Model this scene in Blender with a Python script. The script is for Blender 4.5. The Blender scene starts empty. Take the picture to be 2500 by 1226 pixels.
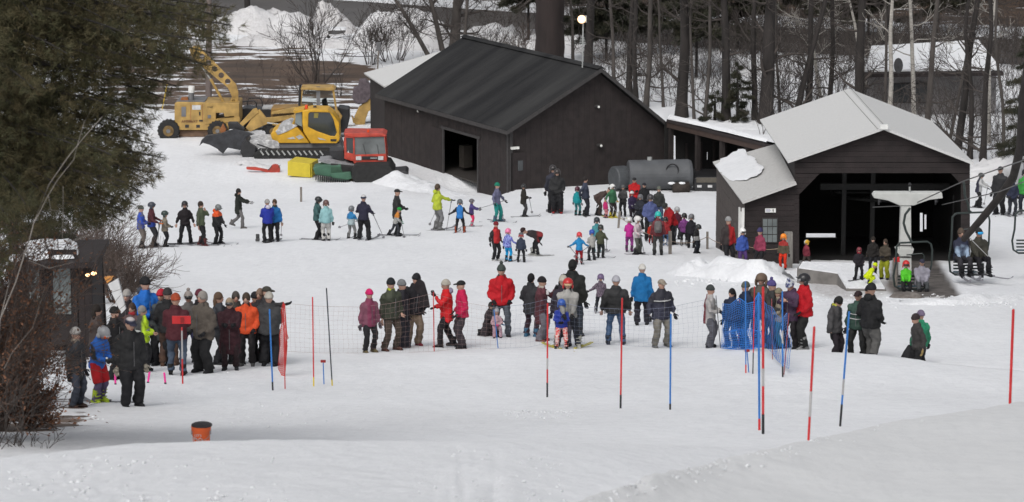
import bpy, bmesh, math, random
import numpy as np
from mathutils import Vector, Matrix, noise
from mathutils.geometry import tessellate_polygon
R = math.radians
random.seed(7)
SC = bpy.context.scene
COL = SC.collection

# ------------------------------------------------------------------ camera
FPX = 8000.0                    # focal length in photograph pixels (2500 wide)
PITCH = math.atan(1513 / 8000.0)
CP, SP = math.cos(PITCH), math.sin(PITCH)
ZC = 27.0
cam = bpy.data.cameras.new('camera')
cam.sensor_width = 36; cam.lens = 36 * FPX / 2500
cam.clip_start = 0.5; cam.clip_end = 4000
cam.dof.use_dof = True; cam.dof.focus_distance = 100; cam.dof.aperture_fstop = 4.5
co = bpy.data.objects.new('camera', cam); COL.objects.link(co)
co.location = (0, 0, ZC); co.rotation_euler = (math.pi / 2 - PITCH, 0, 0)
SC.camera = co

# ------------------------------------------------------------------ light
SUN_EL, SUN_AZ = 48, 200
w = bpy.data.worlds.new('World'); SC.world = w; w.use_nodes = True
nt = w.node_tree; nt.nodes.clear()
sky = nt.nodes.new('ShaderNodeTexSky'); sky.sky_type = 'NISHITA'; sky.sun_disc = False
sky.sun_elevation = R(SUN_EL); sky.sun_rotation = R(SUN_AZ); sky.dust_density = 4; sky.air_density = 1.2
hs = nt.nodes.new('ShaderNodeHueSaturation'); hs.inputs['Saturation'].default_value = 0.22
bg = nt.nodes.new('ShaderNodeBackground'); bg.inputs['Strength'].default_value = 0.115
wo = nt.nodes.new('ShaderNodeOutputWorld')
nt.links.new(sky.outputs[0], hs.inputs['Color']); nt.links.new(hs.outputs[0], bg.inputs[0]); nt.links.new(bg.outputs[0], wo.inputs[0])
sl = bpy.data.lights.new('sun', 'SUN'); sl.energy = 0.95; sl.angle = R(24); sl.color = (1, .975, .95)
so = bpy.data.objects.new('sun', sl); COL.objects.link(so)
_a = R(SUN_AZ); _d = Vector((math.sin(_a) * math.cos(R(SUN_EL)), math.cos(_a) * math.cos(R(SUN_EL)), math.sin(R(SUN_EL))))
so.rotation_euler = _d.to_track_quat('Z', 'Y').to_euler()
vs = SC.view_settings; vs.view_transform = 'Standard'; vs.look = 'None'; vs.gamma = 1; vs.use_curve_mapping = False
vs.exposure = 0.21
SC.cycles.max_bounces = 5; SC.cycles.diffuse_bounces = 3; SC.cycles.glossy_bounces = 2
SC.cycles.transparent_max_bounces = 8

# ------------------------------------------------------------------ projection helpers (photo pixels -> places)
def ray(x, y):
    a = (x - 1250) / FPX; b = (613 - y) / FPX
    return Vector((a, CP + b * SP, -SP + b * CP))
def PD(x, y, D):
    return ray(x, y) * D + Vector((0, 0, ZC))
def WY(x, y, Y):
    r = ray(x, y); return r * (Y / r.y) + Vector((0, 0, ZC))
def WZ(x, y, z):
    r = ray(x, y); return r * ((z - ZC) / r.z) + Vector((0, 0, ZC))
def s_flat(y): return FPX * (SP - (613 - y) / FPX * CP) / ZC
_ys = [-5000, 470, 525, 560, 585, 650, 750, 850, 900, 950, 1000, 1050, 1080, 1130, 1400]
_ss = [s_flat(-5000), s_flat(470), 55.5, 59.5, 63, 71, 83, 97, 105, 115, 130, 152, 166, 190, 300]
def s_main(y):
    if y < 440: return s_flat(y)
    return sum(float(np.interp(y + k, _ys, _ss)) if y + k > 470 else s_flat(y + k) for k in (-24, -12, 0, 12, 24)) / 5
def sm(a, b, x):
    t = min(1, max(0, (x - a) / (b - a))); return t * t * (3 - 2 * t)
def ye1(x): return float(np.interp(x, [1650, 1760, 2010, 2150, 2290, 2500, 3000], [846, 849, 858, 864, 884, 905, 930]))
def dip1(x): return float(np.interp(x, [1650, 1760, 1960, 2035, 2115, 2160, 2243, 2330, 2500, 3000], [0, 7, 10, 26, 14, 20, 48, 50, 20, 0]))
def jump1(x): return 4 * sm(1650, 1850, x)
def yb(x): return float(np.interp(x, [-800, 0, 150, 300, 500, 700, 1250, 1600, 1900, 4000], [1230, 1116, 1102, 1086, 1077, 1075, 1078, 1086, 1096, 1110]))
def sb(x): return float(np.interp(x, [-800, 700, 1250, 1800, 4000], [232, 225, 215, 188, 188]))
def dipb(x): return float(np.interp(x, [-800, 700, 1250, 1700, 4000], [26, 26, 16, 2, 0]))
def se(x): return float(np.interp(x, [-800, 700, 1250, 1800, 4000], [310, 305, 300, 250, 240]))
def yc(x): return float(np.interp(x, [1000, 1420, 1600, 1780, 1975, 2200, 2500, 3400], [1330, 1222, 1160, 1119, 1074, 1026, 981, 890]))
def sc_(x): return float(np.interp(x, [1000, 1420, 1600, 1800, 1975, 2200, 2500, 3400], [360, 310, 285, 250, 225, 195, 172, 150]))
def s_at(x, y):
    e = ye1(x)
    return s_main(y) + (jump1(x) * (1 - sm(900, 980, y)) if y > e + 1 else 0)
def G(x, y):
    """ground point seen at photo pixel (x, y) of the main slope"""
    s = s_at(x, y); return PD(x, y, FPX / s)
def G1(x):   # ground in the dip hidden behind the low crest on the right
    return PD(x, ye1(x) + dip1(x), FPX / (s_main(ye1(x)) + jump1(x) * .5))

# ------------------------------------------------------------------ materials
MATS = {}
def _mk(name):
    m = bpy.data.materials.new(name); m.use_nodes = True
    n = m.node_tree; b = n.nodes['Principled BSDF']; return m, n, b
def mat(name, c, rough=.8, metal=0, var=.18, vs_=6.0, bump=.15, bs=12.0, coord='Object', emis=None, spec=None, stretch=None, c2=None, thr=(.45, .6)):
    if name in MATS: return MATS[name]
    m, n, b = _mk(name); L = n.links
    b.inputs['Roughness'].default_value = rough; b.inputs['Metallic'].default_value = metal
    if spec is not None: b.inputs['Specular IOR Level'].default_value = spec
    tc = n.nodes.new('ShaderNodeTexCoord'); src = tc.outputs[coord]
    if stretch:
        mp = n.nodes.new('ShaderNodeMapping'); mp.inputs['Scale'].default_value = stretch; L.new(src, mp.inputs[0]); src = mp.outputs[0]
    nz = n.nodes.new('ShaderNodeTexNoise'); nz.inputs['Scale'].default_value = vs_; nz.inputs['Detail'].default_value = 4
    L.new(src, nz.inputs['Vector'])
    cr = n.nodes.new('ShaderNodeValToRGB')
    cr.color_ramp.elements[0].position = .3; cr.color_ramp.elements[1].position = .7
    lo = [v * (1 - var) for v in c]; hi = [min(1, v * (1 + var)) for v in c]
    if c2: lo = c; hi = c2; cr.color_ramp.elements[0].position, cr.color_ramp.elements[1].position = thr
    cr.color_ramp.elements[0].color = (*lo, 1); cr.color_ramp.elements[1].color = (*hi, 1)
    L.new(nz.outputs[0], cr.inputs[0]); L.new(cr.outputs[0], b.inputs['Base Color'])
    if bump:
        n2 = n.nodes.new('ShaderNodeTexNoise'); n2.inputs['Scale'].default_value = bs; n2.inputs['Detail'].default_value = 3
        L.new(src, n2.inputs['Vector'])
        bp = n.nodes.new('ShaderNodeBump'); bp.inputs['Strength'].default_value = bump; bp.inputs['Distance'].default_value = .05
        L.new(n2.outputs[0], bp.inputs['Height']); L.new(bp.outputs[0], b.inputs['Normal'])
    if emis: b.inputs['Emission Color'].default_value = (*emis[0], 1); b.inputs['Emission Strength'].default_value = emis[1]
    MATS[name] = m; return m
def fab(c, glossy=.75):
    """woven / padded cloth with soft folds"""
    k = 'cloth_%d_%d_%d' % tuple(int(v * 999) for v in c); c = tuple(v * (.80 if max(c) > .25 else 1) for v in c)
    return mat(k, c, rough=glossy, var=.22, vs_=4.5, bump=.55, bs=9, spec=.25)
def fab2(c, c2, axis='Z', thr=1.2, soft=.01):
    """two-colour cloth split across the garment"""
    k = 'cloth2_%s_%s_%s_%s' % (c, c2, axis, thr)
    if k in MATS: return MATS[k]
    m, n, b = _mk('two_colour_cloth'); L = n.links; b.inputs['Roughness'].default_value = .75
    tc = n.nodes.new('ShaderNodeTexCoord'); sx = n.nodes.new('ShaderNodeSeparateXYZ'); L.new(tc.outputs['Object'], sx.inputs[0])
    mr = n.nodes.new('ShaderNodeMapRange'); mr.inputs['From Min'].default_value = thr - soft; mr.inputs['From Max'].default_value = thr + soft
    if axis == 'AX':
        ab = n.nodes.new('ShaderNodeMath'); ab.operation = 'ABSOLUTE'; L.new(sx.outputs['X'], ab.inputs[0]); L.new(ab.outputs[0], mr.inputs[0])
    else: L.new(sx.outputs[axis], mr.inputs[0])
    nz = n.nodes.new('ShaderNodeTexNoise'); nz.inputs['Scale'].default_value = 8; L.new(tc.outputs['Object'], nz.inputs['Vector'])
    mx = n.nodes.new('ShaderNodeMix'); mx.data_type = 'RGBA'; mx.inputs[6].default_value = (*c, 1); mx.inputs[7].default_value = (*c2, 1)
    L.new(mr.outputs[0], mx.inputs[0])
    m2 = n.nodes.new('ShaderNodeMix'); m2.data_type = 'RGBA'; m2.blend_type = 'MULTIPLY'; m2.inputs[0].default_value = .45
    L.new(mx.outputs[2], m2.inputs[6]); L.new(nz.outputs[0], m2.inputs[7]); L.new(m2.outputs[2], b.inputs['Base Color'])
    bp = n.nodes.new('ShaderNodeBump'); bp.inputs['Strength'].default_value = .5; bp.inputs['Distance'].default_value = .05
    L.new(nz.outputs[0], bp.inputs['Height']); L.new(bp.outputs[0], b.inputs['Normal'])
    MATS[k] = m; return m
def fabp(c, c2, scale=9):
    """patterned cloth"""
    k = 'clothp_%s_%s' % (c, c2)
    if k in MATS: return MATS[k]
    m, n, b = _mk('patterned_cloth'); L = n.links; b.inputs['Roughness'].default_value = .8
    tc = n.nodes.new('ShaderNodeTexCoord')
    ck = n.nodes.new('ShaderNodeTexVoronoi'); ck.inputs['Scale'].default_value = scale * 1.6; L.new(tc.outputs['Object'], ck.inputs['Vector'])
    cr = n.nodes.new('ShaderNodeValToRGB'); cr.color_ramp.elements[0].position = .35; cr.color_ramp.elements[1].position = .55
    cr.color_ramp.elements[0].color = (*c, 1); cr.color_ramp.elements[1].color = (*c2, 1)
    L.new(ck.outputs['Distance'], cr.inputs[0]); L.new(cr.outputs[0], b.inputs['Base Color'])
    MATS[k] = m; return m

# ------------------------------------------------------------------ mesh helpers
class MB:
    def __init__(s): s.v = []; s.f = []
    def add(s, vs, fs):
        o = len(s.v); s.v += [tuple(p) for p in vs]; s.f += [tuple(i + o for i in f) for f in fs]; return s
    def box(s, c, size, rz=0, M=None):
        hx, hy, hz = [a / 2 for a in size]
        vs = [Vector((x, y, z)) for x in (-hx, hx) for y in (-hy, hy) for z in (-hz, hz)]
        if rz: m = Matrix.Rotation(rz, 3, 'Z'); vs = [m @ p for p in vs]
        if M is not None: vs = [M @ p for p in vs]
        vs = [p + Vector(c) for p in vs]
        return s.add(vs, [(0, 1, 3, 2), (4, 6, 7, 5), (0, 4, 5, 1), (2, 3, 7, 6), (0, 2, 6, 4), (1, 5, 7, 3)])
    def tube(s, pts, rad, n=8, side=None, cap=True):
        """closed tube; rad entries r or (rx, ry); side = reference direction of rx"""
        pts = [Vector(p) for p in pts]; N = len(pts)
        if not isinstance(rad, (list, tuple)) or len(rad) != N: rad = [rad] * N
        vs = []; prev = None
        for i, p in enumerate(pts):
            t = (pts[min(i + 1, N - 1)] - pts[max(i - 1, 0)])
            if t.length < 1e-9: t = Vector((0, 0, 1))
            t.normalize()
            ref = Vector(side) if side is not None else (prev if prev is not None else (Vector((1, 0, 0)) if abs(t.x) < .8 else Vector((0, 1, 0))))
            a = ref - t * ref.dot(t)
            if a.length < 1e-6: a = t.orthogonal()
            a.normalize(); prev = a; b = t.cross(a)
            r = rad[i]; rx, ry = r if isinstance(r, (list, tuple)) else (r, r)
            for k in range(n):
                q = 2 * math.pi * k / n; vs.append(p + a * (rx * math.cos(q)) + b * (ry * math.sin(q)))
        fs = []
        for i in range(N - 1):
            for k in range(n):
                k2 = (k + 1) % n; fs.append((i * n + k, i * n + k2, (i + 1) * n + k2, (i + 1) * n + k))
        if cap: fs.append(tuple(reversed(range(n)))); fs.append(tuple((N - 1) * n + k for k in range(n)))
        return s.add(vs, fs)
    def ball(s, c, r, n=10, m=6, M=None, lo=-1.0):
        """ellipsoid; lo = lowest z kept (fraction)"""
        c = Vector(c); r = (r, r, r) if not isinstance(r, (tuple, list)) else r
        vs = []; fs = []
        a0 = math.asin(max(-1, lo))
        for i in range(m + 1):
            a = a0 + (math.pi / 2 - a0) * i / m
            for k in range(n):
                q = 2 * math.pi * k / n
                p = Vector((r[0] * math.cos(a) * math.cos(q), r[1] * math.cos(a) * math.sin(q), r[2] * math.sin(a)))
                if M is not None: p = M @ p
                vs.append(c + p)
        for i in range(m):
            for k in range(n):
                k2 = (k + 1) % n; fs.append((i * n + k, i * n + k2, (i + 1) * n + k2, (i + 1) * n + k))
        fs.append(tuple(reversed(range(n))))
        return s.add(vs, fs)
    def prism(s, poly, d, holes=None):
        """poly: list of Vectors (planar), extruded by vector d"""
        loops = [[Vector(p) for p in poly]] + [[Vector(p) for p in h] for h in (holes or [])]
        flat = [p for l in loops for p in l]; n = len(flat); d = Vector(d)
        tris = tessellate_polygon(loops)
        fs = [tuple(t) for t in tris] + [tuple(reversed([i + n for i in t])) for t in tris]
        o = 0
        for l in loops:
            k = len(l)
            for i in range(k): j = (i + 1) % k; fs.append((o + i, o + j, o + j + n, o + i + n))
            o += k
        return s.add(flat + [p + d for p in flat], fs)
    def quad(s, *p): return s.add(p, [tuple(range(len(p)))])
    def mesh(s, name, smooth=False, fixn=True):
        me = bpy.data.meshes.new(name); me.from_pydata(s.v, [], s.f); me.validate(verbose=False)
        if fixn:
            bm = bmesh.new(); bm.from_mesh(me)
            bmesh.ops.remove_doubles(bm, verts=bm.verts, dist=1e-5)
            bmesh.ops.recalc_face_normals(bm, faces=bm.faces); bm.to_mesh(me); bm.free()
        if smooth: me.shade_smooth()
        return me
    def obj(s, name, m=None, parent=None, smooth=False, bevel=0, fixn=True):
        me = s.mesh(name, smooth, fixn); o = link(name, me, m, parent)
        if bevel:
            b = o.modifiers.new('edge', 'BEVEL'); b.width = bevel; b.segments = 2; b.limit_method = 'ANGLE'; b.angle_limit = R(35)
        return o
def link(name, me, m=None, parent=None):
    o = bpy.data.objects.new(name, me); COL.objects.link(o)
    if parent is not None: o.parent = parent; o.matrix_parent_inverse = Matrix.Translation(parent.location).inverted() if parent.type == 'EMPTY' and not parent.get('local') else Matrix()
    if m is not None:
        if len(me.materials) == 0: me.materials.append(m)
        if me.materials[0] is not m: o.material_slots[0].link = 'OBJECT'; o.material_slots[0].material = m
    return o
LABELS = {}
def tag(o, label=None, cat=None, group=None, kind=None):
    if label: o['label'] = label; LABELS.setdefault(label, []).append(o.name)
    if cat: o['category'] = cat
    if group: o['group'] = group
    if kind: o['kind'] = kind
    return o
def thing(name, loc, label, cat, group=None, local=False, rz=0, sc=1):
    """Empty at the base of a thing. local=True: children given in local coordinates, else in world coordinates"""
    o = bpy.data.objects.new(name, None); COL.objects.link(o); o.empty_display_size = .2
    o.location = loc; o.rotation_euler = (0, 0, rz); o.scale = (sc,) * 3
    if local: o['local'] = 1
    return tag(o, label, cat, group)
def npmesh(name, V, F, smooth=False):
    """fast mesh from numpy arrays; F is (n,3) or (n,4)"""
    me = bpy.data.meshes.new(name); V = np.asarray(V, dtype=np.float32); F = np.asarray(F, dtype=np.int32)
    k = F.shape[1]
    me.vertices.add(len(V)); me.vertices.foreach_set('co', V.ravel())
    me.loops.add(F.size); me.loops.foreach_set('vertex_index', F.ravel())
    me.polygons.add(len(F)); me.polygons.foreach_set('loop_start', np.arange(0, F.size, k, dtype=np.int32))
    me.update(calc_edges=True)
    if smooth: me.shade_smooth()
    return me
def text(s_, size, name, m, parent, M, ext=.004):
    c = bpy.data.curves.new(name, 'FONT'); c.body = s_; c.size = size; c.extrude = ext; c.align_x = 'CENTER'; c.align_y = 'CENTER'; c.resolution_u = 2
    c.materials.append(m); o = bpy.data.objects.new(name, c); COL.objects.link(o); bpy.context.view_layer.update()
    me = bpy.data.meshes.new_from_object(o.evaluated_get(bpy.context.evaluated_depsgraph_get())); bpy.data.objects.remove(o)
    o = bpy.data.objects.new(name, me); COL.objects.link(o)
    if parent is not None: o.parent = parent; o.matrix_parent_inverse = Matrix() if parent.get('local') else Matrix.Translation(parent.location).inverted()
    o.matrix_basis = M; return o
def facing(loc, rz=0, tilt=0):   # upright lettering facing the camera side
    return Matrix.Translation(loc) @ Matrix.Rotation(rz, 4, 'Z') @ Matrix.Rotation(math.pi / 2, 4, 'X') @ Matrix.Rotation(tilt, 4, 'Z')
def empty_inv(o): return Matrix.Translation(o.location).inverted()
# ------------------------------------------------------------------ snow, ground, road
def snow_material(name, c=(.80, .81, .83), dirt=True, bstr=.5):
    m, n, b = _mk(name); L = n.links; b.inputs['Roughness'].default_value = .75; b.inputs['Specular IOR Level'].default_value = .25
    tc = n.nodes.new('ShaderNodeTexCoord')
    def noise_(scale, detail=4, st=None):
        nz = n.nodes.new('ShaderNodeTexNoise'); nz.inputs['Scale'].default_value = scale; nz.inputs['Detail'].default_value = detail
        src = tc.outputs['Object']
        if st: mp = n.nodes.new('ShaderNodeMapping'); mp.inputs['Scale'].default_value = st; L.new(src, mp.inputs[0]); src = mp.outputs[0]
        L.new(src, nz.inputs['Vector']); return nz
    def ramp(src, p0, p1, c0, c1):
        r = n.nodes.new('ShaderNodeValToRGB'); r.color_ramp.elements[0].position = p0; r.color_ramp.elements[1].position = p1
        r.color_ramp.elements[0].color = (*c0, 1); r.color_ramp.elements[1].color = (*c1, 1); L.new(src, r.inputs[0]); return r
    a = noise_(.22, 6, (1, .45, 1)); base = ramp(a.outputs[0], .35, .7, [v * .93 for v in c], c)
    g = noise_(2.6, 8); g.inputs['Roughness'].default_value = .7; gr = ramp(g.outputs[0], .34, .56, (.91, .912, .918), (1, 1, 1))
    mx = n.nodes.new('ShaderNodeMix'); mx.data_type = 'RGBA'; mx.blend_type = 'MULTIPLY'; mx.inputs[0].default_value = .8
    L.new(base.outputs[0], mx.inputs[6]); L.new(gr.outputs[0], mx.inputs[7]); out = mx.outputs[2]
    if dirt:
        at = n.nodes.new('ShaderNodeAttribute'); at.attribute_name = 'bare'
        st = noise_(1.0, 8, (.30, .9, 1)); st.inputs['Roughness'].default_value = .62
        ad = n.nodes.new('ShaderNodeMath'); ad.operation = 'ADD'; L.new(at.outputs['Fac'], ad.inputs[0]); L.new(st.outputs[0], ad.inputs[1])
        rr = ramp(ad.outputs[0], .96, 1.04, (0, 0, 0), (1, 1, 1))
        e = noise_(.5, 5, (.4, 1, 1)); er = ramp(e.outputs[0], .35, .65, (.06, .045, .036), (.13, .088, .064))
        m2 = n.nodes.new('ShaderNodeMix'); m2.data_type = 'RGBA'; L.new(rr.outputs[0], m2.inputs[0]); L.new(out, m2.inputs[6]); L.new(er.outputs[0], m2.inputs[7]); out = m2.outputs[2]
        a2 = n.nodes.new('ShaderNodeAttribute'); a2.attribute_name = 'grit'
        sp = noise_(9, 4, (1, .5, 1)); s2 = n.nodes.new('ShaderNodeMath'); s2.operation = 'MULTIPLY'; L.new(a2.outputs['Fac'], s2.inputs[0]); L.new(sp.outputs[0], s2.inputs[1])
        a3 = n.nodes.new('ShaderNodeAttribute'); a3.attribute_name = 'mud'; mn = noise_(2.2, 5); mr_ = ramp(mn.outputs[0], .3, .75, (.055, .048, .044), (.16, .145, .135))
        m4 = n.nodes.new('ShaderNodeMix'); m4.data_type = 'RGBA'; L.new(a3.outputs['Fac'], m4.inputs[0]); L.new(out, m4.inputs[6]); L.new(mr_.outputs[0], m4.inputs[7]); out = m4.outputs[2]
        m3 = n.nodes.new('ShaderNodeMix'); m3.data_type = 'RGBA'; L.new(s2.outputs[0], m3.inputs[0]); L.new(out, m3.inputs[6]); m3.inputs[7].default_value = (.22, .18, .16, 1); out = m3.outputs[2]
    L.new(out, b.inputs['Base Color'])
    n1 = noise_(3.2, 10); n1.inputs['Roughness'].default_value = .68
    n2 = noise_(.8, 3, (2.2, .5, 1))
    ad = n.nodes.new('ShaderNodeMath'); ad.operation = 'ADD'; L.new(n1.outputs[0], ad.inputs[0]); L.new(n2.outputs[0], ad.inputs[1])
    bp = n.nodes.new('ShaderNodeBump'); bp.inputs['Strength'].default_value = bstr; bp.inputs['Distance'].default_value = .12
    L.new(ad.outputs[0], bp.inputs['Height']); L.new(bp.outputs[0], b.inputs['Normal'])
    return m
SNOW = snow_material('packed_snow'); SNOW2 = snow_material('plain_snow', dirt=False, bstr=.8); MATS['snow'] = SNOW2
PILE = snow_material('ploughed_snow', c=(.74, .74, .75), bstr=1.0)
def fbm(p, sc, o=3):
    t = 0; a = 1
    for k in range(o): t += a * noise.noise(p * sc); sc *= 2.1; a *= .5
    return t
def grid_obj(name, rows, m, near_amp, attr=None):
    nr, nc = len(rows), len(rows[0])
    V = np.array([[tuple(p) for p in r] for r in rows], dtype=np.float32).reshape(-1, 3)
    i = np.arange(nr - 1)[:, None] * nc + np.arange(nc - 1)[None, :]
    F = np.stack([i, i + 1, i + nc + 1, i + nc], -1).reshape(-1, 4)
    me = npmesh(name, V, F, True)
    if attr:
        for k, vals in attr.items():
            at = me.attributes.new(k, 'FLOAT', 'POINT'); at.data.foreach_set('value', np.array(vals, dtype=np.float32).ravel())
    me.materials.append(m); o = bpy.data.objects.new(name, me); COL.objects.link(o); tag(o, kind='structure')
    return o
def blob(x, y, cx, cy, rx, ry):
    d = ((x - cx) / rx) ** 2 + ((y - cy) / ry) ** 2
    return max(0, 1 - d)
RAMP = [(2164, 694), (2176, 722), (2352, 733), (2318, 682), (2282, 625), (2262, 585), (2190, 585), (2180, 640)]
def inpoly(x, y, P):
    c = False
    for (a, b), (d, e) in zip(P, P[1:] + P[:1]):
        if (b > y) != (e > y) and x < (d - a) * (y - b) / (e - b) + a: c = not c
    return c
def bare(x, y):
    v = 0
    rt_ = float(np.interp(x, [300, 870, 1150, 1600, 2060, 2500, 3400], [-25, 0, 16, 44, 64, 84, 110]))
    if y < rt_ and x > 300: v = max(v, .60 * min(1, (rt_ - y) / 22))
    if y < 330:
        v = max(v, .64 * min(1, 1.6 * blob(x, y, 700, 178, 330, 44)))
        v = max(v, .54 * min(1, 1.8 * blob(x, y, 480, 200, 330, 95)))
        v = max(v, .50 * min(1, 1.8 * blob(x, y, 620, 235, 420, 75)))
        v = max(v, .47 * min(1, 1.6 * blob(x, y, 640, 128, 330, 40)))
        v = max(v, .40 * min(1, 2 * blob(x, y, 1000, 280, 700, 90)))
    if x < 420: v = max(v, .50 * min(1, 2 * blob(x, y, 60, 1010, 210, 60)), .30 * min(1, 2 * blob(x, y, 130, 1040, 260, 60)))
    return v
def mud(x, y):
    if 570 < y < 745 and 2140 < x < 2370: return sum(inpoly(x + i * 5, y + j * 3, RAMP) for i in (-1, 0, 1) for j in (-1, 0, 1)) / 9
    return 0
def grit(x, y):
    v = 0
    if 60 < y < 500: v = max(v, .5 * blob(x, y, 640, 384, 190, 22))
    if x < 700: v = max(v, .35 * blob(x, y, 150, 1040, 400, 90))
    if y > 640 and x > 1950: v = max(v, .9 * min(1, 2 * blob(x, y, 2080, 700, 130, 34)), .7 * min(1, 2 * blob(x, y, 2010, 672, 60, 22)))
    v = max(v, .35 * blob(x, y, 1020, 450, 90, 40), .16 * blob(x, y, 500, 1035, 900, 50))
    return v
XS = [-1500, -1200, -900, -700, -500, -400, -300, -200, -150] + list(range(-120, 2640, 12)) + [2660, 2720, 2800, 2900, 3100, 3400, 3800, 4300]
FARY = [-880, -870, -850, -800, -700, -550, -420, -300, -220, -160, -110, -70, -40, -20]
rows = []; A_b = []; A_g = []
def addrow(pts, pb=None):
    rows.append(pts); A_b.append([b_[0] for b_ in pb] if pb else [0] * len(pts)); A_g.append([b_[1] for b_ in pb] if pb else [0] * len(pts))
def gpoint(x, y, s, amp):
    p = PD(x, y, FPX / s)
    if y > 0: p.z += amp * fbm(p, .55, 3) + (.012 * noise.noise(p * 2.3) + .010 * noise.noise(p * 5.1) if y > 420 else 0)
    if y > 1085:   # boot holes and drag marks in the near bank
        a = blob(x, y, 1170, 1185, 190, 100) * .9 + blob(x, y, 230, 1170, 260, 70)
        if a > 0: p.z -= .055 * a * max(0, noise.noise(Vector((x * .05, y * (.012 if x > 700 else .07), 3))))
    if 855 < y < 1070: p.z += .012 * max(0, noise.noise(Vector((x * .012, y * .16, 5))))
    if 400 < y < 500: p.z -= .45 * min(1, 1.6 * blob(x, y, 1140, 456, 120, 26))
    return p
for y in FARY: addrow([PD(x, y, FPX / s_flat(y)) for x in XS], [(bare(x, y), grit(x, y)) for x in XS])
NA = 175
for i in range(NA):
    t = i / (NA - 1)
    addrow([gpoint(x, t * ye1(x), s_main(t * ye1(x)), .03) for x in XS], [(bare(x, t * ye1(x)), grit(x, t * ye1(x))) for x in XS])
for i in range(1, 8):
    t = i / 8
    addrow([gpoint(x, ye1(x) + dip1(x) * math.sin(math.pi * t) + .9 * t, s_main(ye1(x) + .9 * t) + jump1(x) * t, .03) for x in XS])
NC = 60
def s_post(x, y): return s_main(y) + jump1(x) * (1 - sm(900, 980, y))
for i in range(NC):
    t = i / (NC - 1)
    addrow([(lambda y: gpoint(x, y, s_post(x, y), .03))(ye1(x) + 1.2 + (yb(x) - ye1(x) - 2) * t) for x in XS],
           [(lambda y: (bare(x, y), grit(x, y)))(ye1(x) + (yb(x) - ye1(x)) * t) for x in XS])
for i in range(1, 10):
    t = i / 10
    addrow([gpoint(x, yb(x) - 1 + dipb(x) * math.sin(math.pi * t) + t, s_post(x, yb(x)) * (1 - t) + sb(x) * t, .02) for x in XS])
NE = 44
for i in range(NE):
    t = i / (NE - 1)
    addrow([gpoint(x, yb(x) + (1250 - yb(x)) * t, sb(x) + (se(x) - sb(x)) * t, .035 * min(1, .3 + 3 * t)) for x in XS])
last = rows[-1]
for k in (.8, .62, .45, .3, .18, .09, .03):
    addrow([Vector((p.x * k, p.y * k, ZC - 1.7 - (ZC - 1.7 - p.z) * k)) for p in last])
addrow([Vector((p.x * 1.5, -30, ZC + 1)) for p in last])
YR = FARY + [i / (NA - 1) for i in range(NA)]
A_m = [[(mud(x, (YR[r] * ye1(x) if r >= len(FARY) else YR[r])) if r < len(YR) else 0) for x in XS] for r in range(len(rows))]
grid_obj('snow_ground', rows, SNOW, 0, {'bare': A_b, 'grit': A_g, 'mud': A_m})

# near roll of the slope on the right
XC = [940, 1000, 1080, 1160, 1240] + list(range(1300, 2640, 12)) + [2700, 2800, 3000, 3400, 3900, 4300, 4600]
rows = []
for k, (dy, fs) in enumerate([(60, .86), (34, .90), (12, .95), (2, .985), (0, 1.0)]):
    rows.append([gpoint(x, yc(x) + dy, sc_(x) * fs, .02) for x in XC])
for i in range(1, 40):
    t = i / 39
    rows.append([(lambda y: gpoint(x, y, sc_(x) + (max(330, sc_(x) + 20) - sc_(x)) * (t ** .9), .03))(yc(x) + (1420 - yc(x)) * t) for x in XC])
# lumpy break along the lip
for r in range(3, 12):
    for j, x in enumerate(XC):
        if x < 2050:
            a = (1 - abs(r - 6) / 6) * (1 - sm(1700, 2050, x)) * .06
            rows[r][j].z += a * max(0, noise.noise(rows[r][j] * 3.0)) * 1.5
last = rows[-1]
for k in (.75, .5, .3, .12): rows.append([Vector((p.x * k, p.y * k, ZC - 1.65 - (ZC - 1.65 - p.z) * k)) for p in last])
for r_ in rows:   # the roll blends down into the slope at both sides, well outside the frame
    r_[-1].z -= 8; r_[-2].z -= 2.5; r_[-3].z -= .6; r_[0].z -= 2
grid_obj('snow_slope', rows, snow_material('greyer_slope_snow', c=(.70, .705, .71), dirt=False, bstr=.35), 0)  # a slightly greyer snow than on the main slope

# wet asphalt road behind the snowbanks
def sheet(name, px, z, m):
    b = MB(); pts = [WZ(x, y, z) for x, y in px]; b.add(pts, [tuple(range(len(pts)))]); o = b.obj(name, m); tag(o, kind='structure'); return o
ROAD = mat('wet_asphalt', (.085, .078, .074), rough=.45, var=.25, vs_=.25, bump=.2, bs=3)
top = [(-900, -70), (400, -25), (870, 3), (1150, 22), (1600, 52), (2060, 74), (2500, 96), (3400, 130)]
bot = [(-900, 30), (400, 62), (700, 62), (950, 66), (1300, 80), (1650, 112), (2500, 158), (3400, 200)]
b = MB()
for i in range(7):
    b.add([WZ(*top[i], .03), WZ(*top[i + 1], .03), WZ(*bot[i + 1], .03), WZ(*bot[i], .03)], [(0, 1, 2, 3)])
tag(b.obj('road', ROAD), kind='structure')

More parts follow.
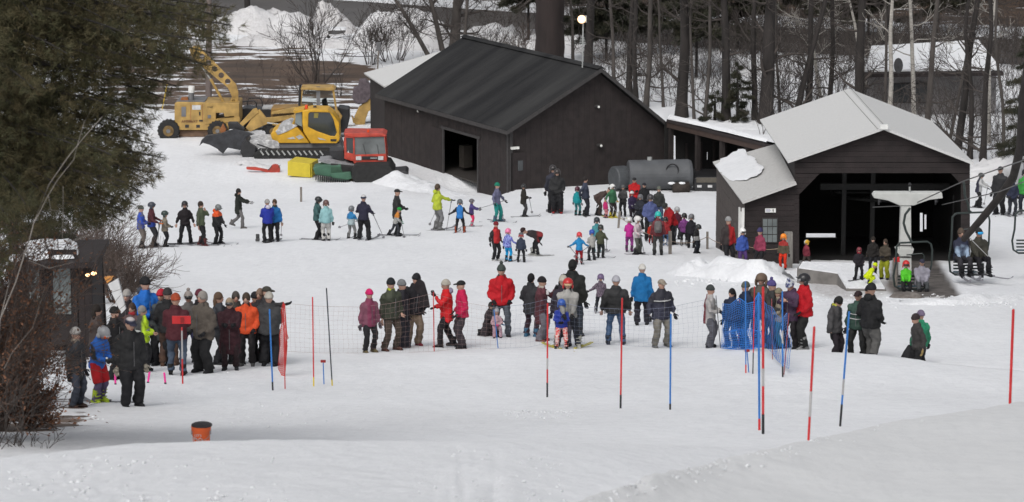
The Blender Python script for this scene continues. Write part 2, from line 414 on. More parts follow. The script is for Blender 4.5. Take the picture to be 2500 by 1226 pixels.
def mound(name, px_line, width, height, m, seed=0, lump=.35, z0=None, n=None, kind='structure', dirtv=0.0, lab=None):
    """lumpy heap following a line of ground pixels"""
    pts = [G(x, y) if y > 0 else WZ(x, y, 0) for x, y, *_ in px_line]; hs_ = [q[2] if len(q) > 2 else 1 for q in px_line]
    cum = [0]
    for a, b_ in zip(pts, pts[1:]): cum.append(cum[-1] + (b_ - a).length)
    L = cum[-1]; nu = n or max(16, int(L / .35)); nv = 22; rws = []
    for i in range(nu + 1):
        d = L * i / nu; x = float(np.interp(d, cum, [p.x for p in pts])); y = float(np.interp(d, cum, [p.y for p in pts])); z = float(np.interp(d, cum, [p.z for p in pts])); h = float(np.interp(d, cum, hs_))
        j = min(len(pts) - 2, max(0, int(np.searchsorted(cum, d)) - 1)); t = (pts[j + 1] - pts[j]); t.z = 0; t.normalize(); nn = Vector((-t.y, t.x, 0))
        row = []
        en = min(1, 4 * i / nu, 4 * (nu - i) / nu); en = math.sin(en * math.pi / 2)
        for k in range(nv + 1):
            u = -1 + 2 * k / nv; wd = width * (.75 + .25 * h)
            p = Vector((x, y, z)) + nn * (u * wd)
            prof = (1 - u * u) ** 1.1
            q = p * 1.0 + Vector((seed * 17, 0, 0))
            f = fbm(q, .45 / max(.4, width / 2.5), 4); g_ = abs(noise.noise(q * 1.9)) + .5 * abs(noise.noise(q * 4.3))
            row.append(p + Vector((0, 0, -.12 + (height * h * prof * (1 + .45 * f) + lump * prof * g_) * en)))
        rws.append(row)
    vals = [[dirtv + .25 * noise.noise(p * .6) if dirtv else 0 for p in r] for r in rws]
    o = grid_obj(name, rws, m, 0, {'bare': [[0] * len(r) for r in rws], 'grit': vals})
    return o
# banks beside the road, the heap before the lift house, drifts at the barn
mound('snow_bank', [(520, 60, .6), (600, 78, 1.25), (680, 72, 1.5), (740, 80, 1.0), (800, 92, .6)], 2.6, 1.0, PILE, 1, .5, dirtv=.42)
mound('snow_bank', [(560, 108, .7), (620, 106, 1.0), (700, 108, .9), (800, 112, .6), (900, 112, .4)], 1.8, .75, PILE, 2, .5, dirtv=.45)
mound('snow_bank', [(750, 72, .8), (780, 72, 1.3), (815, 76, 1.3), (840, 84, .6)], 1.6, 1.2, PILE, 3, .4, dirtv=.6)
mound('snow_bank', [(840, 112, .6), (920, 112, 1.3), (985, 108, 1.7), (1060, 110, 1.5), (1120, 108, 1.2)], 2.8, 1.35, PILE, 4, .5, dirtv=.30)
mound('snow_bank', [(1090, 112, .8), (1180, 108, 1.2), (1260, 112, 1.0), (1380, 116, .9), (1460, 130, .8)], 2.6, 1.0, PILE, 5, .5, dirtv=.2)
mound('snow_bank', [(1450, 150, .5), (1600, 156, .8), (1800, 170, .7), (1960, 190, .4)], 2.6, .7, PILE, 6, .5, dirtv=.1)
mound('snow_pile', [(1655, 660, .5), (1720, 672, .85), (1780, 676, 1.0), (1850, 684, 1.1), (1910, 688, .9), (1965, 688, .4)], 1.15, .56, SNOW2, 7, .30)
mound('snow_pile', [(925, 432, .5), (960, 440, 1.2), (1010, 455, .9), (1060, 468, .4), (1090, 476, .2)], 1.5, .42, SNOW2, 8, .2)
mound('snow_bank', [(2120, 735, .4), (2200, 742, .6), (2300, 742, .7), (2400, 735, .9), (2560, 725, .8)], 1.0, .28, SNOW2, 9, .15)
mound('snow_pile', [(560, 398, .5), (600, 400, .9), (640, 408, .6), (690, 410, .3)], .8, .28, PILE, 10, .15, dirtv=.3)
mound('snow_bank', [(2280, 430, .5), (2400, 432, 1.0), (2480, 430, 1.3), (2600, 430, 1.2)], 1.8, .65, PILE, 11, .5, dirtv=.2)
mound('snow_bank', [(1640, 300, .5), (1760, 302, .8), (1900, 310, .6), (2050, 312, .4)], 2.5, .3, SNOW2, 12, .2)
# ------------------------------------------------------------------ buildings
WOOD = mat('dark_stained_board', (.021, .0155, .0150), rough=.85, var=.35, vs_=2.5, bump=.3, bs=30, stretch=(1, 1, 1))
WOOD2 = mat('dark_stained_clapboard', (.019, .0135, .0135), rough=.85, var=.3, vs_=3, bump=.3, bs=25)
BROWNW = mat('brown_annex_board', (.060, .048, .043), rough=.85, var=.2, vs_=4, bump=.2, bs=30)
BLACKIN = mat('unlit_interior_board', (.010, .009, .009), rough=.9, var=.2, bump=0)  # near-black, the darkness of the interiors put into the board colour
TRIM = mat('charcoal_trim', (.040, .037, .037), rough=.8, var=.2)
ROOFD = mat('dark_roll_roofing', (.015, .0152, .0165), rough=.9, var=.3, vs_=.75, bump=.6, bs=16, stretch=(.16, 1.0, .16), c2=(.038, .038, .038), thr=(.38, .70), spec=.2)
ROOFG = mat('light_roll_roofing', (.54, .54, .535), rough=.85, var=.05, vs_=14, bump=.15, bs=60)
SEAM = mat('roof_seam_tar', (.28, .28, .27), rough=.8)
CONC = mat('weathered_concrete', (.17, .16, .15), rough=.9, var=.25, vs_=3)
GREYWOOD = mat('weathered_post_wood', (.19, .17, .15), rough=.9, var=.3, vs_=5, bump=.3, stretch=(4, 4, .6))
GLASSD = mat('window_glass', (.05, .055, .058), rough=.12, var=.2, vs_=1.2, bump=0, spec=.6)
GLASSG = mat('hazy_window_glass', (.15, .17, .17), rough=.25, var=.25, vs_=2, bump=0)
WHITE = mat('white_paint', (.72, .72, .70), rough=.55, var=.06)
LIT = mat('lamp_lens_lit', (.9, .7, .5), emis=((1, .56, .26), 2.0))
DIM = mat('lamp_lens', (.7, .7, .66), rough=.3)

def clip(poly, n, d):
    """keep points with n.p <= d (2D)"""
    out = []
    for i in range(len(poly)):
        a, b = poly[i], poly[(i + 1) % len(poly)]
        da, db = a[0] * n[0] + a[1] * n[1] - d, b[0] * n[0] + b[1] * n[1] - d
        if da <= 0: out.append(a)
        if (da < 0 < db) or (db < 0 < da):
            t = da / (da - db); out.append((a[0] + (b[0] - a[0]) * t, a[1] + (b[1] - a[1]) * t))
    return out
def planks(parent, O, U, polys, wid, m, N, vertical=True, th=.03, rnd=None):
    """clad convex 2D polygons (u, z) with boards; O origin, U unit direction, N outward normal"""
    O, U, N = Vector(O), Vector(U), Vector(N); rnd = rnd or random.Random(3)
    k = 0 if vertical else 1
    for poly in polys:
        MB().prism([O + U * q[0] + Vector((0, 0, q[1])) - N * (th + .004) for q in poly], -N * .02).obj('wall_sheathing', BLACKIN, parent)
        lo = min(p[k] for p in poly); hi = max(p[k] for p in poly); a = lo
        while a < hi - .02:
            b_ = min(hi, a + wid); g = .0035
            n1 = (1, 0) if vertical else (0, 1)
            q = clip(clip(poly, n1, b_ - g), (-n1[0], -n1[1]), -(a + g))
            if len(q) >= 3:
                off = rnd.uniform(0, .008)
                pts = [O + U * p[0] + Vector((0, 0, p[1])) + N * off for p in q]
                mb = MB().prism(pts, -N * th); mb.obj('plank', m, parent)
            a = b_
# ---- dark barn
BRZ = math.atan2(.473, .881)
barn = thing('barn', (-.24, 157.3, 0), 'large black timber barn with dark roof and open side door behind the ski queue', 'barn', local=True, rz=BRZ)
def Bm(a, b, z):
    return Vector((-.24 + .881 * a - .473 * b, 157.3 + .473 * a + .881 * b, z))
W0, W1, D0, D1 = .35, 9.55, .45, 14.2
planks(barn, (W0, D0, 0), (1, 0, 0), [[(0, -.7), (W1 - W0, -.7), (W1 - W0, 2.35), (4.9, 5.72), (0, 3.12)]], .30, WOOD, (0, -1, 0))
planks(barn, (W0, D0, 0), (0, 1, 0), [[(0, -.7), (3.2, -.7), (3.2, 3.12), (0, 3.12)], [(3.2, 2.28), (7.0, 2.28), (7.0, 3.12), (3.2, 3.12)], [(7.0, -.7), (D1 - D0, -.7), (D1 - D0, 3.12), (7.0, 3.12)]], .30, WOOD, (-1, 0, 0))
mb = MB(); mb.prism([(W1, D0 + .05, -.7), (W1, D1, -.7), (W1, D1, 2.35), (W1, D0 + .05, 2.35)], (-.05, 0, 0)); mb.prism([(W0, D1, -.7), (W1, D1, -.7), (W1, D1, 2.35), (5.25, D1, 5.7), (W0, D1, 3.1)], (0, .05, 0))
mb.obj('wall', BLACKIN, barn)
mb = MB(); mb.box(((W0 + W1) / 2, (D0 + D1) / 2, -.0), (W1 - W0 - .1, D1 - D0 - .1, .08)); mb.obj('floor', mat('dirt_floor', (.035, .03, .027)), barn)
def slab(parent, name, pts, th, m):
    pts = [Vector(p) for p in pts]; n = (pts[1] - pts[0]).cross(pts[2] - pts[0]).normalized()
    if n.z < 0: n = -n
    return MB().prism(pts, -n * th).obj(name, m, parent)
r1 = slab(barn, 'roof', [(0, 0, 3.2), (5.25, 0, 5.94), (5.25, 14.6, 5.94), (0, 14.6, 3.2)], .12, ROOFD)
r2 = slab(barn, 'roof', [(9.95, 0, 2.24), (5.253, 0, 5.94), (5.253, 14.6, 5.94), (9.95, 14.6, 2.24)], .12, ROOFD)
for i in ():
    MB().prism([(0.0, yb_, 3.215), (5.25, yb_, 5.955), (5.25, yb_, 5.967), (0, yb_, 3.227)], (0, .03, 0)).obj('roof_seam', ROOFD, barn)
MB().prism([(5.0, -.03, 5.90), (5.25, -.03, 6.03), (5.5, -.03, 5.84), (5.25, -.03, 5.93)], (0, 14.66, 0)).obj('ridge_cap', ROOFD, barn)
MB().prism([(-.02, -.04, 2.98), (5.25, -.04, 5.72), (5.25, -.04, 5.92), (-.02, -.04, 3.18)], (0, .035, 0)).obj('bargeboard', TRIM, barn)
MB().prism([(9.97, -.04, 2.02), (5.25, -.04, 5.72), (5.25, -.04, 5.92), (9.97, -.04, 2.22)], (0, .035, 0)).obj('bargeboard', TRIM, barn)
MB().prism([(-.05, -.04, 3.0), (-.05, -.04, 3.19), (-.05, 14.6, 3.19), (-.05, 14.6, 3.0)], (.03, 0, 0)).obj('fascia', TRIM, barn)
# door track, jambs and a plank leaning inside
MB().box((W0 - .04, 5.1 + D0, 2.34), (.05, 4.2, .14)).obj('door_track', TRIM, barn)
for b_ in (3.2, 7.0): MB().box((W0 - .025, b_ + D0, .85), (.07, .14, 2.86)).obj('door_jamb', TRIM, barn)
MB().box((W0 - .02, 7.75 + D0, .85), (.06, 1.25, 2.8)).obj('sliding_door', WOOD2, barn)
MB().box((W0 - .02, .1 + D0, 1.3), (.05, .16, 3.6)).obj('corner_board', TRIM, barn)
MB().box((W0 + .1, D0 - .02, 1.3), (.16, .05, 3.6)).obj('corner_board', TRIM, barn)
MB().box((W0 + .35, 3.62 + D0, .45), (.04, .26, 1.7), M=Matrix.Rotation(R(-9), 3, 'X')).obj('leaning_board', mat('raw_pine_board', (.34, .28, .20)), barn)
MB().box((W0 + 1.2, 6.9 + D0, .8), (.5, .5, 1.1)).obj('shelf_unit', mat('old_shelf_wood', (.03, .025, .02)), barn)
def wall_lamp(parent, p, n=(0, -1, 0)):
    h = MB().box(Vector(p), (.22, .16, .10)).obj('lamp_housing', TRIM, parent); MB().ball(Vector(p) + Vector(n) * .12 + Vector((.04, 0, -.03)), .065, 8, 5).obj('lamp_lens', DIM, h)
wall_lamp(barn, (5.2, D0 - .12, 4.0)); wall_lamp(barn, (5.35, D0 - .12, 2.05))
wall_lamp(barn, (W0 - .14, 9.9, 2.9), (-1, 0, 0))
dr = MB().box((.85, D0 - .02, .95), (.85, .05, 2.1)).obj('side_door', WOOD2, barn)
MB().box((.95, D0 - .05, 1.35), (.28, .03, .5)).obj('pane', GLASSD, dr)
MB().box((.62, D0 - .1, 2.25), (.42, .14, .12)).obj('lamp_lens', DIM, barn)
# ---- pale roofed wing behind the barn
wing = thing('shed', WZ(915, 330, 0), 'small wing with pale grey roof behind the left end of the black barn', 'shed')
A_, B_, T_ = WZ(888, 178, 3.4), WZ(936, 210, 3.4), WZ(1100, 118, 5.0); C_ = B_ + (T_ - A_)
slab(wing, 'roof', [A_, B_, C_, T_], .10, ROOFG)
mb = MB(); i1, i2 = A_ + Vector((.35, -.1, -.12)), B_ + Vector((.1, .1, -.12))
for (a, b_) in ((i1, i2), (i2, i2 + Vector((1.6, 1.5, 0)))):
    a0, b0 = a.copy(), b_.copy(); a0.z = b0.z = -.3; mb.prism([a0, b0, b_, a], Vector((.05, .05, 0)))
mb.obj('wall', WOOD, wing)
# ---- floodlight post on the barn roof
fl = thing('light_post', Bm(5.0, 1.2, 5.8), 'galvanised post on the barn roof carrying one lit floodlight', 'light post')
p0 = Bm(4.6, 1.2, 5.5); p0 = WY(1422, 165, p0.y); ptop = WY(1424, 40, p0.y)
GALV = mat('galvanised_metal', (.36, .37, .36), rough=.45, metal=.3, var=.1)
MB().tube([p0, ptop], .035, 8).obj('pole', GALV, fl)
hd = WY(1420, 47, p0.y - .15); MB().box(hd + Vector((.1, .06, 0)), (.30, .14, .32)).obj('lamp_housing', GALV, fl)
MB().ball(hd + Vector((0, -.05, 0)), (.20, .06, .20), 14, 8).obj('lamp_lens', LIT, fl, smooth=True)
mb = MB()
for k in range(5): mb.box(WY(1422, 92 + k * 4, p0.y), (.2 + .04 * k, .04, .03))
mb.obj('bracket', GALV, fl)
# ---- open lean-to with snow on the roof
lt = thing('lean_to', WZ(1700, 470, 0), 'open lean-to with snow covered roof joining the right side of the black barn', 'lean-to')
fa, fb_ = WZ(1628, 291, 3.15), WZ(1868, 350, 3.1); ba, bb = WZ(1622, 280, 2.9) + Vector((1.2, .7, .25)), None
U_ = (fb_ - fa); nrm = Vector((-U_.y, U_.x, 0)).normalized(); nrm = nrm if nrm.x > 0 else -nrm
back = nrm * 4.2 + Vector((0, 0, -1.05))
slab(lt, 'roof', [fa, fb_, fb_ + back, fa + back], .16, WOOD2)
# snow sheet with an uneven edge
sn = MB(); n_ = 26; top_, bot_ = [], []
for i in range(n_ + 1):
    t = i / n_; e = fa + U_ * t; j = .05 * noise.noise(Vector((t * 9, 0, 3)))
    top_.append((e + nrm * (.05 + j) + Vector((0, 0, .05)), e + nrm * (.16 + j) + Vector((0, 0, .20 + j)), e + back + Vector((0, 0, .19)), ))
for i in range(n_):
    a, b_ = top_[i], top_[i + 1]
    sn.quad(a[0], b_[0], b_[1], a[1]); sn.quad(a[1], b_[1], b_[2], a[2])
sn.obj('roof_snow', SNOW2, lt, smooth=True)
for t in (.02, .3, .55, .8):
    p = fa + U_ * t + nrm * .15; MB().box((p.x, p.y, 1.4), (.2, .2, 3.2), rz=.5).obj('post', WOOD, lt)
MB().prism([fa + Vector((0, 0, -.16)), fb_ + Vector((0, 0, -.16)), fb_ + Vector((0, 0, -.42)), fa + Vector((0, 0, -.42))], nrm * .12).obj('beam', mat('reddish_brown_beam', (.05, .032, .026)), lt)
bk = fa + back; bk2 = fb_ + back
wallpts = [Vector((bk.x, bk.y, -.3)), Vector((bk2.x, bk2.y, -.3)), Vector((bk2.x, bk2.y, 1.95)), Vector((bk.x, bk.y, 1.95))]
def lerp(a, b_, t): return a + (b_ - a) * t
hole = [lerp(wallpts[0], wallpts[1], .35) + Vector((0, 0, 1.5)), lerp(wallpts[0], wallpts[1], .37) + Vector((0, 0, 1.5)), lerp(wallpts[0], wallpts[1], .37) + Vector((0, 0, 2.1)), lerp(wallpts[0], wallpts[1], .35) + Vector((0, 0, 2.1))]
MB().prism(wallpts, nrm * .06, [hole]).obj('wall', BLACKIN, lt)
ew = [Vector((fa.x, fa.y, -.3)) + nrm * -.1, Vector((bk.x, bk.y, -.3)), Vector((bk.x, bk.y, 1.95)), Vector((fa.x, fa.y, 3.05)) + nrm * -.1]
gp = [lerp(ew[0], ew[1], .10) + Vector((0, 0, .9)), lerp(ew[0], ew[1], .16) + Vector((0, 0, .9)), lerp(ew[0], ew[1], .15) + Vector((0, 0, 2.6)), lerp(ew[0], ew[1], .11) + Vector((0, 0, 2.6))]
gp2 = [lerp(ew[0], ew[1], .585) + Vector((0, 0, 1.2)), lerp(ew[0], ew[1], .60) + Vector((0, 0, 1.2)), lerp(ew[0], ew[1], .60) + Vector((0, 0, 1.6)), lerp(ew[0], ew[1], .585) + Vector((0, 0, 1.6))]
MB().prism(ew, Vector((-nrm.y, nrm.x, 0)) * .06, [gp, gp2]).obj('wall', BLACKIN, lt)
for t in (.3, .5, .68, .85): p = lerp(ew[0], ew[1], t); MB().box((p.x, p.y - .1, .8), (.1, .1, 2.1), rz=.5).obj('post', WOOD, lt)
# ---- lift house
YF = 111.9
lh = thing('lift_house', (12.7, YF, 5.3), 'dark chairlift shelter with pale grey gable roof and wide open front', 'lift shelter')
def F2(x, y): p = WY(x, y, YF); return (p.x, p.z)
def Fz(px): return [F2(*q) for q in px]
planks(lh, (0, YF, 0), (1, 0, 0), [Fz([(1940, 396), (2158, 316), (2368, 396)])], .19, WOOD2, (0, -1, 0), vertical=False)
planks(lh, (0, YF, 0), (1, 0, 0), [Fz([(1940, 397), (2368, 397), (2368, 423), (1940, 423)]), Fz([(1940, 424), (2001, 424), (1952, 474), (1940, 474)]), Fz([(1940, 475), (1951, 475), (1951, 668), (1940, 668)]),
        Fz([(2322, 424), (2368, 424), (2368, 450), (2346, 450)]), Fz([(2346, 451), (2368, 451), (2368, 668), (2346, 668)])], .19, WOOD2, (0, -1, 0), vertical=False)
eL, eR, rF = WY(1922, 393, 111.55), WY(2378, 397, 111.55), WY(2158, 311, 111.55)
LEN = Vector((-.22, 9.75, 0))
eL2, eR2, rB = eL + LEN, eR + LEN, rF + LEN
slab(lh, 'roof', [eL, rF, rB, eL2], .09, ROOFG); slab(lh, 'roof', [eR, rF + Vector((.002, 0, 0)), rB + Vector((.002, 0, 0)), eR2], .09, ROOFG)
for dx in (-.22, .12):
    s_ = (eL if dx < 0 else eR); d = (s_ - rF).normalized() * abs(dx)
    MB().tube([rF + d + Vector((0, 0, .012)), rB + d + Vector((0, 0, .012))], .012, 5).obj('roof_seam', SEAM, lh)
mb = MB(); xl, xr = WY(1942, 500, YF).x, WY(2366, 500, YF).x
mb.prism([(xl, YF + .04, 3.2), (xl, YF + 9.2, 3.2), (xl, YF + 9.2, 8.95), (xl, YF + .04, 8.95)], (.06, 0, 0))
mb.obj('wall', WOOD2, lh)
hole = [WY(2243, 512, YF + .0), WY(2262, 512, YF), WY(2262, 572, YF), WY(2243, 572, YF)]
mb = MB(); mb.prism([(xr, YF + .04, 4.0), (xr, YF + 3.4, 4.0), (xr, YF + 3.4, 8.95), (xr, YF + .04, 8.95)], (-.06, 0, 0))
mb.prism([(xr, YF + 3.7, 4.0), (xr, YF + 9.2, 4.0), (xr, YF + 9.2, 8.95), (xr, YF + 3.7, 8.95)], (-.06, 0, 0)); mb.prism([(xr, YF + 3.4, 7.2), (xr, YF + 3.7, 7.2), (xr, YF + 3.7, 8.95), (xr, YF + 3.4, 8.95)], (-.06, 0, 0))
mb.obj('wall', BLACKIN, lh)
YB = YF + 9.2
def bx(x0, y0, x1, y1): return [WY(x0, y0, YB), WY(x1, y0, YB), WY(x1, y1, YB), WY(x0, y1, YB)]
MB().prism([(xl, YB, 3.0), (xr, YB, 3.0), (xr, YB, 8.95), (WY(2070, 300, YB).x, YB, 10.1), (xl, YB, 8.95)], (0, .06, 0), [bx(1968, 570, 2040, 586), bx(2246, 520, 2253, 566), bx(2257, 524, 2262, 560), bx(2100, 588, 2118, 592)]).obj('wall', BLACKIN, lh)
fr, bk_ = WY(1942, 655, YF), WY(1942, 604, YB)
MB().prism([(xl + .06, YF + .1, fr.z + .10), (xr, YF + .1, fr.z + .10), (xr, YB, 4.62), (xl + .06, YB, 4.62)], (0, 0, -.08)).obj('floor', BLACKIN, lh)  # near-black deck added over the snow so the shelter's inside reads as shade
MB().box(WY(2158, 311, 111.45) + Vector((0, 0, .02)), (.26, .18, .16)).obj('lamp_housing', WHITE, lh)
# machinery seen in the dark: posts, cross beam, bullwheel
mb = MB()
for x in (2060, 2130): mb.box(WY(x, 500, YF + 3.2) + Vector((0, 0, -.6)), (.16, .16, 3.6))
mb.box(WY(2160, 455, YF + 3.2), (4.6, .2, .22)); mb.obj('frame_post', mat('oily_steel', (.008, .008, .008), rough=.6), lh)
mb = MB(); cc = WY(2150, 470, YF + 4.5)
mb.tube([cc + Vector((1.75 * math.cos(q * math.pi / 16), 1.75 * math.sin(q * math.pi / 16), 0)) for q in range(33)], .06, 6)
for q in range(6): mb.tube([cc, cc + Vector((1.75 * math.cos(q * math.pi / 3), 1.75 * math.sin(q * math.pi / 3), 0))], .04, 5)
mb.obj('bullwheel', MATS['oily_steel'], lh)
# ---- annex with a snow patch on its roof
an = thing('hut_annex', (8.6, YF, 5.4), 'brown side hut with grey shed roof and melting snow patch left of the lift shelter', 'hut')
aL, aR = WY(1812, 493, 111.55), WY(1934, 446, 111.55); l2 = Vector((-.5, 8.7, 0)); aR.x = xl - .02
slab(an, 'roof', [aL, aR, aR + l2 + Vector((.48, 0, 0)), aL + l2], .08, mat('weathered_grey_roofing', (.47, .465, .455), rough=.85, var=.08, vs_=10))
ax = aL.x + .12; rise = (aR.z - aL.z) / (aR.x - aL.x)
def az(x): return aL.z - .1 + rise * (x - aL.x)
planks(an, (0, YF, 0), (1, 0, 0), [[(ax, 4.6), (xl - .01, 4.6), (xl - .01, az(xl)), (ax, az(ax))]], .19, WOOD2, (0, -1, 0), vertical=False)
planks(an, (ax, YF, 0), (-.055, .9985, 0), [[(0.02, 3.5), (8.4, 3.5), (8.4, az(ax)), (.02, az(ax))]], .19, BROWNW, (-1, -.055, 0), vertical=False)
# snow patch on the roof
rnd = random.Random(5); nrm_ = (aR - aL).cross(l2).normalized(); nrm_ = nrm_ if nrm_.z > 0 else -nrm_
def on_roof(x, y):
    r = ray(x, y); o = Vector((0, 0, ZC)); t = (aL - o).dot(nrm_) / r.dot(nrm_); return o + r * t
cx, cy = on_roof(1805, 402), None
out = [(1745, 402), (1762, 388), (1790, 372), (1815, 362), (1822, 375), (1842, 385), (1850, 396), (1866, 412), (1858, 424), (1840, 432), (1822, 438), (1800, 442), (1778, 438), (1764, 424), (1756, 414)]
pts = []
for i in range(len(out)):
    a, b_ = out[i], out[(i + 1) % len(out)]
    for t in (0, .33, .66): pts.append(on_roof(a[0] + (b_[0] - a[0]) * t + rnd.uniform(-3.5, 3.5), a[1] + (b_[1] - a[1]) * t + rnd.uniform(-2, 2)))
c0 = sum(pts, Vector()) / len(pts); mb = MB(); n = len(pts); vs_ = []
for f_, h_ in ((1, .004), (.97, .022), (.8, .028), (.4, .03)): vs_ += [c0 + (p - c0) * f_ + nrm_ * h_ for p in pts]
vs_.append(c0 + nrm_ * .032); fs_ = []
for r in range(3): fs_ += [(r * n + k, r * n + (k + 1) % n, (r + 1) * n + (k + 1) % n, (r + 1) * n + k) for k in range(n)]
fs_ += [(3 * n + k, 3 * n + (k + 1) % n, 4 * n) for k in range(n)]
mb.add(vs_, fs_); mb.obj('roof_snow', SNOW2, an, smooth=True)
# window with nine panes, sign, white framed side window
def fbox(x0, y0, x1, y1, Y, th, name, m, parent):
    a, b_ = WY(x0, y0, Y), WY(x1, y1, Y)
    return MB().box(((a.x + b_.x) / 2, Y, (a.z + b_.z) / 2), (abs(b_.x - a.x), th, abs(a.z - b_.z))).obj(name, m, parent)
wf = fbox(1861, 532, 1898, 593, YF - .03, .05, 'window', TRIM, an)
for i in range(3):
    for j in range(3): fbox(1863 + i * 11.7, 535 + j * 19.3, 1873 + i * 11.7, 552 + j * 19.3, YF - .06, .02, 'pane', GLASSG, wf)
sg = thing('sign', WY(1881, 514, YF - .04), 'small white sign with a pictogram above the hut window', 'sign')
SB = fbox(1868, 509, 1894, 519, YF - .05, .02, 'board', WHITE, sg)
PURP = mat('faded_blue_ink', (.35, .35, .48)); INK = mat('black_ink', (.02, .02, .02), bump=0)
for k in range(3): fbox(1870, 510.6 + k * 2.6, 1880 + (k % 2) * 2, 511.8 + k * 2.6, YF - .063, .004, 'lettering', PURP, SB)
p = WY(1887.5, 514, YF - .064); mb = MB(); mb.ball(p + Vector((0, 0, .045)), (.015, .003, .015), 8, 4); mb.box(p + Vector((0, 0, 0)), (.03, .004, .06)); mb.box(p + Vector((.008, 0, -.045)), (.012, .004, .05)); mb.obj('pictogram', INK, SB)
for i, (y0, y1, yy) in enumerate([(0.12, .3, 0), (.55, .72, 0), (1.05, 1.25, 0)]):
    MB().box((ax - .04 - .055 * (y0 + y1) / 2, YF + (y0 + y1) / 2, 6.55), (.06, y1 - y0, 1.0 + .12 * i)).obj('window_frame', WHITE, an)
fbox(1811, 508, 1817, 556, YF - .04, .05, 'window_frame', WHITE, an)
# ---- grey plank fence post and platform by the lift
dk = thing('loading_platform', WZ(2060, 680, 6.8), 'concrete edged loading platform topped with snow in front of the lift shelter', 'platform')
top = [(1946, 655), (2044, 669), (2066, 706), (2164, 708), (2140, 668), (2128, 646), (1956, 641)]
tp = [WZ(x, y, 6.85) for x, y in top]
MB().prism(tp, (0, 0, -1.6)).obj('retaining_wall', CONC, dk)
c0 = sum(tp, Vector()) / len(tp)
MB().prism([c0 + (p - c0) * .965 + Vector((0, 0, .05)) for p in tp], (0, 0, -.045)).obj('snow_cover', SNOW2, dk)
# heap of brown gritty snow under the tower
mb = MB(); c = G(2214, 727) ; mb.ball(c + Vector((0, -.1, -.15)), (.62, .5, .36), 20, 8)
for i, v in enumerate(mb.v): p = Vector(v); mb.v[i] = tuple(p + Vector((0, 0, .1)) * noise.noise(p * 3))
tag(mb.obj('dirt_mound', mat('wet_brown_grit', (.10, .085, .075), c2=(.2, .18, .165), thr=(.4, .7), rough=.8), smooth=True), kind='structure')
# ---- shack on the left
YS = 77.5
sk = thing('shack', G(120, 880), 'dark timber timing shack with snowy roof and two lit bulbs beside the bushes', 'shack')
a, b_ = WY(28, 640, YS), WY(232, 646, YS); base = G(120, 905)
planks(sk, (a.x + .15, YS + .1, 0), (1, 0, 0), [[(0, base.z - 1.3), (.72, base.z - 1.3), (.72, a.z), (0, a.z)], [(1.42, base.z - 1.3), (b_.x - a.x - .25, base.z - 1.3), (b_.x - a.x - .25, a.z), (1.42, a.z)], [(.73, base.z + 2.05), (1.41, base.z + 2.05), (1.41, a.z), (.73, a.z)]], .16, WOOD2, (0, -1, 0))
mb = MB(); mb.prism([(b_.x - .1, YS + .1, base.z - 1.3), (b_.x - .1, YS + 2.2, base.z - 1.3), (b_.x - .1, YS + 2.2, a.z - .1), (b_.x - .1, YS + .1, a.z - .08)], (-.05, 0, 0)); mb.prism([(a.x, YS + 2.2, base.z - 1.3), (b_.x, YS + 2.2, base.z - 1.3), (b_.x - .1, YS + 2.2, a.z - .15), (a.x, YS + 2.2, a.z - .15)], (0, .05, 0)); mb.obj('wall', WOOD2, sk)
dr = MB().box((a.x + .15 + 1.07, YS + .12, base.z + .85), (.66, .05, 2.3)).obj('door', WOOD, sk)
MB().box((a.x + .15 + 1.04, YS + .08, base.z + 1.15), (.42, .03, 1.35)).obj('pane', GLASSG, dr)
MB().box((a.x + .15 + .35, YS + .08, base.z + 1.2), (.30, .03, 1.1)).obj('pane', GLASSG, sk)
P0 = [WY(22, 646, YS - .4), WY(236, 640, YS - .4), WY(266, 584, YS + 2.6)]; nS = (P0[1] - P0[0]).cross(P0[2] - P0[0]).normalized(); nS = nS if nS.z > 0 else -nS
def on_s(x, y): r = ray(x, y); o = Vector((0, 0, ZC)); return o + r * ((P0[0] - o).dot(nS) / r.dot(nS))
slab(sk, 'roof', [P0[0], P0[1], P0[2], on_s(58, 588)], .14, WOOD2)
for out in ([(48, 606), (70, 598), (110, 592), (150, 591), (172, 592), (188, 602), (194, 622), (180, 632), (150, 636), (118, 632), (90, 640), (62, 632)], [(20, 634), (40, 630), (56, 634), (48, 641), (28, 642)]):
    pts = [on_s(x + rnd.uniform(-3, 3), y + rnd.uniform(-2, 2)) for x, y in out]; c0 = sum(pts, Vector()) / len(pts); n = len(pts); mb = MB(); vs_ = []
    for f_, h_ in ((1, .0), (.95, .08), (.6, .13)): vs_ += [c0 + (p - c0) * f_ + nS * (h_ + .02) for p in pts]
    vs_.append(c0 + nS * .16); fs_ = []
    for r in range(2): fs_ += [(r * n + k, r * n + (k + 1) % n, (r + 1) * n + (k + 1) % n, (r + 1) * n + k) for k in range(n)]
    fs_ += [(2 * n + k, 2 * n + (k + 1) % n, 3 * n) for k in range(n)]; mb.add(vs_, fs_); mb.obj('roof_snow', SNOW2, sk, smooth=True)
LIT2 = mat('warm_bulb', (.9, .6, .4), emis=((1, .55, .25), 5))
for (x, y, r) in ((214, 672, .045), (229, 668, .055)):
    p = WY(x, y, YS - .15); MB().ball(p, (r * 1.25, r, r * .8), 10, 6).obj('bulb', LIT2, sk, smooth=True)
MB().box(WY(222, 668, YS - .05), (.22, .08, .06)).obj('lamp_bracket', TRIM, sk)
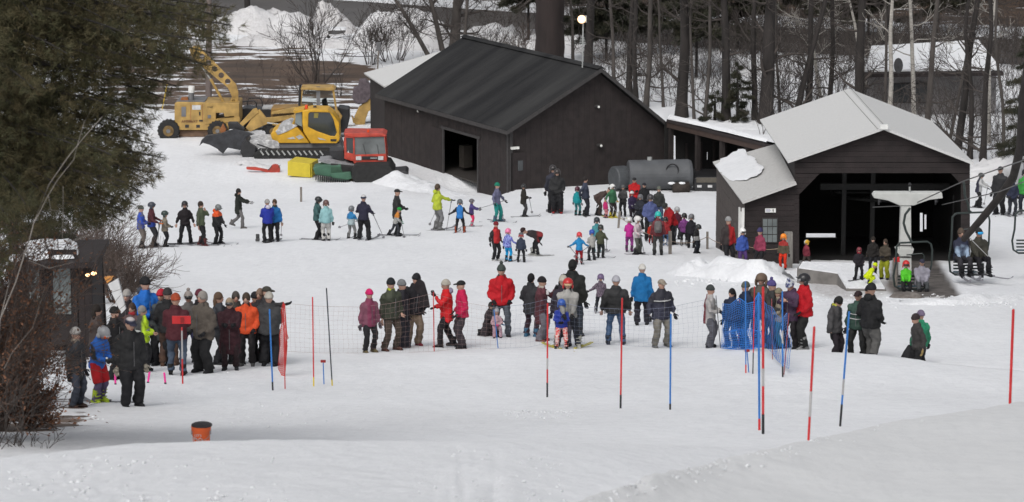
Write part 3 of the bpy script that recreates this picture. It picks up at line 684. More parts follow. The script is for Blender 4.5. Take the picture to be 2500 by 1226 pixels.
# ---- low camp building among the trees, right background
hs_ = thing('camp_building', WZ(2280, 285, 0), 'low house with snow covered roof and round dish among the bare trees', 'house')
q = [WZ(2108, 181, 2.6), WZ(2450, 177, 2.6), WZ(2388, 104, 3.55), WZ(2128, 119, 3.55)]
slab(hs_, 'roof', q, .2, WOOD2)
qq = [p + Vector((0, 0, .05)) for p in q]; qq[0] += Vector((.1, .25, .03)); qq[1] += Vector((-.1, .25, .03))
slab(hs_, 'roof_snow', [p + Vector((0, 0, .12)) for p in qq], .12, SNOW2)
w0, w1 = WZ(2125, 181, 2.4), WZ(2436, 178, 2.4); w0.y += .4; w1.y += .4
planks(hs_, (w0.x, w0.y, 0), (w1 - w0).normalized(), [[(0, -.2), ((w1 - w0).length, -.2), ((w1 - w0).length, 2.45), (0, 2.45)]], .4, mat('grey_camp_board', (.19, .18, .18)), (0, -1, 0), vertical=False)
fb2 = MB().box(lerp(w0, w1, .32) + Vector((0, -.05, -1.15)), (2.0, .06, 1.15)).obj('window', TRIM, hs_)
for k in (-.5, .5): MB().box(lerp(w0, w1, .32) + Vector((k, -.09, -1.15)), (.9, .03, 1.0)).obj('pane', GLASSD, fb2)
mb = MB(); mb.box(lerp(w0, w1, .5) + Vector((0, 3, -1.2)), (6.5, 5, 2.4)); mb.obj('wall', MATS['grey_camp_board'], hs_)
ds = thing('satellite_dish', WZ(2193, 175, 3.0), 'dark round dish standing on the snowy camp roof', 'dish')
c = WZ(2193, 160, 3.2); mb = MB()
ring = [c + Vector((.30 * math.cos(t) * .8, -.12 * math.cos(t), .42 * math.sin(t))) for t in [k * math.pi / 8 for k in range(16)]]
mb.prism(ring, (0.02, .05, 0)); mb.obj('dish', mat('dark_dish', (.05, .05, .052)), ds); MB().tube([c, c + Vector((.02, .1, -.6))], .03, 6).obj('mast', TRIM, ds)
# ------------------------------------------------------------------ people
SKIN = mat('skin', (.40, .24, .18), rough=.6, var=.1, bump=0)
BLK = (.012, .012, .014); CHAR = (.030, .030, .034); DGR = (.05, .05, .053); NAVY = (.016, .020, .045); GREY = (.16, .16, .17); LGREY = (.36, .36, .37)
def smooth_mesh(mb, name, vox, it=4):
    me = mb.mesh(name, True); return me
def two_bone(a, b, l1, l2, bend):
    a, b, bend = Vector(a), Vector(b), Vector(bend); d = b - a; L = d.length
    if L > (l1 + l2) * .995: b = a + d * ((l1 + l2) * .995 / L); d = b - a; L = d.length
    L = max(L, abs(l1 - l2) + .02)
    k = (l1 * l1 - l2 * l2 + L * L) / (2 * L); h = math.sqrt(max(0, l1 * l1 - k * k))
    n = d.normalized(); pb = bend - n * bend.dot(n); pb = pb.normalized() if pb.length > 1e-5 else n.orthogonal()
    return a + n * k + pb * h, b
# shared pieces -------------------------------------------------------------
def _hand_mesh():
    mb = MB(); mb.tube([(0, 0, .01), (0, 0, -.03), (0, 0, -.085)], [(.026, .018), (.042, .022), (.038, .018)], 8, side=(1, 0, 0))
    for x, l in ((-.030, .055), (-.010, .068), (.010, .072), (.030, .062)):
        mb.tube([(x, 0, -.075), (x * 1.05, .006, -.08 - l * .5), (x * 1.05, .026, -.08 - l)], [.0115, .0105, .008], 6)
    mb.tube([(.034, 0, -.025), (.060, .014, -.055), (.062, .030, -.085)], [.014, .0125, .009], 6)
    return mb.mesh('hand', True)
def _boot_mesh(h=.24):
    mb = MB(); mb.tube([(0, 0, h), (0, 0, h * .5), (0, .0, .06)], [(.068, .078), (.060, .070), (.052, .075)], 10, side=(1, 0, 0))
    mb.tube([(0, -.085, .045), (0, -.02, .055), (0, .08, .055), (0, .165, .042), (0, .205, .035)], [(.040, .042), (.050, .055), (.052, .050), (.046, .036), (.026, .018)], 10, side=(1, 0, 0))
    mb.box((0, .055, .012), (.088, .29, .024)); return mb.mesh('boot', True)
def _skiboot_mesh():
    mb = MB(); mb.tube([(0, .05, .34), (0, .02, .2), (0, -.01, .07)], [(.075, .085), (.068, .08), (.058, .085)], 8, side=(1, 0, 0))
    mb.tube([(0, -.11, .05), (0, 0, .06), (0, .1, .06), (0, .2, .04)], [(.045, .05), (.055, .06), (.055, .055), (.04, .03)], 8, side=(1, 0, 0))
    for z in (.12, .2, .28): mb.box((0, .085 + z * .1, z), (.15, .03, .02))
    mb.box((0, .04, .012), (.07, .34, .03)); return mb.mesh('ski_boot', True)
def _ski_mesh():
    mb = MB(); ys = [-.72, -.5, 0, .5, .72, .80, .86]; zs = [.012, 0, .004, 0, .015, .05, .10]; ws = [.045, .052, .036, .05, .055, .045, .02]
    vs_ = []; 
    for y, z, w_ in zip(ys, zs, ws): vs_ += [(-w_, y, z), (w_, y, z), (w_, y, z + .014), (-w_, y, z + .014)]
    fs_ = [(0, 1, 2, 3)]
    for i in range(len(ys) - 1):
        for k in range(4): fs_.append((i * 4 + k, i * 4 + (k + 1) % 4, i * 4 + 4 + (k + 1) % 4, i * 4 + 4 + k))
    fs_.append(tuple((len(ys) - 1) * 4 + k for k in (3, 2, 1, 0))); mb.add(vs_, fs_)
    mb.box((0, .17, .03), (.06, .07, .05)); mb.box((0, -.17, .035), (.06, .07, .06)); return mb.mesh('ski')
def _board_mesh():
    mb = MB(); n = 20; P = []
    for k in range(n):
        q = 2 * math.pi * k / n; x = .75 * math.copysign(abs(math.cos(q)) ** .45, math.cos(q)); y = .125 * math.copysign(abs(math.sin(q)) ** .8, math.sin(q)); P.append((x, y, .012 + max(0, abs(x) - .6) * .5))
    vs_ = P + [(x, y, z + .014) for x, y, z in P]; fs_ = [tuple(range(n))[::-1], tuple(range(n, 2 * n))] + [(k, (k + 1) % n, n + (k + 1) % n, n + k) for k in range(n)]
    mb.add(vs_, fs_)
    for x in (-.25, .25): mb.box((x, 0, .05), (.14, .2, .06)); mb.box((x, -.1, .12), (.12, .03, .16))
    return mb.mesh('snowboard')
def _pole_mesh():   # unit length, grip at origin, tip at -z
    mb = MB(); mb.tube([(0, 0, .02), (0, 0, -1)], [.011, .008], 6); mb.tube([(0, 0, .03), (0, 0, -.10)], [.022, .019], 7)
    mb.tube([(0, 0, -.93), (0, 0, -.945)], [.045, .045], 8); return mb.mesh('ski_pole')
def dome(c, rx, ry, rz, lo, n=14, m=7): return MB().ball(c, (rx, ry, rz), n, m, lo=lo)
def _beanie():
    mb = dome((0, -.005, .035), .092, .108, .112, -.12); mb.tube([(0, -.005, .010), (0, -.004, .055)], [(.096, .112), (.098, .114)], 14, side=(1, 0, 0)); return mb.mesh('beanie', True)
def _pombeanie():
    mb = dome((0, -.005, .035), .092, .108, .112, -.12); mb.tube([(0, -.005, .010), (0, -.004, .055)], [(.096, .112), (.098, .114)], 14, side=(1, 0, 0)); mb.ball((0, -.01, .17), .04, 8, 6); return mb.mesh('pompom_beanie', True)
def _helmet():
    mb = dome((0, -.008, .028), .118, .138, .122, -.35, 16, 8)
    for s in (-1, 1): mb.ball((s * .098, -.01, -.045), (.026, .055, .055), 8, 6)
    mb.box((0, .118, .055), (.13, .05, .018)); return mb.mesh('helmet', True)
def _goggles():
    mb = MB(); mb.tube([(-.075, .098, .02), (-.04, .118, .02), (.04, .118, .02), (.075, .098, .02)], [(.018, .030), (.022, .038), (.022, .038), (.018, .030)], 8, side=(0, 1, 0)); return mb.mesh('goggles', True)
def _cap():
    mb = dome((0, -.005, .04), .09, .106, .085, -.1); mb.prism([(-.07, .07, .045), (-.06, .15, .03), (-.02, .18, .025), (.02, .18, .025), (.06, .15, .03), (.07, .07, .045)], (0, 0, .01)); return mb.mesh('cap', True)
def _hair(longh=False):
    mb = dome((0, -.014, .012), .089, .105, .125, -.25)
    if longh: mb.tube([(0, -.06, .04), (0, -.07, -.06), (0, -.06, -.17), (0, -.04, -.24)], [(.08, .05), (.10, .06), (.10, .055), (.07, .03)], 10, side=(1, 0, 0))
    else: mb.ball((0, -.05, -.03), (.078, .06, .06), 10, 6)
    return mb.mesh('hair', True)
def _trapper():
    mb = dome((0, -.005, .04), .125, .14, .115, -.3)
    for s in (-1, 1): mb.ball((s * .11, 0, -.04), (.035, .06, .09), 8, 6)
    return mb.mesh('fur_hat', True)
def _pack():
    mb = MB(); mb.tube([(0, 0, -.24), (0, 0, -.2), (0, 0, 0), (0, 0, .18), (0, 0, .24)], [(.12, .05), (.15, .09), (.16, .10), (.14, .08), (.09, .04)], 10, side=(1, 0, 0)); mb.box((0, -.11, -.08), (.2, .05, .18)); return mb.mesh('backpack', True)
SH = dict(hand=_hand_mesh(), boot=_boot_mesh(), skiboot=_skiboot_mesh(), ski=_ski_mesh(), board=_board_mesh(), pole=_pole_mesh(), beanie=_beanie(), pom=_pombeanie(), helmet=_helmet(), goggles=_goggles(),
          cap=_cap(), hair=_hair(), longhair=_hair(True), trapper=_trapper(), pack=_pack())
NAMES = dict(beanie='beanie', pom='beanie', helmet='helmet', cap='cap', hair='hair', longhair='hair', trapper='fur_hat')
def shared(key, name, m, parent, M):
    me = SH[key]
    if len(me.materials) == 0: me.materials.append(None)
    o = bpy.data.objects.new(name, me); COL.objects.link(o); o.parent = parent; o.matrix_basis = M
    o.material_slots[0].link = 'OBJECT'; o.material_slots[0].material = m; return o
CREASE = bpy.data.textures.new('creases', 'CLOUDS'); CREASE.noise_scale = .13; CREASE.noise_depth = 2; CREASE.cloud_type = 'GRAYSCALE'
def remesh(o, vox, it=3, wr=0):
    r = o.modifiers.new('weld', 'REMESH'); r.mode = 'VOXEL'; r.voxel_size = vox; r.use_smooth_shade = True
    s_ = o.modifiers.new('soften', 'SMOOTH'); s_.factor = .5; s_.iterations = it
    if wr:
        d_ = o.modifiers.new('creases', 'DISPLACE'); d_.texture = CREASE; d_.strength = wr; d_.mid_level = .5; d_.texture_coords = 'LOCAL'
ARMS = {   # hand targets: outward x, forward y, height z ; elbow bend direction
    'down': ((.30, .04, .80), (.25, -.8, 0)), 'pocket': ((.20, .17, .93), (.55, -.9, 0)), 'crossed': ((-.04, .24, 1.16), (.6, .1, -.8)), 'front': ((.07, .30, 1.06), (.7, -.2, -.7)),
    'phone': ((.07, .33, 1.28), (.6, 0, -.9)), 'pole': ((.27, .34, 1.02), (.5, -.7, -.4)), 'out': ((.56, .10, 1.02), (.2, -.6, -.6)), 'reach': ((.18, .62, 1.12), (.3, 0, -1)),
    'point': ((.74, .12, 1.42), (0, 0, -1)), 'back': ((.16, -.22, .92), (.8, -.5, 0)), 'lap': ((.10, .36, .92), (.6, -.3, -.4)), 'up': ((.22, .34, 1.42), (.6, 0, -1)), 'low': ((.18, .42, .66), (.5, -.5, 0)), 'knee': ((.15, .45, .90), (.6, -.3, -.3)),
    'side': ((.36, .06, .86), (.4, -.8, 0)), 'mouth': ((.03, .20, 1.44), (.7, .2, -.9))}
COUNT = [0]
def person(x, y, top, f, jc, tc, hat, label, hc=None, arms='down', armR=None, H=None, hip=None, lean=0, slean=0, feet=None, fl=None, fr=None, hem=.80, bulk=1.0, boots='boot', bc=BLK, gl=BLK, skis=None, skic=(.12, .12, .13), poles=None,
           goggles=None, head=0, nod=0, kid=False, hood=None, scarf=None, pack=None, loc=None, hidden=False, board=None, wide=1.0, leg=1.0, cat='person', skirt=False, legin=None, tall=None, dy=0, shorts=None, stripe=None):
    """x, y: feet pixel; top: pixel of the head top; f: heading, 0 towards the camera, 90 to the photo's right"""
    COUNT[0] += 1; rnd = random.Random(COUNT[0])
    p0 = loc if loc is not None else (G1(x) if hidden else G(x, y))
    p0 = p0 + Vector((0, dy, 0)); yy = y; D = (p0 - Vector((0, 0, ZC))).dot(Vector((0, CP, -SP))); s = FPX / D
    hk = 1.32 if kid else 1.11
    full = 1.50 + .27 * hk
    if loc is not None or hidden: yy = 613 + FPX * ((p0.z - ZC) * -1 * CP - p0.y * SP) / D if False else 613 - FPX * ((p0.z - ZC) * CP + p0.y * SP) / D
    Hm = tall if tall else (yy - top) / s / .985
    posef = 1.0
    if H: posef = H            # fraction of full height that the pose occupies
    S = Hm / posef / full
    root = thing('person', p0, label, cat, local=True, rz=R(f + 180), sc=S)
    hipp = Vector(hip) if hip else Vector((0, 0, .93))
    la, sa = R(lean), R(slean)
    Rt = Matrix.Rotation(-la, 3, 'X') @ Matrix.Rotation(sa, 3, 'Y')
    def T(v): return hipp + Rt @ (Vector(v) - Vector((0, 0, .93)))
    j = rnd.uniform
    jm = jc if not isinstance(jc, tuple) or isinstance(jc[0], (bpy.types.Material,)) else fab(jc)
    tm = tc if not isinstance(tc, tuple) else fab(tc)
    B = bulk * 1.09; leg = leg * 1.10
    # --- limbs
    FL = Vector(fl) if fl else Vector((-.12 * wide - .02, j(-.05, .06), .085)); FR = Vector(fr) if fr else Vector((.12 * wide + .02, j(-.05, .06), .085))
    hL, hR = T((-.095, 0, .90)), T((.095, 0, .90))
    kb = Vector((0, 1, 0)); kL, aL_ = two_bone(hL, FL, .43, .43, kb + Vector((-.15, 0, 0))); kR, aR_ = two_bone(hR, FR, .43, .43, kb + Vector((.15, 0, 0)))
    sL, sR = T((-.158 * B, 0, 1.365)), T((.158 * B, 0, 1.365))
    def arm(side, key):
        if isinstance(key, tuple): tg, bd = key
        else: tg, bd = ARMS[key]
        tg = Vector((tg[0] * side, tg[1], tg[2])); bd = Vector((bd[0] * side, bd[1], bd[2]))
        tgt = hipp + (Rt @ (tg - Vector((0, 0, .93))) if not isinstance(key, tuple) else (tg - Vector((0, 0, .93)) if True else 0))
        return two_bone(sL if side < 0 else sR, tgt, .29, .27, bd)
    eL, wL = arm(-1, arms); eR, wR = arm(1, armR or arms)
    nk = T((0, .0, 1.50)); Rh = Rt.copy() if abs(lean) < 30 else Matrix.Rotation(-la * .6, 3, 'X')
    hm = Rh @ Matrix.Rotation(R(-head), 3, 'Z') @ Matrix.Rotation(R(-nod), 3, 'X'); hcn = nk + (hm @ Vector((0, .025, .135 * hk)))
    # --- body (one surface: head, trunk, limbs)
    mb = MB()
    mb.ball(hcn, (.077 * hk, .095 * hk, .118 * hk), 12, 10, M=hm); mb.ball(hcn + hm @ Vector((0, .035, -.065)) * hk, (.05 * hk, .055 * hk, .05 * hk), 8, 6, M=hm)
    mb.ball(hcn + hm @ Vector((0, .100, -.015)) * hk, (.016 * hk, .022 * hk, .028 * hk), 6, 6, M=hm)
    for q in (-1, 1): mb.ball(hcn + hm @ Vector((q * .079, -.005, -.01)) * hk, (.014 * hk, .025 * hk, .035 * hk), 6, 5, M=hm)
    mb.tube([hcn - hm @ Vector((0, .02, .04)) * hk, nk, T((0, 0, 1.40))], [.052, .056, .09], 8)
    mb.tube([T((0, 0, .88)), T((0, 0, 1.1)), T((0, 0, 1.32)), T((0, 0, 1.42))], [(.13, .09), (.11, .08), (.14, .09), (.12, .07)], 8, side=Rt @ Vector((1, 0, 0)))
    for a, k, b_ in ((hL, kL, aL_), (hR, kR, aR_)): mb.tube([a, k, b_], [.07, .048, .038], 6); mb.tube([b_ + Vector((0, -.05, -.03)), b_ + Vector((0, .14, -.045))], [.03, .024], 6)
    for a, k, b_ in ((sL, eL, wL), (sR, eR, wR)): mb.tube([T((0, 0, 1.40)), a, k, b_], [.05, .045, .036, .029], 6)
    vx = .028 if s > 88 else .038
    bd = mb.obj('body', SKIN, root, True, fixn=False); remesh(bd, .030 if s > 88 else .042, 1)
    # face
    if abs(((f - head + 180) % 360) - 180) < 125:
        fm = MB()
        if s > 88:
            for q in (-1, 1): MB().ball(hcn + hm @ Vector((q * .032, .087, .012)) * hk, .011 * hk, 6, 4).obj('eye', mat('eye_dark', (.05, .025, .02), bump=0), root, fixn=False)
            MB().box(hcn + hm @ Vector((0, .093, -.062)) * hk, (.045 * hk, .01, .01), M=hm).obj('mouth', mat('lips', (.22, .07, .06), bump=0), root, fixn=False)
    # --- jacket
    mb = MB(); X = Rt @ Vector((1, 0, 0)); jt = .0
    hz = hem
    if hip is None or lean < 40:
        sec = [(hz, .205, .150), (hz + (1.05 - hz) * .45, .195, .150), (1.06, .178, .138), (1.22, .192, .145), (1.34, .178, .135), (1.42, .130, .110), (1.48, .088, .088), (1.54, .072, .076)]
    else:
        sec = [(max(hz, .84), .19, .15), (1.05, .178, .138), (1.22, .192, .145), (1.36, .180, .135), (1.435, .125, .105), (1.50, .085, .085)]
    pts = [T((0, 0, z)) if z > .86 or (hip is None) else T((0, .0, z)) for z, _, _ in sec]
    if skirt: pts[0] = T((0, .02, sec[0][0]))
    mb.tube(pts, [(a * B, b_ * B) for _, a, b_ in sec], 14, side=X)
    for a, k, b_ in ((sL, eL, wL), (sR, eR, wR)):
        mb.ball(a, .074 * B, 8, 6); dwn = (k - a).normalized()
        mb.tube([a, a + (k - a) * .5, k, k + (b_ - k) * .5, b_ - (b_ - k).normalized() * .02], [.073 * B, .070 * B, .062 * B, .058 * B, .048], 9)
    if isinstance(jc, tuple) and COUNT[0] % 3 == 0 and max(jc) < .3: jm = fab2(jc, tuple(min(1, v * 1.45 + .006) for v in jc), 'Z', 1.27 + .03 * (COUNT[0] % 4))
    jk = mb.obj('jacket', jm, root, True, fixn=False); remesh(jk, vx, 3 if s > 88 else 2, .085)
    if stripe is not None:
        for (sc__, z0_, z1_) in stripe:
            mb = MB(); mb.tube([T((0, 0, z0_)), T((0, 0, z1_))], [(.196 * B + .012, .150 * B + .012)] * 2, 16, side=X); mb.obj('jacket_stripe', fab(sc__), root, True, fixn=False)
    if hood is not None:
        hb = MB(); hb.ball(T((0, -.10, 1.50)), (.115, .075, .085), 10, 7); hb.obj('hood', fab(hood) if isinstance(hood, tuple) else hood, root, True)
    if scarf is not None:
        hb = MB(); hb.tube([T((0, .01, 1.47)), T((0, .01, 1.52)), T((0, .012, 1.56))], [(.105, .10), (.10, .10), (.078, .08)], 12, side=X); hb.obj('scarf', fab(scarf), root, True)
    if s > 88 and abs(((f + 180) % 360) - 180) < 75 and hip is None and abs(lean) < 20:   # zip down the front
        mb = MB(); mb.box(T((0, .148 * B + .006, (hz + 1.34) / 2 + .04)), (.012, .012, (1.34 - hz) * .8), M=Rt); mb.obj('zip', mat('zip_metal', (.09, .09, .095), bump=0), root, fixn=False)
    # --- trousers
    mb = MB(); mb.tube([T((0, 0, 1.04)), T((0, 0, .93)), T((0, 0, .84))], [(.155, .12), (.17, .135), (.15, .125)], 12, side=X)
    lw = leg
    for a, k, b_ in ((hL, kL, aL_), (hR, kR, aR_)):
        mb.ball(a, .105, 8, 6); mb.ball(k, .072 * lw, 8, 6)
        mb.tube([a, a + (k - a) * .5, k, k + (b_ - k) * .6, b_ + Vector((0, 0, .0))], [.108, .094 * lw, .076 * lw, .075 * lw, .078 * lw], 10)
    tr = mb.obj('trousers', tm, root, True, fixn=False); remesh(tr, vx, 3 if s > 88 else 2, .07)
    if shorts is not None:
        mb = MB(); mb.tube([T((0, 0, 1.06)), T((0, 0, .93)), T((0, 0, .84))], [(.17, .14), (.19, .155), (.17, .145)], 12, side=X)
        for a, k, b_ in ((hL, kL, aL_), (hR, kR, aR_)): mb.tube([a + Vector((0, 0, .04)), a + (k - a) * .5, k + (b_ - k) * .05], [.118, .122, .112], 10)
        so_ = mb.obj('shorts', fab(shorts), root, True, fixn=False); remesh(so_, .026, 3, .03)
    # --- boots, hands, headgear
    for side, b_, k in ((-1, aL_, kL), (1, aR_, kR)):
        sh_ = (k - b_).normalized(); lift = max(0, b_.z - .085)
        pit = min(.9, lift * 2.2) if FL.y * side < 0 or True else 0
        Mb = Matrix.Translation(b_ + Vector((0, 0, -.085))) @ Matrix.Rotation(R(-side * 8), 4, 'Z')
        if lift > .03 and hip is None and b_.y < 0: Mb = Matrix.Translation(b_ + Vector((0, 0, -.07))) @ Matrix.Rotation(-pit * 1.2, 4, 'X')
        shared('skiboot' if boots == 'ski' else 'boot', 'boot', fab(bc), root, Mb)
    gm = SKIN if gl is None else fab(gl)
    for side, e_, w_ in ((-1, eL, wL), (1, eR, wR)):
        d = (w_ - e_).normalized(); q = Vector((0, 0, -1)).rotation_difference(d).to_matrix().to_4x4()
        Mh = Matrix.Translation(w_) @ q @ Matrix.Diagonal((side * (1.18 if gl is not None else 1), 1.18 if gl is not None else 1, 1.12 if gl is not None else 1, 1))
        shared('hand', 'hand' if gl is None else 'glove', gm, root, Mh)
    if hat:
        shared(hat, NAMES[hat], hc if isinstance(hc, bpy.types.Material) else (fab(hc or BLK) if hat not in ('helmet',) else mat('helmet_shell_%d_%d_%d' % tuple(int(v * 999) for v in (hc or BLK)), hc or BLK, rough=.35, var=.08, bump=0)), root,
               Matrix.Translation(hcn) @ hm.to_4x4() @ Matrix.Scale(hk * 1.03, 4))
    if goggles: shared('goggles', 'goggles', mat('goggle_lens_%d_%d_%d' % tuple(int(v * 99) for v in goggles), goggles, rough=.15, bump=0), root, Matrix.Translation(hcn) @ hm.to_4x4() @ Matrix.Scale(hk, 4))
    if pack: shared('pack', 'backpack', fab(pack), root, Matrix.Translation(T((0, -.22 * B, 1.22))) @ Rt.to_4x4())
    if skis is not None:
        for side, b_ in ((-1, aL_), (1, aR_)):
            shared('ski', 'ski', mat('ski_top_%d' % int(skic[0] * 999), skic, rough=.35, var=.3, bump=0), root, Matrix.Translation((b_.x, b_.y + .02, max(0.0, b_.z - .10))) @ Matrix.Rotation(R(skis * side * -1), 4, 'Z') @ Matrix.Scale(.85 if kid else 1.05, 4))
    if board is not None:
        c = (aL_ + aR_) / 2; shared('board', 'snowboard', mat('snowboard_top', (.02, .02, .022), rough=.3, bump=0), root, Matrix.Translation((c.x, c.y + .03, 0.0)) @ Matrix.Rotation(R(board), 4, 'Z') @ Matrix.Scale(1.05, 4))
    # --- ski poles are held: things of their own
    if poles:
        Rz = Matrix.Rotation(R(f + 180), 3, 'Z')
        for side, tipx, tipy in poles:
            hw = p0 + Rz @ ((wL if side < 0 else wR) * S); tip = G(tipx, tipy) if not isinstance(tipx, Vector) else tipx
            d = (tip - hw)
            side_n = 'right' if side > 0 else 'left'
            o = bpy.data.objects.new('ski_pole', SH['pole'])
            if len(SH['pole'].materials) == 0: SH['pole'].materials.append(mat('pole_shaft', (.16, .16, .17), rough=.4, bump=0))
            COL.objects.link(o); L_ = d.length
            o.matrix_basis = Matrix.Translation(hw) @ Vector((0, 0, -1)).rotation_difference(d.normalized()).to_matrix().to_4x4() @ Matrix.Diagonal((1.3, 1.3, L_, 1))
            sl_ = label.split(' ')[:9]
            while sl_[-1] in ('with', 'and', 'in', 'of', 'the', 'by', 'on', 'a', 'from', 'to', 'at', 'behind', 'green', 'black', 'white', 'dark', 'pale', 'silver', 'grey', 'wide', 'striped', 'upright', 'one', 'two', 'orange'): sl_.pop()
            tag(o, ('pole in %s hand of ' % side_n) + ' '.join(sl_), 'ski pole', 'ski poles')
    return root
STRIDE = dict(fl=(-.10, -.30, .14), fr=(.10, .26, .085))
P = person
RED = (.50, .015, .018); DRED = (.13, .014, .016); MAR = (.085, .014, .022); BLUE = (.012, .16, .50); RBLUE = (.02, .06, .36); TEAL = (.01, .21, .22); LIME = (.48, .56, .05); OLIVE = (.05, .058, .028); KHAKI = (.19, .155, .115)
PURP_ = (.055, .03, .09); PINK = (.55, .03, .16); JEAN = (.055, .085, .145); CREAM = (.55, .52, .47); ORG = (.80, .10, .015); BROWN = (.05, .036, .028); GREEN = (.02, .16, .06); LAV = (.11, .11, .18)
# ---- ski queue, back row (left to right)
P(345, 606, 502, 80, fabp((.09, .09, .13), RBLUE, 4), (.12, .10, .09), 'beanie', 'skier in blue and grey jacket at the left end of the queue, half behind bush', hc=(.08, .09, .08), boots='ski', skis=2, arms='front', skic=(.2, .2, .22))
P(371, 603, 494, 88, fab2(RBLUE, MAR, 'Z', 1.02), (.035, .035, .04), 'helmet', 'skier in dark maroon jacket with orange gloves holding two upright poles', hc=(.03, .035, .05), gl=(.65, .16, .03), arms='pole', boots='ski', skis=2, poles=[(-1, 379, 600), (1, 385, 599)])
P(403, 603, 515, 85, (.20, .17, .13), BLK, 'helmet', 'child in tan jacket and dark green helmet near left end of queue', hc=(.025, .04, .035), kid=True, boots='ski', skis=3, arms='front')
P(453, 597, 492, 10, (.014, .011, .013), BLK, 'helmet', 'snowboarder in black jacket leaning back with bare hands on hips', hc=BLK, gl=None, arms='side', lean=-6, board=8, wide=1.7, goggles=(.05, .03, .03))
P(491, 600, 491, 70, fab2((.022, .025, .022), (.075, .095, .05), 'Y', -.02, .1), BLK, 'hair', 'man in olive and black top with hand at his mouth', hc=(.03, .02, .015), gl=None, arms='mouth', armR='down', boots='ski', skis=4, fl=(-.13, -.1, .085), fr=(.13, .2, .085), bc=(.08, .02, .02))
P(530, 597, 498, 60, fab2(BLK, ORG, 'Z', 1.27), BLK, 'helmet', 'skier in black jacket with bright orange shoulders looking down', hc=(.13, .14, .14), nod=28, hood=ORG, boots='ski', skis=3, arms='low', bulk=1.12, wide=1.5)
P(583, 557, 460, 88, (.016, .019, .016), (.12, .115, .115), 'hair', 'person walking in black hooded parka and grey trousers behind the queue', hc=(.02, .018, .018), hood=(.016, .019, .016), hem=.66, arms='reach', fl=(-.10, -.36, .20), fr=(.10, .18, .085), bc=(.10, .095, .09), gl=(.15, .15, .15))
P(654, 592, 487, -160, (.02, .035, .30), BLK, 'beanie', 'person in royal blue jacket with white hood seen from behind', hc=(.35, .34, .33), hood=(.55, .52, .62), arms='front', bulk=1.08, board=60)
P(672, 590, 486, -10, (.015, .13, .36), BLK, 'hair', 'man in bright blue jacket with dark scarf facing royal blue jacket', hc=(.06, .035, .02), scarf=(.035, .04, .02), gl=None, boots='ski', skis=3, poles=[(-1, 686, 576)], arms='down', fl=(-.12, .04, .085))
P(775, 586, 480, 75, (.05, .11, .11), BLK, 'helmet', 'skier in dark teal jacket and black helmet beside pale blue jacket', hc=(.014, .016, .018), boots='ski', skis=3, arms='front', nod=15, wide=.9)
P(797, 589, 489, -165, (.27, .48, .50), (.50, .49, .47), 'helmet', 'skier in pale aqua jacket and white trousers, brown helmet, from behind', hc=(.10, .05, .045), boots='ski', skis=3, arms='down', poles=[(-1, 802, 586)], wide=.8, leg=1.15)
P(858, 584, 503, 150, fab2((.42, .52, .55), (.02, .22, .50), 'Z', 1.15), (.20, .20, .20), 'helmet', 'child in blue and white jacket with grey trousers and silver helmet', hc=(.16, .17, .18), kid=True, boots='ski', skis=4, arms='pole', wide=1.6, poles=[(-1, 870, 583), (1, 826, 556)])
P(888, 586, 476, 165, (.020, .019, .036), BLK, 'beanie', 'tall skier in dark navy jacket with white striped beanie, from behind', hc=fab2((.02, .025, .06), (.6, .6, .6), 'Z', .075, .01), boots='ski', skis=12, arms='pole', wide=1.4, poles=[(1, 938, 583), (-1, 905, 583)], leg=1.2)
P(969, 576, 461, 80, (.028, .028, .028), (.012, .012, .012), 'cap', 'man in long charcoal coat and black cap behind child with green hat', hc=(.015, .015, .015), hem=.66, boots='ski', skis=3, arms='front')
P(966, 578, 505, 95, fab2((.38, .38, .37), (.60, .22, .03), 'Z', 1.22), (.035, .037, .045), 'beanie', 'small child with green hat and orange and white jacket pushing on skis', hc=(.02, .30, .05), kid=True, gl=(.01, .18, .08), lean=16, boots='ski', skis=3, arms='pole', fl=(-.12, -.42, .16), fr=(.12, .12, .085), poles=[(1, 987, 581)])
P(1068, 563, 449, 120, LIME, (.17, .17, .175), 'hair', 'tall skier in bright lime jacket and grey trousers', hc=(.07, .05, .035), hood=LIME, boots='ski', skis=6, arms='pocket', armR='reach', bc=(.10, .10, .10), poles=[(1, 1090, 562), (-1, 1048, 550)], skic=(.2, .2, .2))
P(1123, 568, 487, 172, fab2(BLK, (.02, .19, .55), 'Z', 1.3) if False else fab2((.02, .19, .55), (.010, .010, .014), 'AX', .17), BLK, 'helmet', 'small child in black and blue jacket with arms spread on skis', hc=(.09, .10, .11), kid=True, boots='ski', skis=-14, arms='out', wide=1.8, bc=(.25, .05, .02), skic=(.16, .16, .17))
P(1151, 553, 486, 80, (.055, .035, .16), (.75, .05, .14), 'helmet', 'small child in purple jacket and pink trousers pulled by a pole', hc=(.10, .09, .10), kid=True, boots='ski', skis=4, arms='reach', goggles=(.4, .4, .42), bc=(.3, .3, .32), skic=(.22, .2, .2))
P(1213, 543, 446, 60, LAV, (.015, .20, .18), 'beanie', 'skier in lavender jacket, teal trousers and green beanie in front of barn', hc=(.01, .16, .10), boots='ski', skis=-8, arms=((.44, .15, .94), (.3, -.6, 0)), wide=2.1, poles=[(1, 1233, 540), (-1, 1168, 510)], head=-10, bulk=.95, bc=(.05, .08, .12))
P(1278, 530, 450, 100, (.022, .020, .016), (.040, .038, .040), 'helmet', 'skier in dark olive coat against the barn wall', hc=(.02, .02, .02), hem=.72, boots='ski', skis=3, arms='front', poles=[(1, 1299, 520)], head=-60)
P(1349, 519, 404, 20, (.012, .013, .025), BLK, 'helmet', 'person in navy standing behind tall man in dark grey by barn', hc=(.03, .026, .026), boots='ski')
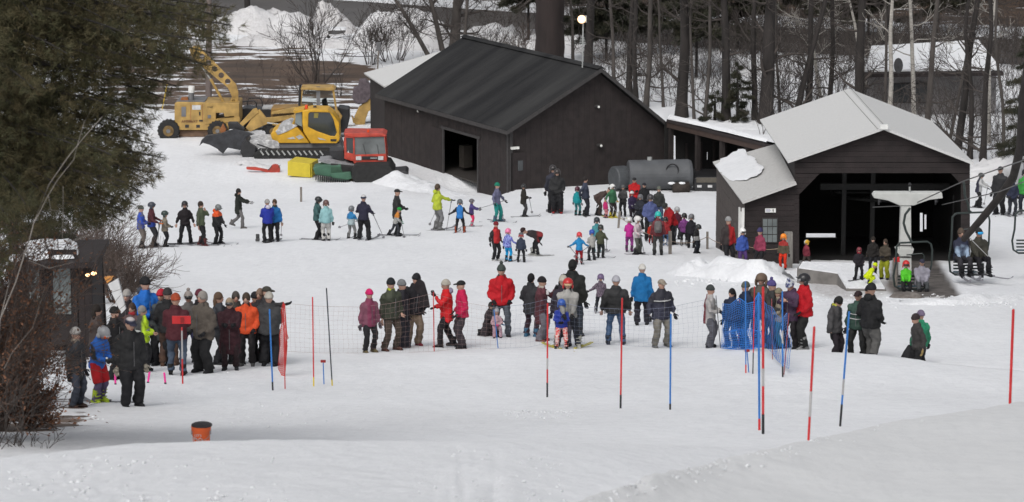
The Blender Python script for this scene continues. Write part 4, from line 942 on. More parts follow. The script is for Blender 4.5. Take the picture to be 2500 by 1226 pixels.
P(1360, 522, 413, 5, (.024, .024, .025), BLK, 'helmet', 'tall man in dark grey jacket and wide black trousers by the barn wall', hc=(.035, .028, .026), boots='ski', skis=10, arms='pocket', bulk=1.15, leg=1.35, poles=[(-1, 1333, 517)], bc=(.3, .02, .02))
P(1409, 527, 456, 150, (.01, .22, .24), (.03, .17, .18), 'helmet', 'small child in teal ski suit beside navy jacket', hc=(.07, .015, .03), kid=True, boots='ski', skis=3, arms='down')
P(1430, 528, 432, 70, (.024, .030, .055), (.012, .013, .018), 'hair', 'bareheaded man in slate navy jacket on a snowboard', hc=(.02, .016, .015), arms='back', board=20, fl=(-.16, -.12, .085), fr=(.16, .1, .085), lean=-5)
P(1462, 527, 455, 80, fab2((.06, .035, .03), (.50, .035, .02), 'Z', 1.28, .1), (.045, .032, .028), 'cap', 'adult in red bending over the small child in pink', hc=(.05, .04, .035), lean=62, H=.78, boots='ski', arms='low', fl=(-.12, -.1, .085), fr=(.12, .05, .085), hip=(0, -.12, .86))
P(1478, 532, 482, 130, PINK, fabp((.45, .06, .10), (.6, .3, .3), 6), 'beanie', 'small child in pink jacket and striped pink trousers', hc=(.25, .03, .08), kid=True, boots='ski', arms='down')
P(1494, 532, 450, 40, (.02, .11, .045), (.02, .014, .014), 'helmet', 'skier in green jacket and white helmet with yellow glove on a pole', hc=(.62, .62, .60), goggles=(.05, .05, .05), gl=(.5, .3, .03), boots='ski', bc=(.55, .45, .05), skis=4, arms='pocket', armR='out', poles=[(-1, 1497, 530), (1, 1526, 538)], skic=(.4, .35, .05))
P(1548, 524, 433, 0, RED, (.03, .02, .02), 'cap', 'man in red jacket standing in front of the grey tank', hc=(.02, .02, .022), arms='crossed', bulk=1.15)
P(1572, 530, 446, 10, BLK, BLK, 'cap', 'man in plain black jacket behind the lavender blue skier', hc=(.015, .016, .022), bulk=1.1)
P(1608, 545, 455, 0, (.016, .018, .016), (.035, .05, .09), 'beanie', 'person in dark short sleeved top and grey hat, arm bare', hc=(.10, .11, .09), gl=None, arms='down')
P(1542, 543, 467, 40, (.027, .018, .05), (.014, .010, .014), 'helmet', 'skier in dark purple jacket with white helmet and two poles', hc=fab2((.35, .02, .02), (.65, .64, .62), 'Z', .03), boots='ski', arms='pole', armR='pole', poles=[(-1, 1534, 549), (1, 1556, 535)], bulk=1.05, head=40)
P(1587, 588, 475, 5, (.075, .095, .22), (.014, .014, .016), 'helmet', 'skier in lavender blue jacket and white banded helmet facing camera', hc=(.05, .045, .05), hem=.76, boots='ski', arms='pocket', skis=5, goggles=(.05, .05, .05))
P(1641, 598, 488, -60, (.36, .012, .018), BLK, 'beanie', 'man in red jacket and charcoal beanie bending towards the children', hc=(.03, .032, .03), lean=22, nod=20, bulk=1.15, boots='ski', skis=4, arms='low', leg=1.2)
P(1624, 603, 530, 170, (.30, .025, .03), (.06, .12, .24), 'helmet', 'child in red jacket and blue trousers in front of the man in red', hc=(.02, .02, .02), kid=True, boots='ski', arms='down', skis=4, bc=(.4, .4, .42))
P(1589, 594, 542, 10, (.45, .03, .015), (.35, .02, .02), 'helmet', 'small child in red and yellow half hidden by backpack wearer', hc=(.03, .03, .03), kid=True, boots='ski', arms='down')
P(1606, 624, 517, 178, (.13, .018, .025), (.045, .045, .043), 'helmet', 'person with grey backpack, maroon jacket and turquoise helmet', hc=(.02, .40, .36), pack=(.13, .12, .12), arms='down', bulk=.92)
P(1536, 615, 530, 170, (.52, .03, .28), (.28, .05, .24), 'helmet', 'child in magenta ski suit and white helmet', hc=(.60, .60, .60), kid=True, boots='ski', skis=5, arms='front', bulk=.95, bc=(.05, .03, .05))
P(1555, 622, 528, 60, fabp((.48, .33, .36), (.42, .40, .42), 8), (.075, .08, .07), 'helmet', 'child in pale pink checked jacket and white helmet', hc=(.58, .57, .56), kid=True, boots='ski', skis=4, arms='front', armR='pole', poles=[(1, 1573, 621)], wide=1.4)
P(1670, 602, 521, 175, (.16, .03, .17), BLK, 'helmet', 'child in purple jacket and black helmet by the wooden posts', hc=(.018, .018, .018), kid=True, boots='ski', arms='pocket', bc=(.2, .2, .2))
P(1687, 607, 523, 160, (.014, .013, .018), BLK, 'helmet', 'child in black jacket with grey helmet by the wooden posts', hc=(.15, .15, .16), kid=True, boots='ski', arms='down')
P(1700, 619, 546, 60, fab2((.35, .35, .35), BLK, 'Z', 1.1), (.014, .016, .022), 'helmet', 'small child in black and white jacket looking down', hc=(.02, .022, .024), kid=True, arms='down', nod=35, boots='ski')
P(1521, 528, 452, -20, (.03, .028, .03), BLK, 'beanie', 'person in charcoal jacket with grey beanie between green jacket and red jacket', hc=(.10, .10, .10), arms='front')
P(1652, 585, 505, 20, (.08, .015, .03), (.03, .03, .035), 'helmet', 'child in dark wine red jacket behind the man in red jacket', hc=(.35, .35, .36), kid=True, arms='down')
P(1563, 560, 475, -30, (.02, .022, .03), BLK, 'helmet', 'skier in blue black jacket and grey helmet between purple and lavender jackets', hc=(.12, .12, .13), boots='ski', skis=4, arms='front')
# ---- middle group on the slope
P(1210, 637, 541, 40, fab2(RED, (.015, .012, .014), 'AX', .175), BLK, 'beanie', 'woman in red jacket with black sleeves beside children', hc=(.16, .012, .018), arms='pocket', armR='side', bc=(.4, .4, .4), head=-15, scarf=(.30, .01, .015))
P(1240, 639, 558, 150, fabp((.05, .05, .28), (.22, .26, .55), 8), (.01, .33, .68), 'helmet', 'child in blue patterned jacket, bright blue trousers and pink helmet', hc=(.68, .18, .32), kid=True, boots='ski', arms='down', armR='out', skis=4)
P(1272, 641, 568, 170, (.028, .036, .06), (.016, .016, .02), 'helmet', 'child in dark navy jacket with red and white helmet', hc=fab2((.45, .05, .05), (.12, .12, .13), 'Z', .05), kid=True, boots='ski', skis=-4, arms='down', wide=1.4, skic=(.28, .28, .28))
P(1309, 625, 557, -80, fab2((.25, .012, .016), (.022, .014, .016), 'Y', -.02, .06), BLK, 'beanie', 'adult in black and red bent forward helping a child', hc=(.03, .015, .015), lean=78, H=.66, hip=(0, -.15, .88), fl=(-.14, -.05, .085), fr=(.14, .10, .085), arms='low', boots='ski', skis=10, bc=(.35, .35, .33), skic=(.3, .3, .3))
P(1414, 645, 567, -178, (.02, .22, .48), (.30, .012, .02), 'helmet', 'small child in blue jacket, red trousers and red helmet with poles out', hc=(.55, .04, .05), kid=True, boots='ski', arms='out', poles=[(-1, 1426, 646), (1, 1402, 628)], bulk=.95)
P(1457, 618, 531, -170, (.05, .20, .22), (.02, .16, .18), 'helmet', 'child in teal jacket and black helmet behind two others', hc=(.02, .025, .03), kid=True, boots='ski', skis=60)
P(1445, 636, 561, -150, (.38, .37, .35), (.028, .028, .032), 'helmet', 'child in pale grey jacket and blue helmet', hc=(.02, .07, .33), kid=True, boots='ski', skis=40, arms='front', wide=1.4, poles=[(-1, 1402, 568)] if False else None)
P(1466, 631, 549, 165, (.055, .06, .035), (.02, .024, .024), 'helmet', 'child in olive jacket and dark helmet with one pole', hc=(.03, .032, .03), kid=True, boots='ski', skis=60, arms='pole', poles=[(1, 1480, 612)])
# ---- at the hut and the lift
P(1776, 654, 529, 30, fab2(RED, (.03, .02, .02), 'X', .02, .05), BLK, 'beanie', 'person in red jacket and grey hat beside brown hut wall', hc=(.25, .25, .25), arms='down')
P(1811, 655, 557, 20, (.05, .10, .38), (.06, .03, .12), 'helmet', 'child in blue jacket and white helmet behind the snow pile', hc=(.70, .70, .68), kid=True, goggles=(.05, .05, .05))
P(1855, 656, 556, -40, (.22, .035, .07), BLK, 'beanie', 'child in maroon pink jacket and navy hat under the hut window', hc=(.04, .035, .10), kid=True)
P(1912, 657, 571, -20, fab2((.09, .07, .04), (.35, .02, .015), 'Z', 1.25), (.62, .035, .012), 'helmet', 'child with orange helmet and orange trousers beside thick grey post', hc=(.85, .25, .02), kid=True)
P(1968, 655, 586, 130, (.17, .012, .03), (.05, .04, .035), 'helmet', 'child in dark red jacket and yellow white helmet walking at lift entrance', hc=fab2((.6, .6, .55), (.7, .4, .03), 'X', .02), kid=True, fl=(-.14, -.3, .1), fr=(.14, .25, .085), goggles=None)
zp = WZ(2095, 688, 6.87)
P(2095, 688, 604, 5, (.014, .012, .016), BLK, 'helmet', 'snowboarder in black with dark red helmet standing on loading platform', hc=(.16, .02, .03), loc=WZ(2096, 685, 6.87), arms='pocket', scarf=(.30, .02, .04), board=35, wide=1.3)
P(2128, 672, 612, 0, (.016, .014, .013), BLK, 'beanie', 'dim figure in black behind the snowboarder inside the shelter', hc=(.02, .015, .012), loc=WZ(2130, 668, 6.87), tall=1.2)
P(2120, 690, 650, 90, (.62, .75, .01), (.55, .68, .01), 'beanie', 'crouching child in neon yellow snowsuit on the platform', hc=(.62, .75, .01), loc=WZ(2118, 694, 6.87), kid=True, H=.60, hip=(0, -.05, .45), lean=38, fl=(-.12, .12, .085), fr=(.12, .05, .085), arms='low', gl=(.6, .72, .01), tall=.62)
P(2163, 682, 583, -30, (.055, .045, .033), (.30, .32, .02), 'hair', 'lift attendant in brown jacket and yellow green trousers', hc=(.05, .035, .025), loc=G(2160, 682), hood=(.05, .04, .03), arms='front', leg=1.2)
# ---- slope behind the lift, far right
P(2388, 508, 422, 60, fab2((.02, .02, .045), (.5, .5, .5), 'Y', .10, .02), BLK, 'helmet', 'racer in dark suit with white bib behind the lift house', hc=(.05, .05, .05), boots='ski', skis=5, arms='reach', poles=[(1, 2402, 500)], fl=(-.1, -.15, .085), fr=(.1, .12, .085), lean=8)
P(2440, 525, 406, -30, BLK, BLK, 'cap', 'tall person in black at the edge of the woods', hc=BLK, bulk=1.15, boots='ski', skis=5, leg=1.2)
P(2470, 529, 432, 10, (.02, .024, .045), (.02, .022, .03), 'helmet', 'skier in dark navy next to tall person in black', hc=BLK, boots='ski', skis=6, arms='pocket', bc=(.12, .12, .13))
P(2500, 524, 414, -20, (.06, .35, .07), (.02, .024, .035), 'helmet', 'skier with bright green jacket at the right edge of the woods', hc=BLK, boots='ski', bc=(.3, .3, .3))
# ---- crowd on the left
P(187, 997, 798, 60, (.014, .015, .019), (.035, .040, .055), 'beanie', 'person in long black coat, white beanie and pale fur collar beside bushes', hc=(.42, .40, .38), scarf=(.32, .27, .22), hem=.62, head=-5, arms='down', bc=(.035, .018, .015), bulk=1.05)
P(240, 984, 788, 55, fab2((.018, .14, .55), BLK, 'AX', .235, .02), (.09, .07, .13), 'helmet', 'racer in blue jacket and red shorts with green boots looking at hands', hc=(.30, .30, .31), goggles=(.75, .12, .02), boots='ski', bc=(.42, .55, .04), gl=(.03, .03, .03), nod=32, arms='front', lean=8, skis=25, skic=(.05, .05, .06), bulk=1.0, shorts=(.45, .015, .02))
P(320, 993, 770, 30, (.020, .020, .021), (.012, .012, .014), 'cap', 'large man in black coat with white and red cap and pale mittens', hc=fab2((.02, .022, .05), (.55, .5, .5), 'Z', .09, .01), hem=.74, bulk=1.22, arms='down', gl=(.30, .27, .22), leg=1.35, bc=(.01, .01, .012), nod=10)
P(238, 925, 742, 100, (.045, .030, .026), BLK, 'longhair', 'person in brown coat with dark hair behind racer in blue', hc=(.016, .012, .010), arms='crossed', bulk=1.1)
P(281, 928, 748, 60, (.014, .013, .014), BLK, 'beanie', 'person in black, face turned aside, under the leaning measuring box', hc=(.012, .012, .012), arms='reach', armR='down')
P(314, 890, 706, -10, (.025, .02, .022), BLK, 'beanie', 'man in dark coat with white headband at back of left crowd', hc=(.35, .33, .31), arms='down')
P(326, 897, 738, -20, (.06, .03, .03), BLK, 'longhair', 'woman with red scarf between tall blue jacket and yellow vest', hc=(.05, .03, .022), scarf=(.38, .02, .03))
P(357, 890, 675, 40, (.018, .15, .55), (.018, .018, .022), 'beanie', 'very tall man in bright blue jacket and black beanie', hc=(.012, .012, .014), arms='front', bulk=1.12, hood=(.05, .06, .08))
P(349, 908, 745, 85, fab2((.050, .050, .052), (.55, .80, .02), 'Y', .06, .04), (.03, .03, .033), 'hair', 'grey haired man wearing a neon yellow safety vest and glasses', hc=(.20, .19, .18), arms='front', bulk=1.15, gl=None, stripe=[((.45, .47, .45), 1.12, 1.17)])
P(398, 892, 705, -20, (.040, .048, .050), BLK, 'beanie', 'person with bright red hat in dark grey green coat', hc=(.45, .02, .04), hem=.6, arms='pocket')
P(412, 894, 703, 175, (.014, .014, .015), (.06, .035, .026), 'beanie', 'person in black jacket, charcoal beanie and brown boots, from behind', hc=(.03, .028, .028), bc=(.08, .045, .03), bulk=1.1, arms='pocket')
P(432, 915, 716, 178, (.060, .013, .018), (.055, .075, .11), 'beanie', 'person in dark maroon coat, rust orange beanie and blue jeans', hc=(.36, .065, .025), bulk=1.12, arms='front', bc=(.012, .012, .012))
P(463, 888, 710, 5, (.09, .08, .075), (.05, .05, .11), 'pom', 'person with pale pompom hat, sunglasses and blue boots', hc=(.32, .28, .26), goggles=(.02, .02, .02), bc=(.03, .12, .25), wide=1.3)
P(489, 884, 706, 160, (.02, .018, .02), BLK, 'beanie', 'person with maroon beanie behind grey haired man in brown coat', hc=(.10, .02, .035), arms='down')
P(499, 909, 709, -40, (.085, .072, .060), (.014, .014, .015), 'hair', 'grey haired man in grey brown coat and black scarf', hc=(.24, .22, .20), scarf=(.012, .012, .015), bulk=1.2, arms='pocket', leg=1.35, hem=.74)
P(535, 890, 712, 70, (.018, .02, .026), (.013, .013, .016), 'longhair', 'brown haired woman in black coat near the middle of the left crowd', hc=(.09, .055, .035), bulk=1.1, arms='pocket', hem=.72)
P(563, 903, 726, 0, (.032, .010, .014), (.02, .01, .012), 'hair', 'person with glasses in ankle length dark maroon coat', hc=(.25, .19, .13), hem=.42, bulk=1.22, arms='crossed', goggles=(.03, .03, .03))
P(578, 888, 710, 10, (.05, .045, .04), BLK, 'hair', 'dark haired man behind the long maroon coat', hc=(.06, .052, .046), bulk=1.1)
P(604, 893, 713, -5, (.68, .085, .025), (.014, .012, .013), 'hair', 'brown haired woman in orange puffer jacket', hc=(.05, .035, .025), arms='pocket', bulk=1.1, scarf=(.02, .015, .015), bc=(.06, .06, .06))
P(624, 884, 712, 40, (.16, .018, .02), BLK, 'beanie', 'person in dark red jacket and black beanie beside orange puffer', hc=(.014, .014, .018))
P(638, 885, 703, -20, (.03, .025, .028), BLK, 'hair', 'balding man in dark jacket between black caps at end of crowd', hc=(.18, .12, .09))
P(652, 886, 697, 60, BLK, BLK, 'cap', 'man in black cap with arm stretched out above the red net', hc=(.045, .042, .035), arms='down', armR=((-.02, .58, 1.43), (0, 0, -1)), bulk=1.1)
P(658, 893, 713, 165, (.040, .041, .043), (.012, .012, .014), 'beanie', 'large person in dark grey jacket and cream beanie, from behind', hc=(.44, .41, .36), bulk=1.28, leg=1.3, arms='front')
# ---- middle front row
P(902, 861, 705, 30, fab2((.22, .035, .085), (.20, .06, .10), 'AX', .12), (.014, .014, .016), 'beanie', 'woman in pink beanie and maroon pink jacket leftmost in middle row', hc=(.62, .02, .14), hem=.74, arms='down', bc=(.10, .08, .04), gl=(.06, .05, .06), bulk=1.05)
P(955, 857, 678, 40, (.030, .036, .020), (.055, .042, .033), 'beanie', 'tall man in olive jacket with lime collar and black beanie', hc=(.014, .016, .018), scarf=(.42, .48, .03), gl=None, arms='pocket', armR='down', bulk=1.15, head=25, bc=(.06, .025, .018), wide=1.3)
P(980, 850, 682, 60, (.02, .019, .024), (.03, .03, .036), 'beanie', 'person in dark coat and grey beanie behind man in olive', hc=(.15, .155, .16), hem=.60, bulk=1.12, bc=(.08, .015, .02))
P(1008, 846, 667, 25, (.014, .013, .016), (.16, .12, .085), 'beanie', 'man in black jacket and khaki trousers leaning towards the net pole', hc=(.013, .013, .015), slean=-8, arms='pocket', armR='out', bulk=1.22, bc=(.14, .02, .03), leg=1.15, head=30)
P(1091, 847, 682, -80, (.62, .02, .025), (.014, .012, .014), 'beanie', 'woman in bright red jacket and cream beanie raising a dark mitten', hc=(.45, .42, .36), hood=(.28, .26, .36), arms='up', armR='front', hem=.70, bulk=1.05, fl=(-.12, .2, .085), fr=(.12, -.2, .085))
P(1128, 849, 683, -75, (.55, .015, .08), (.038, .030, .035), 'cap', 'person in pinkish red jacket and black brimmed hat', hc=(.014, .014, .014), arms='pocket', hem=.82, leg=1.15, bulk=1.02)
P(1224, 822, 645, 3, (.50, .012, .02), (.065, .075, .09), 'pom', 'man in red puffer jacket and green pompom beanie, hands in pockets', hc=(.045, .055, .05), arms='pocket', bulk=1.15, bc=(.018, .018, .02), scarf=(.04, .03, .03), wide=1.2)
P(1199, 822, 735, 75, (.022, .014, .018), (.02, .014, .016), 'hair', 'kneeling adult in dark plum coat beside toddler', hc=(.03, .028, .026), H=.70, hip=(0, -.15, .42), fl=(-.12, -.45, .06), fr=(.12, .25, .085), lean=12, arms='reach', hem=.55, tall=.93, gl=(.02, .10, .2))
P(1213, 824, 752, 5, (.50, .33, .36), (.48, .30, .35), 'pom', 'toddler in pale pink snowsuit sitting in front of kneeling adult', hc=(.42, .42, .45), kid=True, H=.78, hip=(0, -.1, .55), fl=(-.16, .3, .085), fr=(.16, .3, .085), arms='front', gl=(.6, .05, .2), tall=.76)
P(1296, 822, 667, 150, (.026, .026, .029), (.03, .015, .022), 'hair', 'dark haired woman in charcoal coat next to maroon coat', hc=(.010, .009, .010), hem=.66, arms='pocket', bc=(.03, .10, .17), bulk=1.05)
P(1321, 834, 675, 75, (.075, .014, .022), (.12, .11, .125), 'beanie', 'woman in long maroon coat with cream collar holding a cup', hc=(.012, .010, .012), scarf=(.42, .38, .33), hem=.52, arms='up', armR='front', leg=1.2, bc=(.13, .04, .03), bulk=1.08)
P(1397, 823, 633, 165, (.014, .015, .014), (.025, .032, .042), 'hair', 'very tall man in black jacket seen from behind, white tag', hc=(.012, .012, .012), arms='down', bulk=1.18, wide=1.3, bc=(.018, .018, .02))
P(1374, 846, 672, 170, (.03, .025, .035), (.06, .055, .07), 'beanie', 'person in cream beanie hidden behind the skier in grey sweater', hc=(.50, .47, .40))
P(1386, 851, 679, 0, (.26, .255, .24), (.012, .014, .02), 'helmet', 'skier in grey sweater and red helmet holding small child', hc=(.42, .02, .02), boots='ski', bc=(.38, .38, .34), scarf=(.02, .018, .02), arms='lap', wide=2.1, skis=-28, bulk=1.12, skic=(.40, .17, .06), goggles=(.5, .35, .2))
P(1371, 852, 730, -5, (.025, .05, .34), fabp((.60, .05, .05), (.65, .45, .42), 8), 'helmet', 'small child in blue jacket and red patterned trousers held by skier', hc=(.03, .09, .35), kid=True, arms='front', boots='ski', wide=1.4, bulk=1.05)
P(1466, 766, 669, 170, fabp((.03, .022, .035), (.12, .09, .12), 10), (.014, .016, .022), 'helmet', 'child in plaid jacket and purple helmet skiing uphill alone', hc=(.12, .08, .16), kid=True, boots='ski', bc=(.3, .3, .32), arms='out', armR='down', wide=1.8, skis=10, poles=[(-1, 1432, 722)] if False else None)
P(1503, 841, 673, 178, (.011, .011, .012), (.045, .085, .16), 'beanie', 'man in black jacket, light grey beanie and blue jeans from behind', hc=(.42, .42, .46), arms='side', bulk=1.22, bc=(.015, .02, .03), gl=None, wide=1.45, hem=.84)
P(1567, 794, 645, 177, (.01, .14, .36), (.014, .012, .018), 'beanie', 'woman in blue jacket and white knitted hat walking away', hc=(.60, .58, .54), arms='down', hem=.72, leg=1.15, bulk=1.06)
P(1613, 847, 680, 25, fab2((.026, .027, .050), (.022, .022, .034), 'Z', 1.2), (.15, .14, .12), 'cap', 'man in navy jacket with white chest stripe and khaki trousers', hc=(.30, .26, .21), arms='side', bulk=1.2, hem=.74, leg=1.15, bc=(.10, .10, .09), wide=1.4, stripe=[((.5, .5, .5), 1.235, 1.26)])
st = MB(); q0 = G(1613, 847); c = q0 + Vector((0, 0, 1.31))
# ---- behind the blue net and right
P(1731, 849, 695, 70, fab2((.17, .018, .03), (.42, .40, .39), 'Y', -.055, .02), (.075, .075, .088), 'beanie', 'woman in maroon and white jacket leftmost of the blue net group', hc=(.04, .045, .045), arms='front', hem=.72, leg=1.3)
P(1786, 849, 703, -40, (.016, .022, .045), (.02, .04, .09), 'longhair', 'dark haired woman in navy behind the left part of blue net', hc=(.009, .008, .009), arms='down', bulk=1.12)
P(1820, 849, 687, -60, (.015, .022, .045), (.02, .05, .12), 'beanie', 'person in navy jacket and grey green beanie behind blue net', hc=(.08, .085, .07), arms='pocket', bulk=1.1)
P(1857, 848, 668, -20, (.060, .055, .046), (.03, .03, .034), 'trapper', 'man with fur hat in grey brown jacket behind blue net', hc=(.13, .09, .065), arms='crossed', bulk=1.2)
P(1880, 850, 683, 60, (.035, .035, .035), BLK, 'pom', 'person with purple tasselled hat behind the blue net', hc=(.07, .055, .17), arms='front')
P(1900, 850, 703, -80, (.30, .26, .20), (.02, .10, .16), 'beanie', 'person in beige jacket and tan hat behind blue net', hc=(.20, .18, .12), arms='front')
P(1931, 851, 679, -40, (.045, .018, .050), (.012, .010, .012), 'pom', 'person in plum coat with patterned hat looking at phone', hc=fabp((.04, .05, .15), (.4, .42, .45), 10), arms='phone', nod=25, bulk=1.12, gl=None, hem=.72)
P(1962, 852, 668, -75, (.50, .010, .018), (.012, .012, .012), 'helmet', 'tall man in red jacket with black helmet and goggles facing left', hc=(.014, .014, .016), goggles=(.25, .25, .25), arms='pocket', boots='ski', bulk=1.15, leg=1.2, bc=(.18, .18, .18), wide=1.4)
P(2036, 857, 718, 60, (.055, .053, .055), (.018, .014, .018), 'hair', 'man in grey jacket with yellow collar looking down', hc=(.014, .014, .014), scarf=(.45, .45, .05), nod=32, arms='down', hidden=True, bulk=1.15)
P(2093, 858, 708, -25, (.018, .050, .036), (.013, .013, .013), 'cap', 'man in dark green sports jersey over black, beside black jacket', hc=(.025, .014, .016), arms='down', hidden=True, bulk=1.12, wide=1.4, stripe=[((.5, .5, .5), 1.20, 1.215), ((.5, .5, .5), 1.08, 1.095)])
P(2128, 862, 695, -70, (.02, .06, .16), (.02, .02, .025), 'beanie', 'person in blue jacket almost hidden behind tall man in black', hc=(.015, .015, .018), hidden=True, gl=(.5, .04, .04), dy=.6)
P(2120, 863, 687, 140, (.012, .012, .013), (.085, .083, .080), 'beanie', 'tall man in black jacket and grey trousers standing uphill with bent leg', hc=(.012, .012, .013), hood=(.012, .012, .013), hidden=True, arms='pocket', bulk=1.15, leg=1.3, fl=(-.12, .22, .085), fr=(.14, -.12, .085), tall=1.92, dy=-.25)
P(2252, 872, 757, -150, (.010, .20, .10), (.014, .014, .016), 'beanie', 'person in bright green jacket and mauve hat behind grey jacket', hc=(.14, .11, .17), dy=.5, hidden=True, bulk=1.02)
P(2240, 878, 764, -70, (.040, .037, .036), (.010, .010, .011), 'beanie', 'person in dark grey jacket and tan gloves holding a black bag', hc=(.028, .020, .022), hidden=True, arms='side', gl=(.30, .22, .09), bulk=1.05, lean=6)
# ------------------------------------------------------------------ slalom poles, stakes, nets, bucket, posts
def pmat(c, nm): return mat(nm, c, rough=.4, var=.15, vs_=3, bump=0)
PR, PB, PK, PW = pmat((.50, .018, .02), 'red_plastic'), pmat((.02, .15, .46), 'blue_plastic'), pmat((.012, .012, .014), 'black_rubber'), pmat((.36, .35, .35), 'white_tape')
PY = pmat((.6, .45, .03), 'yellow_tape'); PO = pmat((.55, .10, .03), 'orange_plastic'); PG = pmat((.03, .035, .045), 'dark_grey_plastic')
def gate(x0, y0, x1, y1, m, label, cap=.3, r=.017, loc=None, band=None, capm=None, name='slalom_pole', cat='slalom pole', grp='slalom poles on the course'):
    """(x0,y0) foot, (x1,y1) top"""
    f = loc if loc is not None else G(x0, y0); D = (f - Vector((0, 0, ZC))).dot(Vector((0, CP, -SP))); t = PD(x1, y1, D); t = WY(x1, y1, f.y)
    o = thing(name, f, label, cat, grp); d = t - f; L = d.length; f0 = f - d.normalized() * .15
    c = cap / L
    MB().tube([f + d * c, t], r, 8).obj('shaft', m, o, smooth=False)
    MB().ball(t, (r, r, r * .8), 8, 4).obj('cap', m, o)
    if cap: MB().tube([f0, f + d * c], r * 1.12, 8).obj('base_sleeve', capm or PK, o)
    if band: MB().tube([f + d * band[0], f + d * band[1]], r * 1.06, 8).obj('label_band', PW, o)
    return o
gate(766, 943, 763, 726, PR, 'thin red course pole with yellow foot left of the dark pole', capm=PY, cap=.2, r=.014)
gate(811, 940, 797, 704, PG, 'dark slanted course pole right of the thin red pole', cap=.12, r=.014, capm=PY)
gate(666, 955, 658, 756, PB, 'blue course pole leaning just left of the red net bundle', cap=.2)
gate(1336, 970, 1337, 742, PR, 'red slalom pole in front of the skier in grey sweater', band=(.3, .42))
gate(1515, 998, 1519, 729, PR, 'red slalom pole in front of man in black jacket and jeans', cap=.27)
gate(1636, 1001, 1638, 768, PB, 'blue slalom pole in front of man with khaki trousers', cap=.12)
gate(1821, 912, 1820, 688, PB, 'blue slalom pole at the left part of the blue net', cap=.2, capm=PR, r=.014)
gate(1854, 1052, 1852, 716, PB, 'blue slalom pole touching the tall red pole before blue net', cap=.2, capm=PR, r=.018)
gate(1863, 1060, 1863, 702, PR, 'tall red slalom pole in front of the blue net', r=.020, band=(.33, .45), cap=.32)
gate(1911, 922, 1910, 712, PB, 'blue slalom pole at the right part of the blue net', cap=.25, band=(.4, .55))
gate(2051, 1042, 2073, 762, PB, 'blue slalom pole leaning right beside man in grey jacket', band=(.28, .42), cap=.38)
zz = G(1974, 1082); gate(1974, 1085, 1988, 799, PR, 'red slalom pole leaning right, standing behind the near snow roll', loc=G(1972, 1110), band=(.30, .50), cap=.1)
gate(2466, 990, 2474, 757, PR, 'red slalom pole near the right edge of the picture', loc=G(2464, 1030), cap=.3, r=.024)
gate(1838, 915, 1842, 700, PR, 'thin red pole with black and yellow foot inside the blue net', cap=.5, capm=PK, r=.012)
for (x0, y0, x1, y1, lb) in [(1060, 858, 1058, 714, 'thin red fence stake beside the raised mitten'), (1216, 850, 1206, 757, 'short blue fence stake in front of the toddler')]:
    gate(x0, y0, x1, y1, PR if 'red' in lb else PB, lb, cap=0, r=.012, name='fence_stake', cat='stake', grp='stakes of the safety net')
for (x0, y0, x1, lb) in [(1759, 850, 1748, 'dark thin stake held by woman in maroon and white'), (1803, 850, 1806, 'faded red stake in the left part of blue net'), (1886, 878, 1884, 'faded red stake hanging in the right part of blue net'), (1914, 916, 1926, 'faded red stake slanting at the right end of blue net')]:
    gate(x0, y0, x1, 722 if 'held' in lb else (765 if 'end' in lb else 730), PG if 'dark' in lb else pmat((.28, .06, .07), 'faded_red_plastic'), lb, cap=0, r=.010, name='fence_stake', cat='stake', grp='stakes of the safety net')
# red timing paddle on its pole
sp = gate(446, 938, 444, 800, PR, 'red pole with white band carrying a flat red panel', name='panel_post', cat='post', grp='timing posts', band=(.45, .95), cap=0)
p = WY(443, 781, G(446, 938).y - .03); MB().box(p, (.40, .03, .17)).obj('panel', PR, sp); MB().box(p + Vector((.02, -.02, 0)), (.08, .02, .12)).obj('bracket', pmat((.25, .01, .01), 'dark_red_plastic'), sp)
for (x0, y0, x1, y1, lb) in [(791, 938, 789, 884, 'small timing eye on blue stick beside the dark pole'), (1828, 909, 1824, 858, 'small timing eye on blue stick under the blue net')]:
    sp = gate(x0, y0, x1, y1, PB, lb, cap=0, r=.012, name='timing_eye', cat='timing eye', grp='timing posts'); q = WY(x1, y1 - 2, G(x0, y0).y)
    MB().box(q, (.11, .06, .05)).obj('sensor', MATS['dark_red_plastic'], sp)
# pink rope flags on the ground
PINKM = pmat((.75, .03, .28), 'pink_flag')
for (x, y, dx, lb) in [(282, 940, -1, 'leftmost pink flag stub near the large man in black'), (361, 936, 4, 'pink flag stub right of the black boots'), (404, 938, -3, 'pink flag stub left of the red panel post')]:
    o = gate(x, y, x + dx, y - 27, PINKM, lb, cap=.04, r=.022, name='flag_stub', cat='flag', grp='pink flags on snow')
